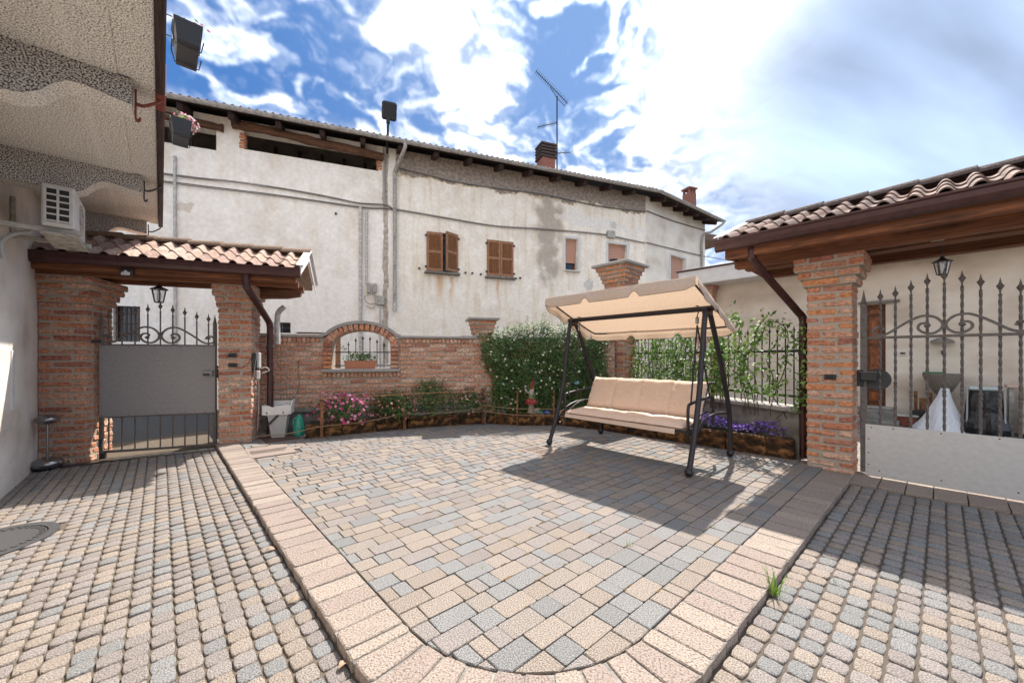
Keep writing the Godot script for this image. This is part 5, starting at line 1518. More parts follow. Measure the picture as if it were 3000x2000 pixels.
	part("cable", MB.new().tube(curve([Vector3(0, 0.02, 0.04), Vector3(2.0, 0.1, 0.04), Vector3(4.6, 0.22, 0.04)]), 0.018, 5), M.cable, c2)
	part("cable", MB.new().tube(curve([Vector3(0, 1.22, 0.04), Vector3(2.0, 1.25, 0.04), Vector3(4.6, 1.4, 0.04)]), 0.018, 5), M.cable, c2)
	part("cable", MB.new().tube(curve([Vector3(4.6, 0.22, 0.04), Vector3(9.0, 0.1, 1.5), Vector3(16.0, 0.4, 4.0)]), 0.014, 5), M.cable, c2)
	# things on the roof
	var ch := thing("chimney", "brick chimney with a stepped dark cowl beside the aerial on the farmhouse roof", "chimney", X * Vector3(10.8, 7.75, -1.2), rt, "chimneys on the roofs")
	part("stack", MB.new().box(Vector3(0, 0.3, 0), Vector3(0.52, 1.0, 0.5)), M.brick[3], ch)
	for i in 5: part("cowl_slab", MB.new().cbox(Vector3(0, 0.82 + i * 0.115, 0), Vector3(0.64 - 0.02 * (i % 2), 0.075, 0.6), 0.012), M.ridge_dark, ch)
	part("cowl_core", MB.new().box(Vector3(0, 1.05, 0), Vector3(0.44, 0.55, 0.42)), M.black_soft, ch)
	var c3 := thing("chimney", "slim red brick chimney far behind the farmhouse's right end", "chimney", G(9.12, 20.0, 7.2), rt, "chimneys on the roofs")
	part("stack", MB.new().box(Vector3(0, 1.1, 0), Vector3(0.46, 2.5, 0.46)), M.brick[7], c3)
	for q in [[-0.17, -0.17], [0.17, -0.17], [-0.17, 0.17], [0.17, 0.17], [0.0, 0.17]]: part("cowl_post", MB.new().box(Vector3(q[0], 2.45, q[1]), Vector3(0.09, 0.2, 0.09)), M.brick[7], c3)
	part("cowl_slab", MB.new().cbox(Vector3(0, 2.59, 0), Vector3(0.56, 0.08, 0.56), 0.01), M.brick[7], c3)
	part("roof_below", MB.new().box(Vector3(0, -0.2, 0), Vector3(2.5, 0.3, 2.5)), M.tile_dark[0], c3)
	make_aerial(X * Vector3(11.27, 7.7, -1.2), rt)
	var fl := thing("floodlight", "dark floodlight on a pole above the farmhouse gutter", "floodlight", X * Vector3(5.05, 7.3, 0.25), rt)
	part("pole", MB.new().tube([Vector3(0, -0.3, 0), Vector3(0.02, 0.55, 0.05)], 0.035, 8), M.black_soft, fl)
	part("knuckle", MB.new().box(Vector3(0.02, 0.6, 0.06), Vector3(0.1, 0.12, 0.1)), M.black_soft, fl)
	part("head", MB.new().cbox(Vector3(0.05, 0.86, 0.1), Vector3(0.4, 0.46, 0.2), 0.04, Basis(Vector3(1, 0, 0), 0.5)), M.black_soft, fl)
	part("glass", MB.new().cbox(Vector3(0.05, 0.88, 0.2), Vector3(0.24, 0.2, 0.03), 0.01, Basis(Vector3(1, 0, 0), 0.5)), M.cable_grey, fl)

func roller_window(t: Node3D, W: Transform3D, x: float, y: float, w: float, h: float, gap: float) -> void:
	var o := part("window", MB.new().box(Vector3(x + w * 0.5, y + h * 0.5, -0.2), Vector3(w, h, 0.02)), M.window, t, W)
	var r := MB.new()
	var n := int((h - gap) / 0.055)
	for i in n: r.cbox(Vector3(x + w * 0.5, y + h - 0.028 - i * 0.055, -0.13), Vector3(w - 0.02, 0.05, 0.014), 0.006)
	stuff(part("roller_blind", r, M.roller, o))
	if gap > 0.0:
		var f := MB.new()
		f.box(Vector3(x + 0.03, y + gap * 0.5, -0.17), Vector3(0.05, gap, 0.05)); f.box(Vector3(x + w - 0.03, y + gap * 0.5, -0.17), Vector3(0.05, gap, 0.05)); f.box(Vector3(x + w * 0.5, y + 0.03, -0.17), Vector3(w - 0.1, 0.06, 0.05))
		part("frame", f, M.shutter, o)
	part("sill", MB.new().cbox(Vector3(x + w * 0.5, y - 0.02, 0.03), Vector3(w + 0.1, 0.035, 0.2), 0.006), M.white, o)
	for xx in [x - 0.05, x + w + 0.05]: part("surround", MB.new().cbox(Vector3(xx, y + h * 0.5 + 0.02, 0.006), Vector3(0.1, h + 0.12, 0.02), 0.004), M.white, o)
	part("surround", MB.new().cbox(Vector3(x + w * 0.5, y + h + 0.04, 0.006), Vector3(w, 0.08, 0.02), 0.004), M.white, o)

func make_aerial(p: Vector3, rt: float) -> void:
	var t := thing("tv_aerial", "tall television aerial mast with three antennas on the farmhouse roof", "aerial", p, rt)
	part("mast", MB.new().tube([Vector3(0, 0, 0), Vector3(0, 3.35, 0)], 0.025, 6), M.black_soft, t)
	var yagi := func(called: String, a: Vector3, b: Vector3, n: int, len0: float, len1: float, dir: Vector3) -> void:
		var m := MB.new()
		m.tube([a, b], 0.016, 5)
		for i in n:
			var q := a.lerp(b, (i + 0.3) / n)
			var l := lerpf(len0, len1, float(i) / n)
			m.tube([q - dir * l, q + dir * l], 0.008, 4)
		part(called, m, M.black_soft, t)
	yagi.call("long_antenna", Vector3(-0.95, 3.95, 0.15), Vector3(0.5, 3.28, -0.1), 22, 0.1, 0.1, Vector3(0.2, 0.45, 0.9).normalized())
	yagi.call("middle_antenna", Vector3(-0.85, 1.95, 0.1), Vector3(0.0, 2.35, 0.0), 10, 0.09, 0.1, Vector3(0.2, 0.6, 0.8).normalized())
	yagi.call("lower_antenna", Vector3(-0.2, 1.15, 0.0), Vector3(0.6, 1.35, 0.0), 4, 0.1, 0.25, Vector3(0.3, -0.6, 0.7).normalized())
	part("strut", MB.new().tube([Vector3(-0.3, 3.58, 0.05), Vector3(-0.02, 3.3, 0.0), Vector3(0.35, 3.1, -0.05), Vector3(0.5, 3.28, -0.1)], 0.012, 5), M.black_soft, t)

# ---------------------------------------------------------------- the yard behind the right gate
func make_right_yard() -> void:
	rng.seed = 55
	var rt := turn(DEG_RIGHT)
	var X := Transform3D(RB(DEG_RIGHT), BX * 10.63)      # x = -a, z = distance from the wall
	var t := thing("outbuilding", "low beige plastered outbuilding with a flat white-edged roof behind the right gate", "building", X.origin, rt)
	part("wall", panel_wall(-4.5, 4.0, -0.2, 3.3, [Rect2(-1.05, 0.22, 0.3, 2.03)], 0.25, 0.16), M.wall_beige, t)
	part("side_wall", MB.new().box(Vector3(-4.38, 1.55, -2.0), Vector3(0.24, 3.5, 3.5)), M.wall_beige, t)
	part("roof_edge", MB.new().cbox(Vector3(0.0, 3.2, 0.2), Vector3(9.2, 0.36, 0.9), 0.01), M.soffit_white, t)
	part("roof_capping", MB.new().cbox(Vector3(0.0, 3.4, 0.22), Vector3(9.3, 0.04, 0.95), 0.01), M.gutter, t)
	part("roof", MB.new().box(Vector3(0.0, 3.36, -2.2), Vector3(9.2, 0.1, 4.0)), M.concrete, t)
	var d := part("door", MB.new().box(Vector3(-0.9, 1.235, -0.1), Vector3(0.3, 2.03, 0.04)), M.door, t)
	for q in [[-1.02, 0.05], [-0.78, 0.05]]: part("stile", MB.new().box(Vector3(q[0], 1.235, -0.072), Vector3(q[1], 2.03, 0.02)), M.wood_beam, d)
	for y in [0.3, 0.55, 1.45, 2.05, 2.2]: part("rail", MB.new().box(Vector3(-0.9, y, -0.07), Vector3(0.2, 0.06, 0.024)), M.wood_beam, d)
	part("lintel", MB.new().cbox(Vector3(-0.85, 2.29, 0.02), Vector3(0.6, 0.05, 0.14), 0.01), M.concrete, t)
	part("step", MB.new().cbox(Vector3(-0.9, 0.1, 0.3), Vector3(0.6, 0.16, 0.6), 0.015), M.concrete, t)
	part("step", MB.new().cbox(Vector3(-0.9, -0.02, 0.5), Vector3(0.75, 0.1, 0.9), 0.015), M.concrete, t)
	part("sill", MB.new().cbox(Vector3(-0.88, 0.2, 0.08), Vector3(0.5, 0.04, 0.3), 0.01), M.coping, t)
	var pil := thing("brick_pilaster", "narrow brick pilaster on the outbuilding under the white roof edge", "pilaster", X * Vector3(-4.1, -0.07, 0.16), rt)
	pillar(pil, 0.42, 0.3, 0.0, 3.08, [0.05, 0.02], TONES_RED)
	var bell := thing("doorbell", "small white doorbell frame on the beige wall beside the wooden door", "doorbell", X * Vector3(-0.51, 1.27, 0.012), rt)
	part("frame", MB.new().cbox(Vector3.ZERO, Vector3(0.12, 0.085, 0.02), 0.005), M.white, bell)
	part("button", MB.new().cbox(Vector3(0, 0, 0.012), Vector3(0.07, 0.04, 0.01), 0.003), M.wood_post, bell)
	# wall fountain
	var f := thing("wall_fountain", "pebble-dashed half-round wall basin under a brass tap", "fountain", X * Vector3(0.0, 0.0, 0.0), rt)
	var bowl := MB.new()
	var pr := [Vector2(0.02, 0.34), Vector2(0.06, 0.5), Vector2(0.14, 0.62), Vector2(0.21, 0.76), Vector2(0.245, 0.86), Vector2(0.25, 0.9), Vector2(0.215, 0.9), Vector2(0.15, 0.78), Vector2(0.0, 0.75)]
	bowl.lathe(pr, 24, Vector3(0, 0, 0.26))
	part("basin", bowl, mat(lin(0.3, 0.26, 0.21), 0.95, T.granite, 2.0, T.n_rough, 2.0), f)
	part("pedestal", MB.new().lathe([Vector2(0.12, -0.07), Vector2(0.09, 0.1), Vector2(0.05, 0.36)], 14, Vector3(0, 0, 0.26)), M.concrete, f)
	part("tap", MB.new().tube(curve([Vector3(0, 1.3, 0.0), Vector3(0, 1.3, 0.1), Vector3(0, 1.24, 0.14)]), 0.014, 6), M.iron_fence, f)
	part("hood", MB.new().lathe([Vector2(0.16, 1.46), Vector2(0.14, 1.5), Vector2(0.07, 1.54), Vector2(0.0, 1.55)], 16, Vector3(0.0, 0, 0.05)), M.concrete, f)
	var gb := thing("garden_tray", "flat green plastic tray lying on the wall basin's rim", "tray", X * Vector3(-0.11, 0.905, 0.26), rt)
	part("tray", MB.new().cbox(Vector3(0, 0.012, 0), Vector3(0.26, 0.024, 0.16), 0.006), mat(lin(0.02, 0.22, 0.06), 0.5), gb)
	# sack, bin bag and clutter by the wall
	var sk := thing("white_sack", "white cloth sheet draped to a point over something in front of the basin", "sack", X * Vector3(-0.02, -0.07, 0.62), rt)
	var b := MB.new()
	var N := 28
	var rings := []
	for i in 7:
		var k := i / 6.0
		var ring := []
		for q in N:
			var g := TAU * q / N
			var fold := 1.0 + 0.09 * sin(g * 7.0 + i) * (1.0 - k) + 0.05 * sin(g * 3.0)
			var r := lerpf(0.34, 0.05, pow(k, 0.85)) * fold
			ring.append(Vector3(cos(g) * r + 0.05 * k, 0.68 * k + (0.05 if i == 6 else 0.0), -sin(g) * r * 0.75))
		rings.append(ring)
	for i in 6:
		for q in N:
			var m := (q + 1) % N
			b.quad(rings[i][q], rings[i][m], rings[i + 1][m], rings[i + 1][q])
	b.fan(rings[6], Vector3(0, 0.3, 0))
	part("sheet", b, mat(lin(0.78, 0.78, 0.8), 0.8, T.cloth, 2.0, T.n_rough, 0.8), sk)
	var bn := thing("bin_bag_stand", "black rubbish bag hanging from a folding stand with a pale lid", "bin", X * Vector3(0.47, -0.07, 0.6), rt)
	var bag := MB.new()
	rings = []
	for i in 9:
		var k := i / 8.0
		var ring := []
		for q in N:
			var g := TAU * q / N
			var e := pow(pow(absf(cos(g)), 4.0) + pow(absf(sin(g)), 4.0), -0.25)
			var r := (0.17 + 0.04 * sin(PI * k) + 0.09 * smoothstep(0.5, 0.0, k)) * e * (1.0 + 0.03 * sin(g * 9.0 + k * 4.0) + 0.025 * sin(g * 4.0 - k * 9.0))
			ring.append(Vector3(cos(g) * r, 0.02 + 0.7 * k, -sin(g) * r * 0.8))
		rings.append(ring)
	for i in 8:
		for q in N:
			var m := (q + 1) % N
			bag.quad(rings[i][q], rings[i][m], rings[i + 1][m], rings[i + 1][q])
	part("bag", bag, mat(lin(0.008, 0.009, 0.012), 0.25, null, 0.8, T.n_cloth, 0.8), bn)
	part("lid", MB.new().cbox(Vector3(0.0, 0.75, 0.0), Vector3(0.36, 0.05, 0.3), 0.015), mat(lin(0.45, 0.52, 0.5), 0.5), bn)
	for x in [-0.2, 0.2]: part("leg", MB.new().tube([Vector3(x, 0.0, 0.16), Vector3(x * 0.95, 0.74, 0.12)], 0.012, 6), M.grey_plastic, bn)
	var sh := thing("low_shelf", "low pale wooden board shelf at the right edge of the yard", "shelf", X * Vector3(1.0, -0.07, 0.3), rt)
	part("board", MB.new().cbox(Vector3(0.1, 0.79, 0.0), Vector3(0.8, 0.04, 0.4), 0.006), mat(lin(0.6, 0.42, 0.34), 0.7, T.cloth, 2.0), sh)
	for x in [-0.25, 0.45]: part("leg", MB.new().box(Vector3(x, 0.385, 0.0), Vector3(0.05, 0.77, 0.3)), M.white_old, sh)
	var hp := thing("heat_pump", "white louvred outdoor unit under the shelf at the right edge", "air conditioner", X * Vector3(1.02, -0.07, 0.52), rt)
	part("casing", MB.new().cbox(Vector3(0.05, 0.31, 0.0), Vector3(0.5, 0.5, 0.2), 0.012), M.white_old, hp)
	for i in 16: part("louvre", MB.new().box(Vector3(0.05, 0.1 + i * 0.027, 0.104), Vector3(0.42, 0.009, 0.008)), M.cable_grey, hp)
	for x in [-0.12, 0.22]: part("foot", MB.new().box(Vector3(x, 0.03, 0.0), Vector3(0.08, 0.06, 0.2)), M.concrete, hp)
	var rp := thing("terracotta_trough", "dark red clay trough by the steps of the wooden door", "trough", X * Vector3(-0.48, -0.07, 0.42), rt)
	part("trough", MB.new().cbox(Vector3(0, 0.09, 0), Vector3(0.36, 0.18, 0.24), 0.012), mat(lin(0.28, 0.075, 0.05), 0.8, T.mottle, 2.0), rp)
	part("rim", MB.new().cbox(Vector3(0, 0.19, 0), Vector3(0.4, 0.03, 0.28), 0.008), M.white_old, rp)
	var cr := thing("black_crate", "black plastic crate holding wooden offcuts beside the white sheet", "crate", X * Vector3(-0.24, -0.07, 0.3), rt)
	part("crate", MB.new().cbox(Vector3(0, 0.15, 0), Vector3(0.26, 0.3, 0.24), 0.02), M.black, cr)
	for q in [[-0.09, 0.62, 0.05], [0.0, 0.5, 0.09], [0.085, 0.6, 0.07]]: part("board", MB.new().box(Vector3(q[0], q[1] * 0.5 + 0.02, 0.0), Vector3(q[2], q[1], 0.03), Basis(Vector3(1, 0, 0), -0.1)), M.wood_post, cr)
	# pale slatted gate seen far behind the climbing plants
	var sg := thing("slatted_screen", "pale metal slatted screen seen through the climbing plants", "screen", AB(4.2, 8.6, 0.0), turn(DEG_RIGHT))
	for i in 22: part("slat", MB.new().box(Vector3(-0.9 + i * 0.085, 0.75, 0), Vector3(0.04, 1.5, 0.02)), M.soffit_white, sg)
	for y in [0.2, 1.35]: part("rail", MB.new().box(Vector3(0, y, -0.02), Vector3(1.9, 0.05, 0.03)), M.soffit_white, sg)

# ---------------------------------------------------------------- plants
var leaf_mesh: ArrayMesh
var flower_mesh: ArrayMesh
var blade_mesh: ArrayMesh
func make_leaf_meshes() -> void:
	var b := MB.new()
	var base := Vector3(0, 0, 0); var tip := Vector3(0, -0.06, 1.0); var l := Vector3(-0.24, 0.07, 0.45); var r := Vector3(0.24, 0.07, 0.45); var m := Vector3(0, 0.0, 0.48)
	b.tri(base, m, l); b.tri(base, r, m); b.tri(m, tip, l); b.tri(r, tip, m)
	leaf_mesh = b.mesh()
	b = MB.new()
	for k in 5:
		var g := TAU * k / 5.0
		var d := Vector3(cos(g), 0, sin(g)); var s := Vector3(-sin(g), 0, cos(g))
		b.tri(Vector3.ZERO, d * 0.32 + s * 0.2 + Vector3(0, 0.1, 0), d * 0.32 - s * 0.2 + Vector3(0, 0.1, 0))
		b.tri(d * 0.32 + s * 0.2 + Vector3(0, 0.1, 0), d * 0.52 + Vector3(0, 0.14, 0), d * 0.32 - s * 0.2 + Vector3(0, 0.1, 0))
	flower_mesh = b.mesh()
	b = MB.new()
	b.tri(Vector3(-0.03, 0, 0), Vector3(0.03, 0, 0), Vector3(0.02, 0.6, 0.1)); b.tri(Vector3(-0.03, 0, 0), Vector3(0.02, 0.6, 0.1), Vector3(-0.015, 0.6, 0.1)); b.tri(Vector3(-0.015, 0.6, 0.1), Vector3(0.02, 0.6, 0.1), Vector3(0, 1, 0.35))
	blade_mesh = b.mesh()
func scatter(parent: Node3D, called: String, mesh: Mesh, m: Material, items: Array) -> void:      # items: [transform, colour]
	var mm := MultiMesh.new()
	mm.transform_format = MultiMesh.TRANSFORM_3D
	mm.use_colors = true
	mm.mesh = mesh
	mm.instance_count = items.size()
	for i in items.size():
		mm.set_instance_transform(i, items[i][0])
		mm.set_instance_color(i, items[i][1])
	var o := MultiMeshInstance3D.new()
	o.name = numbered(parent, called)
	o.multimesh = mm
	o.material_override = m
	parent.add_child(o)
	stuff(o)
func facing(dir: Vector3, spin: float) -> Basis:      # y along dir
	var y := dir.normalized()
	var x := y.cross(Vector3(0.31, 0.2, 0.93)).normalized()
	return Basis(x, y, x.cross(y)) * Basis(Vector3.UP, spin)
func pick(cols: Array) -> Color:
	var c: Color = cols[rng.randi() % cols.size()]
	var k := rng.randf_range(0.75, 1.2)
	return Color(c.r * k, c.g * k, c.b * k)
func rdir() -> Vector3:
	return Vector3(rng.randfn(), rng.randfn(), rng.randfn()).normalized()
func plant(parent: Node3D, called: String, c: Vector3, r: Vector3, count: int, size: float, cols: Array, m: Material, mesh: Mesh) -> void:
	var items := []
	for i in count:
		var d := rdir()
		if d.y < -0.6: d.y = -d.y
		var k := pow(rng.randf(), 0.33) * (1.0 + 0.2 * sin(d.x * 9.0 + c.x * 7.0) * cos(d.z * 8.0 + d.y * 5.0))
		if mesh == flower_mesh: k = maxf(k, 0.86)
		var p := c + Vector3(d.x * r.x, d.y * r.y, d.z * r.z) * k
		var s := size * rng.randf_range(0.7, 1.25)
		items.append([Transform3D(facing(d + rdir() * 0.7, rng.randf() * TAU).scaled(Vector3(s, s, s)), p), pick(cols)])
	scatter(parent, called, mesh, m, items)
func bush(label: String, p: Vector3, r: Vector3, leaves: int, greens: Array, flowers: int, cols: Array, fsize := 0.04) -> Node3D:
	var t := thing("flowering_bush", label, "bush", p, 0.0, "flowering bushes along the wall")
	for k in 6:
		var d := Vector3(rng.randf_range(-0.6, 0.6) * r.x, r.y * 0.9, rng.randf_range(-0.6, 0.6) * r.z)
		part("stem", MB.new().tube([Vector3(d.x * 0.2, -0.05, d.z * 0.2), d * 0.6 + Vector3(0, 0.02, 0), d + Vector3(0, r.y * 0.4, 0)], [0.009, 0.006, 0.003], 5), M.stem, t)
	plant(t, "foliage", Vector3(0, r.y * 0.62, 0), r, leaves, 0.042, greens, M.leaf, leaf_mesh)
	plant(t, "blossoms", Vector3(0, r.y * 0.64, 0), r * 1.05, flowers, fsize, cols, M.petal, flower_mesh)
	return t

# ---------------------------------------------------------------- beds, hedge, fence
func edging(label: String, pts: Array, h: float, mats: Array) -> void:
	var t := thing("stone_bed_edging", label, "edging", pts[0], 0.0, "mossy stone edgings of the flower beds")
	var o: Vector3 = pts[0]
	for i in pts.size() - 1:
		var a: Vector3 = pts[i] - o
		var b: Vector3 = pts[i + 1] - o
		var L := a.distance_to(b)
		var n := maxi(1, int(round(L / 0.46)))
		var d := (b - a) / n
		var yaw := atan2(-d.z, d.x)
		for k in n:
			var c := a + d * (k + 0.5)
			var hh := h * rng.randf_range(0.92, 1.05)
			part("stone", MB.new().cbox(Vector3.ZERO, Vector3(L / n - 0.008, hh + 0.03, 0.13), 0.018, Basis(), rng, 0.006), mats[rng.randi() % mats.size()], t, Transform3D(Basis(Vector3.UP, yaw), c + Vector3(0, hh * 0.5 - 0.015, 0) + Vector3(d.z, 0, -d.x).normalized() * -0.065 * -1.0))
func make_beds() -> void:
	rng.seed = 61
	edging("mossy stone edging of the flower bed under the arched wall", [G(-3.03, 5.7), G(-1.743, 6.5), G(-0.5, 7.0)], 0.2, [M.tuff, M.tuff, M.tuff2])
	edging("dark mossy stone edging curving in front of the hedge and gnome", [G(-0.48, 7.0), G(0.178, 6.79), G(0.84, 6.82), G(1.47, 6.36)], 0.2, [M.tuff, M.tuff, M.tuff2])
	edging("rusty stone edging of the bed of purple flowers under the fence", [G(1.48, 6.36), G(3.08, 4.72), G(3.29, 4.53)], 0.23, [M.tuff, M.tuff2])
	var soil := MB.new()
	var mk := func(list: Array) -> void:
		for i in list.size() - 2: soil.fan([list[0], list[i + 1], list[i + 2]], Vector3(0, -5, -6))
	mk.call([G(-3.05, 5.78, 0.15), G(-1.743, 6.58, 0.15), G(-0.5, 7.05, 0.15), G(-0.4, 7.3, 0.15), G(-3.3, 6.4, 0.15)])
	mk.call([G(0.5, 7.4, 0.15), G(-0.6, 7.3, 0.15), G(-0.5, 7.05, 0.15), G(0.178, 6.86, 0.15), G(0.84, 6.88, 0.15), G(1.5, 6.42, 0.15), G(2.4, 7.7, 0.15)])
	mk.call([G(2.4, 7.7, 0.17), G(1.5, 6.42, 0.17), G(3.1, 4.78, 0.17), G(3.45, 4.56, 0.17)])
	sheet("soil", soil, M.soil)
	# stakes and ropes
	var stakes := [[-2.83, 5.78, 0.59, "weathered grey stake at the left end of the rope fence"], [-1.78, 6.43, 0.61, "light brown square stake in the middle of the long flower bed"], [-0.52, 6.93, 0.64, "dark brown stake at the corner where the bed meets the hedge"], [0.09, 6.7, 0.61, "slim brown stake just left of the gnome"], [0.72, 6.7, 0.62, "slim brown stake just right of the gnome"], [1.42, 6.32, 0.3, "short brown stake behind the swing's left rear leg"]]
	for i in stakes.size():
		var q = stakes[i]
		var s := thing("wooden_stake", q[3], "stake", G(q[0], q[1]), 0.5, "stakes of the rope fence")
		var w := 0.045 if i < 3 else 0.026
		part("shaft", MB.new().cbox(Vector3(0, q[2] * 0.5, 0), Vector3(w, q[2], w * 0.8), 0.004, Basis(Vector3(0, 0, 1), rng.randf_range(-0.02, 0.02))), M.wood_post if i != 2 else M.wood_beam, s)
	var rope := mat(lin(0.42, 0.22, 0.11), 0.9)
	var old := mat(lin(0.3, 0.2, 0.12), 0.95)
	var ropes := [["taut orange rope along the tops of the bed stakes", rope, [G(-2.83, 5.75, 0.575), G(-1.78, 6.4, 0.585), G(-0.52, 6.9, 0.6)]],
		["lower sagging rope from the brick pillar past the bin to the bed corner", old, [G(-3.68, 5.55, 0.06), G(-3.2, 5.6, 0.1), G(-2.83, 5.74, 0.17), G(-2.3, 6.05, 0.19), G(-1.78, 6.39, 0.25), G(-1.1, 6.66, 0.25), G(-0.52, 6.89, 0.3)]],
		["upper frayed rope in front of the gnome", old, [G(-0.52, 6.9, 0.34), G(0.09, 6.67, 0.31), G(0.72, 6.67, 0.3), G(1.42, 6.29, 0.27)]],
		["lower frayed rope in front of the gnome", old, [G(-0.52, 6.9, 0.24), G(0.09, 6.67, 0.2), G(0.72, 6.67, 0.19), G(1.42, 6.29, 0.17)]]]
	for q in ropes:
		var r := thing("rope", q[0], "rope", q[2][0], 0.0, "ropes between the stakes")
		var pts := []
		for p in q[2]: pts.append(p - q[2][0])
		part("strand", MB.new().tube(curve(pts, 5), 0.0065, 5), q[1], r)
	# bushes
	var dark := [Color(0.025, 0.055, 0.015), Color(0.04, 0.085, 0.02), Color(0.06, 0.1, 0.03)]
	var mid := [Color(0.05, 0.11, 0.02), Color(0.08, 0.15, 0.03), Color(0.11, 0.17, 0.05)]
	bush("azalea bush covered in bright pink blossom behind the grey stake", G(-2.62, 6.02, 0.16), Vector3(0.45, 0.3, 0.22), 1300, mid, 340, [Color(0.62, 0.1, 0.26), Color(0.72, 0.2, 0.36), Color(0.55, 0.07, 0.2), Color(0.75, 0.34, 0.45)], 0.045)
	bush("dark bush with salmon pink blossom left of the middle stake", G(-1.97, 6.46, 0.16), Vector3(0.42, 0.3, 0.22), 1900, mid, 190, [Color(0.6, 0.25, 0.2), Color(0.68, 0.36, 0.3), Color(0.55, 0.16, 0.14)], 0.04)
	bush("fresh green bush with few orange flowers right of the middle stake", G(-1.42, 6.78, 0.17), Vector3(0.42, 0.4, 0.24), 2400, mid, 70, [Color(0.5, 0.22, 0.1), Color(0.55, 0.3, 0.15)], 0.03)
	bush("low green bush with scattered pink flowers left of the bed corner", G(-0.83, 6.98, 0.16), Vector3(0.42, 0.3, 0.22), 2000, mid, 100, [Color(0.6, 0.25, 0.28), Color(0.65, 0.35, 0.35)], 0.04)
	bush("reddish flowering bush at the foot of the hedge by the corner stake", G(-0.28, 7.08, 0.16), Vector3(0.36, 0.34, 0.2), 1500, mid, 90, [Color(0.5, 0.1, 0.12), Color(0.6, 0.2, 0.22)], 0.035)
	# purple bellflowers along the edging
	var bf := thing("bellflower_patch", "dense patch of purple bellflowers behind the rusty stone edging", "flowers", G(2.9, 5.2, 0.18))
	var items := []
	var fl := []
	for i in 2600:
		var s := rng.randf()
		var p := G(lerpf(2.05, 3.42, s), lerpf(6.05, 4.62, s), 0.0) - G(2.9, 5.2, 0.0) + Vector3(0.66, 0, -0.62) * rng.randf_range(-0.02, 0.3) + Vector3(rng.randfn() * 0.03, 0, rng.randfn() * 0.03)
		p.y = 0.03 + rng.randf() * 0.1 * (1.0 + 0.5 * sin(s * 17.0))
		var k := rng.randf_range(0.02, 0.032)
		if i % 2 == 0: fl.append([Transform3D(facing(Vector3.UP + rdir() * 0.8, rng.randf() * TAU).scaled(Vector3(k, k, k) * 1.3), p + Vector3(0, 0.03, 0)), pick([Color(0.28, 0.15, 0.62), Color(0.38, 0.24, 0.7), Color(0.2, 0.1, 0.5)])])
		else: items.append([Transform3D(facing(Vector3.UP + rdir() * 0.9, rng.randf() * TAU).scaled(Vector3(k, k, k) * 1.2), p), pick(dark)])
	scatter(bf, "foliage", leaf_mesh, M.leaf, items)
	scatter(bf, "blossoms", flower_mesh, M.petal, fl)
	# grass and weeds in the joints
	for q in [[AB(0.585, 2.37, -0.042), 26, 0.16, "tuft of long bright grass growing against the right kerb"], [AB(2.35, 2.03), 8, 0.04, "small weed between the pavers near the swing shadow"], [AB(1.33, 2.2, 0.0), 8, 0.045, "small weed in the near right of the terrace paving"], [AB(2.5, 0.82, 0.0), 6, 0.035, "tiny weed in the joint of the left kerb"], [AB(1.1, 2.9, 0.0), 6, 0.04, "tiny weed beside the right kerb in front of the pillar"], [AB(1.75, 1.35, 0.0), 6, 0.035, "tiny weed near the middle of the terrace"], [AB(0.4, 2.75, -0.045), 5, 0.045, "tiny weed among the right-hand cobbles"]]:
		var t := thing("grass_tuft", q[3], "grass", q[0], 0.0, "weeds in the paving joints")
		var it := []
		for i in q[1]:
			var s: float = q[2] * rng.randf_range(0.5, 1.1)
			it.append([Transform3D((Basis(Vector3.UP, rng.randf() * TAU) * Basis(Vector3(1, 0, 0), rng.randf_range(0.0, 0.6))).scaled(Vector3(s * (0.7 if i > 10 else 1.4), s, s)), Vector3(rng.randfn() * 0.012, 0, rng.randfn() * 0.012)), pick([Color(0.12, 0.24, 0.03), Color(0.2, 0.32, 0.06), Color(0.3, 0.34, 0.12)])])
		scatter(t, "blades", blade_mesh, M.leaf, it)

func make_litter() -> void:
	rng.seed = 69
	for q in [[1.6, 0.52, "dry leaf along the left kerb, nearest the camera"], [2.2, 0.53, "dry leaf along the left kerb, second from the camera"], [2.9, 0.5, "dry leaf along the left kerb, third from the camera"], [4.3, 0.54, "dry leaf along the left kerb, nearest the gate"]]:
		var t := thing("fallen_leaf", q[2], "leaf", AB(q[0], q[1], -0.04), rng.randf() * TAU, "dry leaves along the left kerb")
		var b := MB.new()
		var N := 8
		for i in N:
			var u0 := float(i) / N; var u1 := float(i + 1) / N
			var w0 := 0.016 * sin(PI * u0); var w1 := 0.016 * sin(PI * u1)
			var y0 := 0.012 * sin(PI * u0 * 1.3); var y1 := 0.012 * sin(PI * u1 * 1.3)
			b.quad(Vector3(-w0, y0 + 0.006, u0 * 0.06), Vector3(0, y0, u0 * 0.06), Vector3(0, y1, u1 * 0.06), Vector3(-w1, y1 + 0.006, u1 * 0.06))
			b.quad(Vector3(0, y0, u0 * 0.06), Vector3(w0, y0 + 0.005, u0 * 0.06), Vector3(w1, y1 + 0.005, u1 * 0.06), Vector3(0, y1, u1 * 0.06))
		part("blade", b, mat(lin(0.3, 0.22, 0.15), 0.9), t)

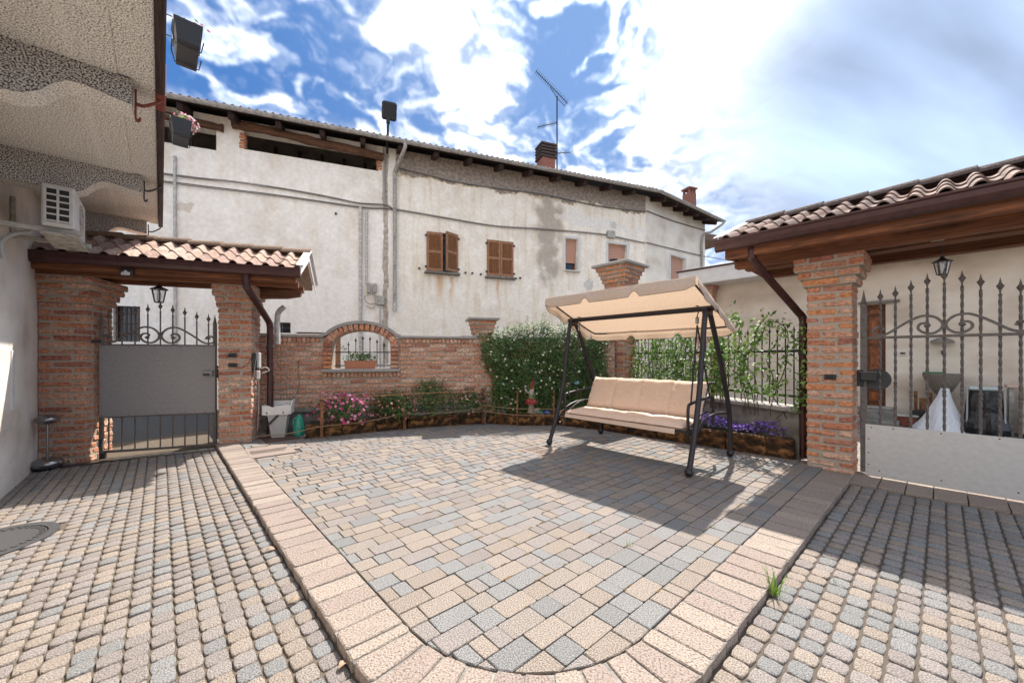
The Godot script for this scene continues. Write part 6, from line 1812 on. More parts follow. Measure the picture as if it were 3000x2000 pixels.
func make_hedge() -> void:
	rng.seed = 63
	var X := Transform3D(RB(81.0), G(-0.52, 7.14))
	var t := thing("jasmine_hedge", "dense dark green jasmine hedge starred with small white flowers", "hedge", X.origin, turn(81.0))
	var bump := noise(171, 1.7, 4)
	for i in 9:
		var x := 0.1 + i * 0.26
		part("stem", MB.new().tube(curve([Vector3(x, 0.0, 0.1), Vector3(x + rng.randf_range(-0.1, 0.1), 0.6, 0.06), Vector3(x + rng.randf_range(-0.15, 0.15), 1.2, 0.1), Vector3(x + rng.randf_range(-0.2, 0.2), 1.6, 0.08)], 4), [0.02, 0.02, 0.02, 0.02, 0.015, 0.015, 0.015, 0.015, 0.01, 0.01, 0.01, 0.01, 0.008], 6), M.stem, t)
	var leaves := []
	var white := []
	var front := func(x: float, y: float) -> float: return 0.3 + bump.get_noise_2d(x, y * 1.2) * 0.16 - 0.1 * smoothstep(1.2, 1.8, y)
	var top := func(x: float) -> float: return 1.62 + 0.2 * sin(clampf((x - 0.1) / 2.2, 0, 1) * PI) + bump.get_noise_2d(x * 1.6, 9.0) * 0.12
	var left := func(y: float) -> float: return -0.02 + bump.get_noise_2d(4.0, y * 1.6) * 0.1 + 0.3 * smoothstep(1.1, 0.4, y) - 0.12 * smoothstep(1.3, 1.6, y)
	var right := func(y: float) -> float: return 2.3 + bump.get_noise_2d(14.0, y * 1.6) * 0.12
	for i in 30000:
		var y := rng.randf_range(0.2, 2.0)
		var x := rng.randf_range(-0.2, 2.45)
		if y > top.call(x) + rng.randfn() * 0.03 or x < left.call(y) + rng.randfn() * 0.02 or x > right.call(y) + rng.randfn() * 0.02: continue
		var zf: float = front.call(x, y)
		var deep := pow(rng.randf(), 1.6) * 0.26
		var z := zf - deep + rng.randfn() * 0.012
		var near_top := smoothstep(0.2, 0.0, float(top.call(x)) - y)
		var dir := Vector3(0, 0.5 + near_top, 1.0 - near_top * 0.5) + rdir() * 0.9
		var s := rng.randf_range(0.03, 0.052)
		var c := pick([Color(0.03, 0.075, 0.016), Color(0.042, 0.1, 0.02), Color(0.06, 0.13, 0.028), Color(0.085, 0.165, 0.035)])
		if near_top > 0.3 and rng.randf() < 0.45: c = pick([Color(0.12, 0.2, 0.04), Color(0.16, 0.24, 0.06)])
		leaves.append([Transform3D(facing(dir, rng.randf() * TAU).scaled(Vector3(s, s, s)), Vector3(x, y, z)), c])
		if deep < 0.04 and rng.randf() < 0.02 + near_top * 0.05:
			var k := rng.randf_range(0.032, 0.048)
			white.append([Transform3D(facing(Vector3(0, 0.2, 1) + rdir() * 0.6, rng.randf() * TAU).scaled(Vector3(k, k, k)), Vector3(x, y, z + 0.02)), pick([Color(0.72, 0.7, 0.5), Color(0.62, 0.62, 0.4), Color(0.75, 0.73, 0.62)])])
	# loose shoots standing up out of the top
	for i in 26:
		var x := rng.randf_range(0.05, 2.2)
		var y0: float = top.call(x)
		var hgt := rng.randf_range(0.06, 0.2)
		var lean := Vector3(rng.randf_range(-0.4, 0.4), 1.0, rng.randf_range(-0.2, 0.3))
		for k in 16:
			var s := rng.randf_range(0.025, 0.042)
			leaves.append([Transform3D(facing(lean + rdir() * 1.1, rng.randf() * TAU).scaled(Vector3(s, s, s)), Vector3(x, y0 - 0.04, 0.12) + lean * hgt * (k / 16.0) + rdir() * 0.02), pick([Color(0.1, 0.17, 0.04), Color(0.15, 0.23, 0.06)])])
		for k in 2: white.append([Transform3D(facing(rdir() + Vector3(0, 0.5, 0.6), 0.0).scaled(Vector3(0.03, 0.03, 0.03)), Vector3(x, y0 - 0.02, 0.13) + lean * hgt * rng.randf() + rdir() * 0.025), pick([Color(0.72, 0.7, 0.5), Color(0.66, 0.65, 0.45)])])
	scatter(t, "foliage", leaf_mesh, M.leaf, leaves)
	scatter(t, "blossoms", flower_mesh, M.petal, white)

func make_fence() -> void:
	rng.seed = 65
	var rt := turn(161.7)
	var X := Transform3D(RB(161.7), G(2.452, 7.7))
	var L := 3.25
	var t := thing("iron_fence", "black iron railing on a low wall overgrown with climbing plants behind the swing", "fence", X.origin, rt)
	part("base_wall", MB.new().cbox(Vector3(L * 0.5, 0.26, 0), Vector3(L, 0.56, 0.2), 0.01), M.concrete, t)
	for i in 5: part("coping", MB.new().cbox(Vector3(0.33 + i * 0.65, 0.57, 0), Vector3(0.64, 0.06, 0.3), 0.01), M.coping, t)
	for i in 31:
		var x := 0.08 + i * 0.105
		part("bar", MB.new().tube([Vector3(x, 0.6, 0), Vector3(x, 1.47, 0)], 0.008, 6), M.iron_fence, t)
		spear(t, Vector3(x, 1.46, 0), 0.13, 0.018, M.iron_fence)
	for y in [0.72, 1.27]: part("rail", MB.new().box(Vector3(L * 0.5, y, 0), Vector3(L, 0.03, 0.014)), M.iron_fence, t)
	# climbers
	var c := thing("climbing_plant", "sunlit pale green climber twining through the iron railing", "climbing plant", X * Vector3(0.1, 0.2, 0.1), rt)
	var leaves := []
	for i in 36:
		var x := rng.randf_range(0.0, L - 0.1)
		var p := Vector3(x, 0.25, rng.randf_range(0.0, 0.1))
		var pts := [p]
		var aim := Vector3(rng.randf_range(-0.5, 0.5), 1.0, 0).normalized()
		var n := rng.randi_range(9, 15)
		for k in n:
			aim = (aim + Vector3(rng.randfn() * 0.35, 0.18 if p.y < 1.3 else -0.3, rng.randfn() * 0.1)).normalized()
			p += aim * 0.1
			p.z = clampf(p.z, -0.05, 0.16)
			p.y = minf(p.y, 1.5 + rng.randf() * 0.12)
			p.x = clampf(p.x, -0.15, L - 0.05)
			pts.append(p)
			if k < 2: continue
			for q in rng.randi_range(9, 16):
				var s := rng.randf_range(0.05, 0.085)
				var lp := p + Vector3(rng.randfn() * 0.05, rng.randfn() * 0.05, rng.randfn() * 0.04 + 0.03)
				leaves.append([Transform3D(facing(Vector3(0, 0.6, 0.7) + rdir() * 0.8, rng.randf() * TAU).scaled(Vector3(s, s, s)), lp), pick([Color(0.13, 0.24, 0.04), Color(0.19, 0.32, 0.06), Color(0.08, 0.16, 0.03), Color(0.28, 0.4, 0.1)])])
		part("stem", MB.new().tube(pts, 0.006, 5), M.stem, c)
	scatter(c, "foliage", leaf_mesh, M.leaf, leaves)

# ---------------------------------------------------------------- small things by the wall
func make_garden_things() -> void:
	rng.seed = 67
	var W := Transform3D(RB(DEG_WALL), G(-3.916, 6.2))
	var t := thing("terracotta_planter", "long terracotta planter with white flowers on the arched opening's sill", "planter", W * Vector3(1.405, 1.0, -0.06), turn(DEG_WALL))
	var prof := []
	for q in [[-0.235, 0.0], [0.235, 0.0], [0.25, 0.11], [0.262, 0.112], [0.262, 0.132], [-0.262, 0.132], [-0.262, 0.112], [-0.25, 0.11]]: prof.append(Vector3(q[0], q[1], -0.07))
	part("box", MB.new().extrude(prof, Vector3(0, 0, 0.14)), M.terracotta, t)
	for i in 12: part("rib", MB.new().box(Vector3(-0.22 + i * 0.04, 0.055, 0.072), Vector3(0.008, 0.1, 0.006)), M.terracotta, t)
	part("soil", MB.new().box(Vector3(0, 0.13, 0), Vector3(0.5, 0.012, 0.12)), M.soil, t)
	plant(t, "foliage", Vector3(0.02, 0.18, 0.0), Vector3(0.27, 0.08, 0.09), 420, 0.04, [Color(0.06, 0.13, 0.025), Color(0.1, 0.18, 0.04)], M.leaf, leaf_mesh)
	plant(t, "blossoms", Vector3(0.02, 0.22, 0.02), Vector3(0.27, 0.1, 0.1), 45, 0.032, [Color(0.72, 0.72, 0.65)], M.petal, flower_mesh)
	var sp := []
	for k in 60:
		var f := k / 60.0
		var p := Vector3(-0.05 - f * 0.28, 0.16 + f * 0.26 - f * f * 0.05, 0.02) + rdir() * 0.02
		sp.append([Transform3D(facing(rdir() + Vector3(0, 0.6, 0.3), rng.randf() * TAU).scaled(Vector3.ONE * 0.035), p), pick([Color(0.1, 0.18, 0.04), Color(0.2, 0.28, 0.1)])])
	scatter(t, "trailing_shoot", leaf_mesh, M.leaf, sp)
	# bin with a folding basin on it
	var b := thing("plastic_bin", "tall pale grey plastic bin at the foot of the brown downpipe", "bin", G(-3.5, 5.84, 0.0), 0.35)
	var body := MB.new()
	var rings := []
	for q in [[0.0, 0.085, 0.075], [0.32, 0.125, 0.11], [0.33, 0.135, 0.12], [0.345, 0.135, 0.12]]:
		rings.append([Vector3(-q[1], q[0], q[2]), Vector3(q[1], q[0], q[2]), Vector3(q[1], q[0], -q[2]), Vector3(-q[1], q[0], -q[2])])
	for i in 3:
		for k in 4: body.quad(rings[i][k], rings[i][(k + 1) % 4], rings[i + 1][(k + 1) % 4], rings[i + 1][k])
	body.fan(rings[0], Vector3(0, 0.2, 0)); body.fan(rings[3], Vector3(0, 0.2, 0))
	part("body", body, M.grey_plastic, b)
	part("handle", MB.new().cbox(Vector3(-0.055, 0.27, 0.125), Vector3(0.03, 0.2, 0.012), 0.004, Basis(Vector3(0, 0, 1), -0.75)), M.black, b)
	var c := thing("white_basin", "white plastic basin with a wavy cut edge resting on the grey bin", "basin", G(-3.5, 5.84, 0.35), 0.35)
	var fr := []
	for q in [[-0.19, 0.0], [0.16, 0.0], [0.175, 0.13], [0.1, 0.15], [0.05, 0.12], [0.0, 0.13], [-0.06, 0.11], [-0.12, 0.14], [-0.17, 0.13], [-0.19, 0.1]]: fr.append(Vector3(q[0], q[1], 0.14))
	part("front", MB.new().extrude(fr, Vector3(0, 0, -0.012)), M.white, c)
	part("back", MB.new().box(Vector3(-0.01, 0.09, -0.13), Vector3(0.36, 0.18, 0.012)), M.white, c)
	part("side", MB.new().extrude([Vector3(0.165, 0.0, 0.14), Vector3(0.165, 0.0, -0.136), Vector3(0.18, 0.2, -0.136), Vector3(0.178, 0.2, 0.02), Vector3(0.176, 0.13, 0.14)], Vector3(0.012, 0, 0)), M.white, c)
	part("side", MB.new().box(Vector3(-0.185, 0.07, 0.0), Vector3(0.012, 0.14, 0.264)), M.white, c)
	part("bottom", MB.new().box(Vector3(-0.01, 0.006, 0.0), Vector3(0.34, 0.01, 0.25)), M.white, c)
	for x in [-0.13, 0.08]: part("bolt", MB.new().lathe([Vector2(0, 0.006), Vector2(0.012, 0.0)], 8, Vector3.ZERO, Basis(Vector3(1, 0, 0), PI / 2)), M.black, c, at(Vector3(x, 0.03, 0.141)))
	var g := thing("watering_can", "green plastic can with a moulded handle beside the grey bin", "can", G(-3.24, 5.92, 0.0), 0.3)
	var can := MB.new()
	rings = []
	for q in [[0.0, 0.066, 0.055], [0.02, 0.075, 0.06], [0.13, 0.075, 0.06], [0.15, 0.07, 0.056], [0.27, 0.045, 0.045], [0.29, 0.03, 0.03], [0.305, 0.028, 0.028]]:
		var ring := []
		for k in 8:
			var a := TAU * (k + 0.5) / 8.0
			var e := pow(pow(absf(cos(a)), 4.0) + pow(absf(sin(a)), 4.0), -0.25)
			ring.append(Vector3(cos(a) * q[1] * e, q[0], -sin(a) * q[2] * e))
		rings.append(ring)
	for i in rings.size() - 1:
		for k in 8: can.quad(rings[i][k], rings[i][(k + 1) % 8], rings[i + 1][(k + 1) % 8], rings[i + 1][k])
	can.fan(rings[-1], Vector3(0, 0.1, 0)); can.fan(rings[0], Vector3(0, 0.1, 0))
	part("body", can, M.green_plastic, g)
	part("handle", MB.new().tube(curve([Vector3(-0.02, 0.29, 0.0), Vector3(-0.075, 0.25, 0.0), Vector3(-0.08, 0.17, 0.0), Vector3(-0.065, 0.14, 0.0)]), 0.012, 8), M.green_plastic, g)
	part("cap", MB.new().lathe([Vector2(0.03, 0.3), Vector2(0.03, 0.32), Vector2(0.0, 0.322)], 10), M.green_plastic, g)
	var hc := thing("hose_cord", "thin dark cord hanging from the brick wall down to the white basin", "cord", W * Vector3(0.47, 1.13, 0.02), turn(DEG_WALL))
	part("cord", MB.new().tube(curve([Vector3(0, 0, 0), Vector3(0.0, -0.2, 0.03), Vector3(0.02, -0.38, 0.05), Vector3(-0.03, -0.55, 0.08), Vector3(-0.14, -0.64, 0.14), Vector3(-0.24, -0.68, 0.2)]), 0.006, 5), M.cable, hc)
	part("hook", MB.new().box(Vector3(0, 0.01, 0), Vector3(0.05, 0.02, 0.03)), M.terracotta, hc)
	# gnome leaning over a toadstool
	var n := thing("garden_gnome", "garden gnome with a red pointed hat and white beard over a red toadstool", "gnome", G(0.345, 6.95, 0.17), -0.1)
	var cream := mat(lin(0.55, 0.48, 0.36), 0.8, T.mottle, 6.0)
	var red := mat(lin(0.38, 0.035, 0.025), 0.7, T.mottle, 8.0)
	var beard := mat(lin(0.66, 0.6, 0.5), 0.9, T.mottle, 8.0)
	part("stalk", MB.new().lathe([Vector2(0.0, 0.0), Vector2(0.075, 0.0), Vector2(0.06, 0.06), Vector2(0.05, 0.16), Vector2(0.06, 0.2), Vector2(0.0, 0.2)], 14), cream, n)
	part("toadstool_cap", MB.new().lathe([Vector2(0.05, 0.185), Vector2(0.12, 0.195), Vector2(0.118, 0.225), Vector2(0.085, 0.27), Vector2(0.04, 0.295), Vector2(0.0, 0.3)], 16), red, n)
	for q in [[0.06, 0.25, 0.07], [-0.05, 0.26, 0.07], [0.0, 0.235, 0.1], [0.1, 0.22, 0.03]]: part("cap_spot", MB.new().lathe([Vector2(0.012, 0), Vector2(0.008, 0.006), Vector2(0, 0.008)], 8, Vector3.ZERO, facing(Vector3(q[0], 0.05, q[2]), 0.0)), beard, n, at(Vector3(q[0], q[1], q[2])))
	part("body", MB.new().lathe([Vector2(0.055, 0.28), Vector2(0.065, 0.32), Vector2(0.055, 0.38), Vector2(0.03, 0.42), Vector2(0.0, 0.43)], 12, Vector3(0.01, 0, 0)), mat(lin(0.2, 0.24, 0.12), 0.8), n)
	part("head", MB.new().lathe([Vector2(0.0, -0.05), Vector2(0.035, -0.035), Vector2(0.048, 0.0), Vector2(0.035, 0.035), Vector2(0.0, 0.048)], 12), mat(lin(0.55, 0.32, 0.22), 0.7), n, at(Vector3(0.01, 0.45, 0.01)))
	part("nose", MB.new().lathe([Vector2(0.0, -0.014), Vector2(0.012, 0.0), Vector2(0.0, 0.014)], 8), mat(lin(0.6, 0.3, 0.22), 0.7), n, at(Vector3(-0.005, 0.445, 0.058)))
	part("beard", MB.new().lathe([Vector2(0.0, -0.09), Vector2(0.028, -0.06), Vector2(0.048, -0.01), Vector2(0.04, 0.015), Vector2(0.0, 0.02)], 12, Vector3.ZERO, Basis(Vector3(1, 0, 0), -0.35)), beard, n, at(Vector3(0.005, 0.425, 0.035)))
	part("hat", MB.new().lathe([Vector2(0.058, 0.0), Vector2(0.056, 0.02), Vector2(0.035, 0.1), Vector2(0.014, 0.18), Vector2(0.0, 0.215)], 14, Vector3.ZERO, Basis(Vector3(0, 0, 1), -0.16)), red, n, at(Vector3(0.005, 0.465, 0.0)))
	part("arm", MB.new().tube(curve([Vector3(-0.04, 0.385, 0.02), Vector3(-0.085, 0.42, 0.03), Vector3(-0.11, 0.475, 0.03)]), [0.022, 0.022, 0.022, 0.021, 0.02, 0.02, 0.02, 0.02, 0.019, 0.019, 0.018, 0.018, 0.017], 8), beard, n)
	for i in 2:
		var sn := thing("snail_ornament", ["small speckled snail ornament left of the gnome", "small speckled snail ornament at the toadstool's foot"][i], "ornament", [G(-0.17, 6.98, 0.17), G(0.42, 6.86, 0.19)][i], 0.2, "snail ornaments")
		part("shell", MB.new().lathe([Vector2(0.0, -0.045), Vector2(0.04, -0.03), Vector2(0.055, 0.0), Vector2(0.04, 0.03), Vector2(0.0, 0.045)], 12, Vector3.ZERO, Basis(Vector3(1, 0, 0), PI / 2)), mat(lin(0.35, 0.3, 0.26), 0.7, T.granite, 4.0), sn, at(Vector3(0.01, 0.055, 0)))
		part("foot", MB.new().tube(curve([Vector3(0.06, 0.012, 0), Vector3(-0.03, 0.014, 0), Vector3(-0.07, 0.03, 0), Vector3(-0.08, 0.08, 0)]), 0.016, 8), cream, sn)
		for z in [-0.012, 0.012]: part("horn", MB.new().tube([Vector3(-0.08, 0.085, z), Vector3(-0.085, 0.12, z * 1.6)], 0.004, 5), cream, sn)
	for i in 3:
		var bd := thing("bird_stick", ["pale blue bird ornament on a stick left of the gnome's hat", "pale blue bird ornament at the tip of the gnome's hat", "pale blue bird ornament on a stick behind the swing's left leg"][i], "ornament", [G(-0.19, 7.0, 0.15), G(0.42, 7.02, 0.15), G(1.17, 7.0, 0.15)][i], 0.3 - i * 0.4, "bird ornaments on sticks")
		part("stick", MB.new().tube([Vector3.ZERO, Vector3(0, 0.56, 0)], 0.004, 5), M.cable, bd)
		var bl := mat(lin(0.25, 0.42, 0.48), 0.6)
		part("body", MB.new().tube([Vector3(-0.055, 0.575, 0), Vector3(-0.035, 0.572, 0), Vector3(0.0, 0.57, 0), Vector3(0.03, 0.58, 0), Vector3(0.05, 0.59, 0)], [0.003, 0.012, 0.02, 0.016, 0.004], 8), bl, bd)
		for s in [-1.0, 1.0]: part("wing", MB.new().extrude([Vector3(-0.02, 0.58, 0), Vector3(0.02, 0.585, 0), Vector3(0.01, 0.61, s * 0.06), Vector3(-0.03, 0.605, s * 0.05)], Vector3(0, 0.004, 0)), bl, bd)
	# little stones of coloured glass on the edge of the bed
	for q in [[0.62, 6.9, Color(0.05, 0.1, 0.4), "small blue ornament stone on the bed edging"], [0.86, 6.93, Color(0.5, 0.12, 0.03), "small orange ornament stone on the bed edging"], [0.5, 6.9, Color(0.06, 0.2, 0.15), "small green ornament stone on the bed edging"]]:
		var o := thing("ornament_stone", q[3], "ornament", G(q[0], q[1], 0.15), 0.0, "ornament stones on the bed")
		var st := MB.new()
		st.cbox(Vector3(0, 0.05, 0), Vector3(0.09, 0.07, 0.06), 0.025, Basis(), rng, 0.006)
		part("stone", st, mat(lin(q[2].r, q[2].g, q[2].b), 0.3), o)

# ---------------------------------------------------------------- the garden swing
func make_swing() -> void:
	rng.seed = 71
	var rt := turn(DEG_RIGHT)
	var t := thing("garden_swing", "three-seat garden swing with beige cushions and tilted canopy on dark tubular legs", "garden swing", AB(2.64, 4.51), rt)
	var by := 1.725
	var bz := 0.1
	for sx in [-1.0, 1.0]:
		var x0: float = sx * 0.93
		var fr := curve([Vector3(x0, 1.7, bz + 0.05), Vector3(x0, 1.5, 0.2), Vector3(x0, 0.85, 0.31), Vector3(x0 + sx * 0.005, 0.38, 0.45), Vector3(x0 + sx * 0.01, 0.05, 0.585)], 6)
		part("front_leg", MB.new().tube(fr, 0.028, 10), M.frame, t)
		var rr := curve([Vector3(x0, 1.7, bz - 0.05), Vector3(x0, 1.45, -0.1), Vector3(x0, 1.0, -0.34), Vector3(x0, 0.6, -0.52), Vector3(x0, 0.3, -0.565), Vector3(x0, 0.05, -0.575)], 6)
		part("rear_leg", MB.new().tube(rr, 0.028, 10), M.frame, t)
		for z in [0.59, -0.577]:
			part("foot_ball", MB.new().lathe([Vector2(0.0, -0.045), Vector2(0.03, -0.034), Vector2(0.045, 0.0), Vector2(0.034, 0.03), Vector2(0.02, 0.042)], 14), M.frame, t, at(Vector3(x0 + (sx * 0.01 if z > 0 else 0.0), 0.045, z)))
		part("top_bracket", MB.new().cbox(Vector3(x0, 1.69, bz), Vector3(0.06, 0.09, 0.17), 0.015), M.frame, t)
		part("brace", MB.new().tube(curve([Vector3(x0, 0.34, 0.46), Vector3(x0, 0.5, 0.22), Vector3(x0, 0.56, -0.1), Vector3(x0, 0.53, -0.52)], 6), 0.014, 8), M.frame, t)
	part("beam", MB.new().tube([Vector3(-1.0, by, bz), Vector3(1.0, by, bz)], 0.03, 12), M.frame, t)
	# canopy: frame arms, cloth, scalloped valances
	var fz := 0.59
	var rz := -0.44
	var fy := 1.985
	var ry := 1.55
	for sx in [-1.0, 1.0]:
		part("canopy_arm", MB.new().tube(curve([Vector3(sx * 0.96, fy - 0.03, fz - 0.03), Vector3(sx * 0.97, 1.77, bz), Vector3(sx * 0.96, ry + 0.03, rz + 0.06), Vector3(sx * 0.86, ry, rz + 0.01), Vector3(sx * 0.6, ry, rz + 0.01)], 4), 0.011, 6), M.frame, t)
	part("canopy_rod", MB.new().tube([Vector3(-0.98, fy - 0.01, fz - 0.02), Vector3(0.98, fy - 0.01, fz - 0.02)], 0.011, 6), M.frame, t)
	part("canopy_rod", MB.new().tube([Vector3(-0.7, ry + 0.0, rz + 0.02), Vector3(0.7, ry + 0.0, rz + 0.02)], 0.011, 6), M.canopy, t)
	var cl := MB.new()
	var NX := 24
	var NZ := 12
	var top := func(i: int, k: int) -> Vector3:
		var u := float(i) / NX
		var w := float(k) / NZ
		var sag := -0.028 * sin(PI * w * 2.0) * sin(PI * w * 2.0) * (1.0 - pow(2.0 * u - 1.0, 4.0))
		var x := lerpf(-1.01, 1.01, u)
		return Vector3(x, lerpf(fy, ry, w) + 0.015 + sag + 0.006 * sin(u * 19.0 + w * 7.0), lerpf(fz, rz, w))
	for i in NX:
		for k in NZ:
			cl.quad(top.call(i, k), top.call(i + 1, k), top.call(i + 1, k + 1), top.call(i, k + 1))
	part("canopy", cl, M.canopy, t)
	var scallop := func(u: float, n: int, drop: float) -> float:      # deep lobes with short notches between
		var f := fposmod(u * n, 1.0)
		var notch := minf(f, 1.0 - f)
		return drop * (0.5 + 0.5 * smoothstep(0.02, 0.1, notch)) if u > 0.06 and u < 0.94 else drop * lerpf(0.72, 1.0, smoothstep(0.0, 0.06, minf(u, 1.0 - u)))
	var strip := func(called: String, a: Vector3, b: Vector3, n: int, drop: float, out: Vector3) -> void:
		var m := MB.new()
		var K := 60
		for i in K:
			var q := []
			for j in [i, i + 1]:
				var u := float(j) / K
				var p := a.lerp(b, u)
				var d: float = scallop.call(u, n, drop)
				q.append([p, p + Vector3(0, -d, 0) + out * (0.02 + 0.012 * sin(u * 23.0))])
			var mid := [(q[0][0] + q[0][1]) * 0.5 + out * 0.012, (q[1][0] + q[1][1]) * 0.5 + out * 0.012]
			m.quad(q[0][0], mid[0], mid[1], q[1][0]); m.quad(mid[0], q[0][1], q[1][1], mid[1])
		part(called, m, M.canopy, t)
		var hem := []
		for j in K + 1:
			var u := float(j) / K
			hem.append(a.lerp(b, u) + Vector3(0, -float(scallop.call(u, n, drop)), 0) + out * (0.021 + 0.012 * sin(u * 23.0)))
		part("hem", MB.new().tube(hem, 0.004, 4), M.canopy_hem, t)
	var FL := Vector3(-1.01, fy + 0.015, fz); var FR := Vector3(1.01, fy + 0.015, fz); var BL := Vector3(-1.01, ry + 0.015, rz); var BR2 := Vector3(1.01, ry + 0.015, rz)
	strip.call("valance", FL, FR, 3, 0.13, Vector3(0, 0, 0.6))
	strip.call("valance", BR2, BL, 3, 0.12, Vector3(0, 0, -1.0))
	strip.call("valance", FR, BR2, 2, 0.13, Vector3(1, 0, 0))
	strip.call("valance", BL, FL, 2, 0.13, Vector3(-1, 0, 0))
	# seat: frame, cushions, arms, hangers
	part("seat_frame", MB.new().tube([Vector3(-0.8, 0.405, 0.4), Vector3(0.8, 0.405, 0.4), Vector3(0.82, 0.405, 0.38), Vector3(0.82, 0.41, -0.03)], 0.014, 8), M.frame, t)
	part("seat_frame", MB.new().tube([Vector3(-0.82, 0.41, 0.4), Vector3(-0.82, 0.41, -0.03), Vector3(0.82, 0.41, -0.03)], 0.014, 8), M.frame, t)
	part("back_frame", MB.new().tube(curve([Vector3(-0.78, 0.42, -0.05), Vector3(-0.78, 0.86, -0.29), Vector3(-0.74, 0.885, -0.3), Vector3(0.74, 0.885, -0.3), Vector3(0.78, 0.86, -0.29), Vector3(0.78, 0.42, -0.05)], 3), 0.013, 8), M.frame, t)
	part("sling", MB.new().box(Vector3(0, 0.412, 0.185), Vector3(1.58, 0.006, 0.42)), M.fabric, t)
	part("seat_cushion", cushion(1.6, 0.44, 0.075, 0.0, 81), M.fabric, t, Transform3D(Basis(Vector3(1, 0, 0), 0.05), Vector3(0, 0.42, 0.2)))
	part("back_cushion", cushion(1.6, 0.46, 0.085, 1.0, 83), M.fabric, t, Transform3D(Basis(Vector3(1, 0, 0), PI * 0.5 - 0.46), Vector3(0, 0.68, -0.19)))
	for x in [-0.4, 0.0, 0.4]:
		for v in [-0.12, 0.0, 0.12]:
			part("button", MB.new().ball(0.011, 0.006, Vector3.ZERO, 10, 6), M.canopy_hem, t, Transform3D(Basis(Vector3(1, 0, 0), PI * 0.5 - 0.46), Vector3(0, 0.68, -0.19)) * at(Vector3(x, 0.0575, v)))
	part("skirt", MB.new().extrude([Vector3(-0.8, 0.43, 0.424), Vector3(0.72, 0.43, 0.424), Vector3(0.72, 0.375, 0.43), Vector3(-0.8, 0.385, 0.43)], Vector3(0, 0, 0.006)), M.fabric, t)
	for sx in [-1.0, 1.0]:
		var xa: float = sx * 0.84
		part("armrest", MB.new().tube(curve([Vector3(xa, 0.3, 0.37), Vector3(xa, 0.55, 0.38), Vector3(xa, 0.66, 0.37), Vector3(xa, 0.7, 0.3), Vector3(xa, 0.735, -0.15), Vector3(xa, 0.725, -0.25), Vector3(xa, 0.66, -0.29), Vector3(xa, 0.4, -0.29)], 5), 0.017, 8), M.frame, t)
		part("arm_brace", MB.new().tube(curve([Vector3(xa, 0.45, 0.3), Vector3(xa, 0.55, 0.1), Vector3(xa, 0.57, -0.1), Vector3(xa, 0.55, -0.28)], 4), 0.01, 6), M.frame, t)
		var hk := Vector3(sx * 0.82, 1.55, bz)
		part("hook", MB.new().tube(curve([Vector3(sx * 0.82, 1.76, bz + 0.035), Vector3(sx * 0.82, 1.76, bz - 0.035), Vector3(sx * 0.82, 1.7, bz - 0.03), Vector3(sx * 0.82, 1.65, bz + 0.0)], 4), 0.006, 6), M.black, t)
		part("spring", MB.new().lathe([Vector2(0.0, 1.56), Vector2(0.018, 1.57), Vector2(0.02, 1.59), Vector2(0.018, 1.6), Vector2(0.02, 1.61), Vector2(0.018, 1.62), Vector2(0.02, 1.63), Vector2(0.0, 1.655)], 10, Vector3(sx * 0.82, 0, bz)), M.steel, t)
		part("hanger", MB.new().tube([hk, Vector3(xa, 0.69, 0.31)], 0.009, 6), M.frame, t)
		part("hanger", MB.new().tube([hk, Vector3(xa, 0.73, -0.2)], 0.009, 6), M.frame, t)

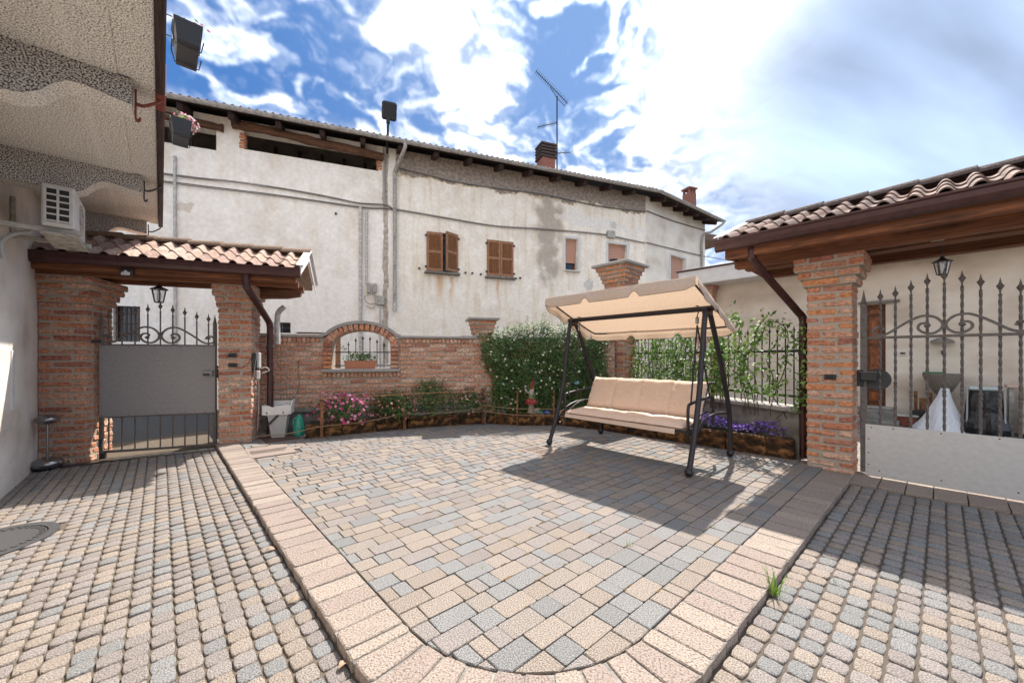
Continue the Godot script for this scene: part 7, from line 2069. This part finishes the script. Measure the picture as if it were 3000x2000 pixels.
func cushion(w: float, d: float, h: float, tuft: float, seed_: int) -> MB:      # soft slab: x across, z deep, puffed between its seams
	var b := MB.new()
	var NX := 96
	var NZ := 16
	var f := noise(seed_, 4.0, 4)
	var P := func(i: int, k: int, s: float) -> Vector3:
		var u := float(i) / NX * 2.0 - 1.0
		var v := float(k) / NZ * 2.0 - 1.0
		var edge := pow(maxf(0.0, 1.0 - pow(absf(u), 26.0)), 0.5) * pow(maxf(0.0, 1.0 - pow(absf(v), 8.0)), 0.5)
		var seam := absf(fposmod((u + 1.0) * 2.0 + 0.5, 1.0) - 0.5) * 2.0
		var puff := 1.0 - tuft * (0.3 + 0.3 * pow(absf(sin((v + 1.0) * PI * 1.5)), 6.0)) * pow(1.0 - minf(seam * 3.2, 1.0), 2.0)
		if tuft == 0.0: puff = 1.0 - 0.12 * pow(1.0 - minf(absf(fposmod((u + 1.0) * 1.5 + 0.5, 1.0) - 0.5) * 6.0, 1.0), 2.0)
		var y := h * 0.5 * edge * puff * s + (f.get_noise_2d(u * w * 0.5, v * d * 1.6) * 0.014 if s > 0 else 0.0) * edge
		var x := u * w * 0.5 + f.get_noise_2d(v * 0.5, 3.0) * 0.01
		return Vector3(x, h * 0.5 + y, v * d * 0.5 + f.get_noise_2d(u * 1.2, 8.0) * 0.012)
	var nrm := func(i: int, k: int, s: float) -> Vector3:
		var a: Vector3 = P.call(mini(i + 1, NX), k, s) - P.call(maxi(i - 1, 0), k, s)
		var c: Vector3 = P.call(i, mini(k + 1, NZ), s) - P.call(i, maxi(k - 1, 0), s)
		return c.cross(a).normalized() * s
	for s in [1.0, -1.0]:
		var pts := []
		var nn := []
		for i in NX + 1:
			var r := []
			var q := []
			for k in NZ + 1:
				r.append(P.call(i, k, s)); q.append(nrm.call(i, k, s))
			pts.append(r); nn.append(q)
		for i in NX:
			for k in NZ:
				if s > 0: b.quadn(pts[i][k], pts[i][k + 1], pts[i + 1][k + 1], pts[i + 1][k], nn[i][k], nn[i][k + 1], nn[i + 1][k + 1], nn[i + 1][k])
				else: b.quadn(pts[i + 1][k], pts[i + 1][k + 1], pts[i][k + 1], pts[i][k], nn[i + 1][k], nn[i + 1][k + 1], nn[i][k + 1], nn[i][k])
	return b

func _ready() -> void:
	rng.seed = 7
	make_view()
	make_materials()
	make_bricks()
	make_leaf_meshes()
	make_ground()
	make_farmhouse()
	make_left_house()
	make_right_yard()
	make_garden_wall()
	make_big_pillar()
	make_fence()
	make_left_gate()
	make_right_gate()
	make_beds()
	make_hedge()
	make_litter()
	make_swing()
	make_garden_things()
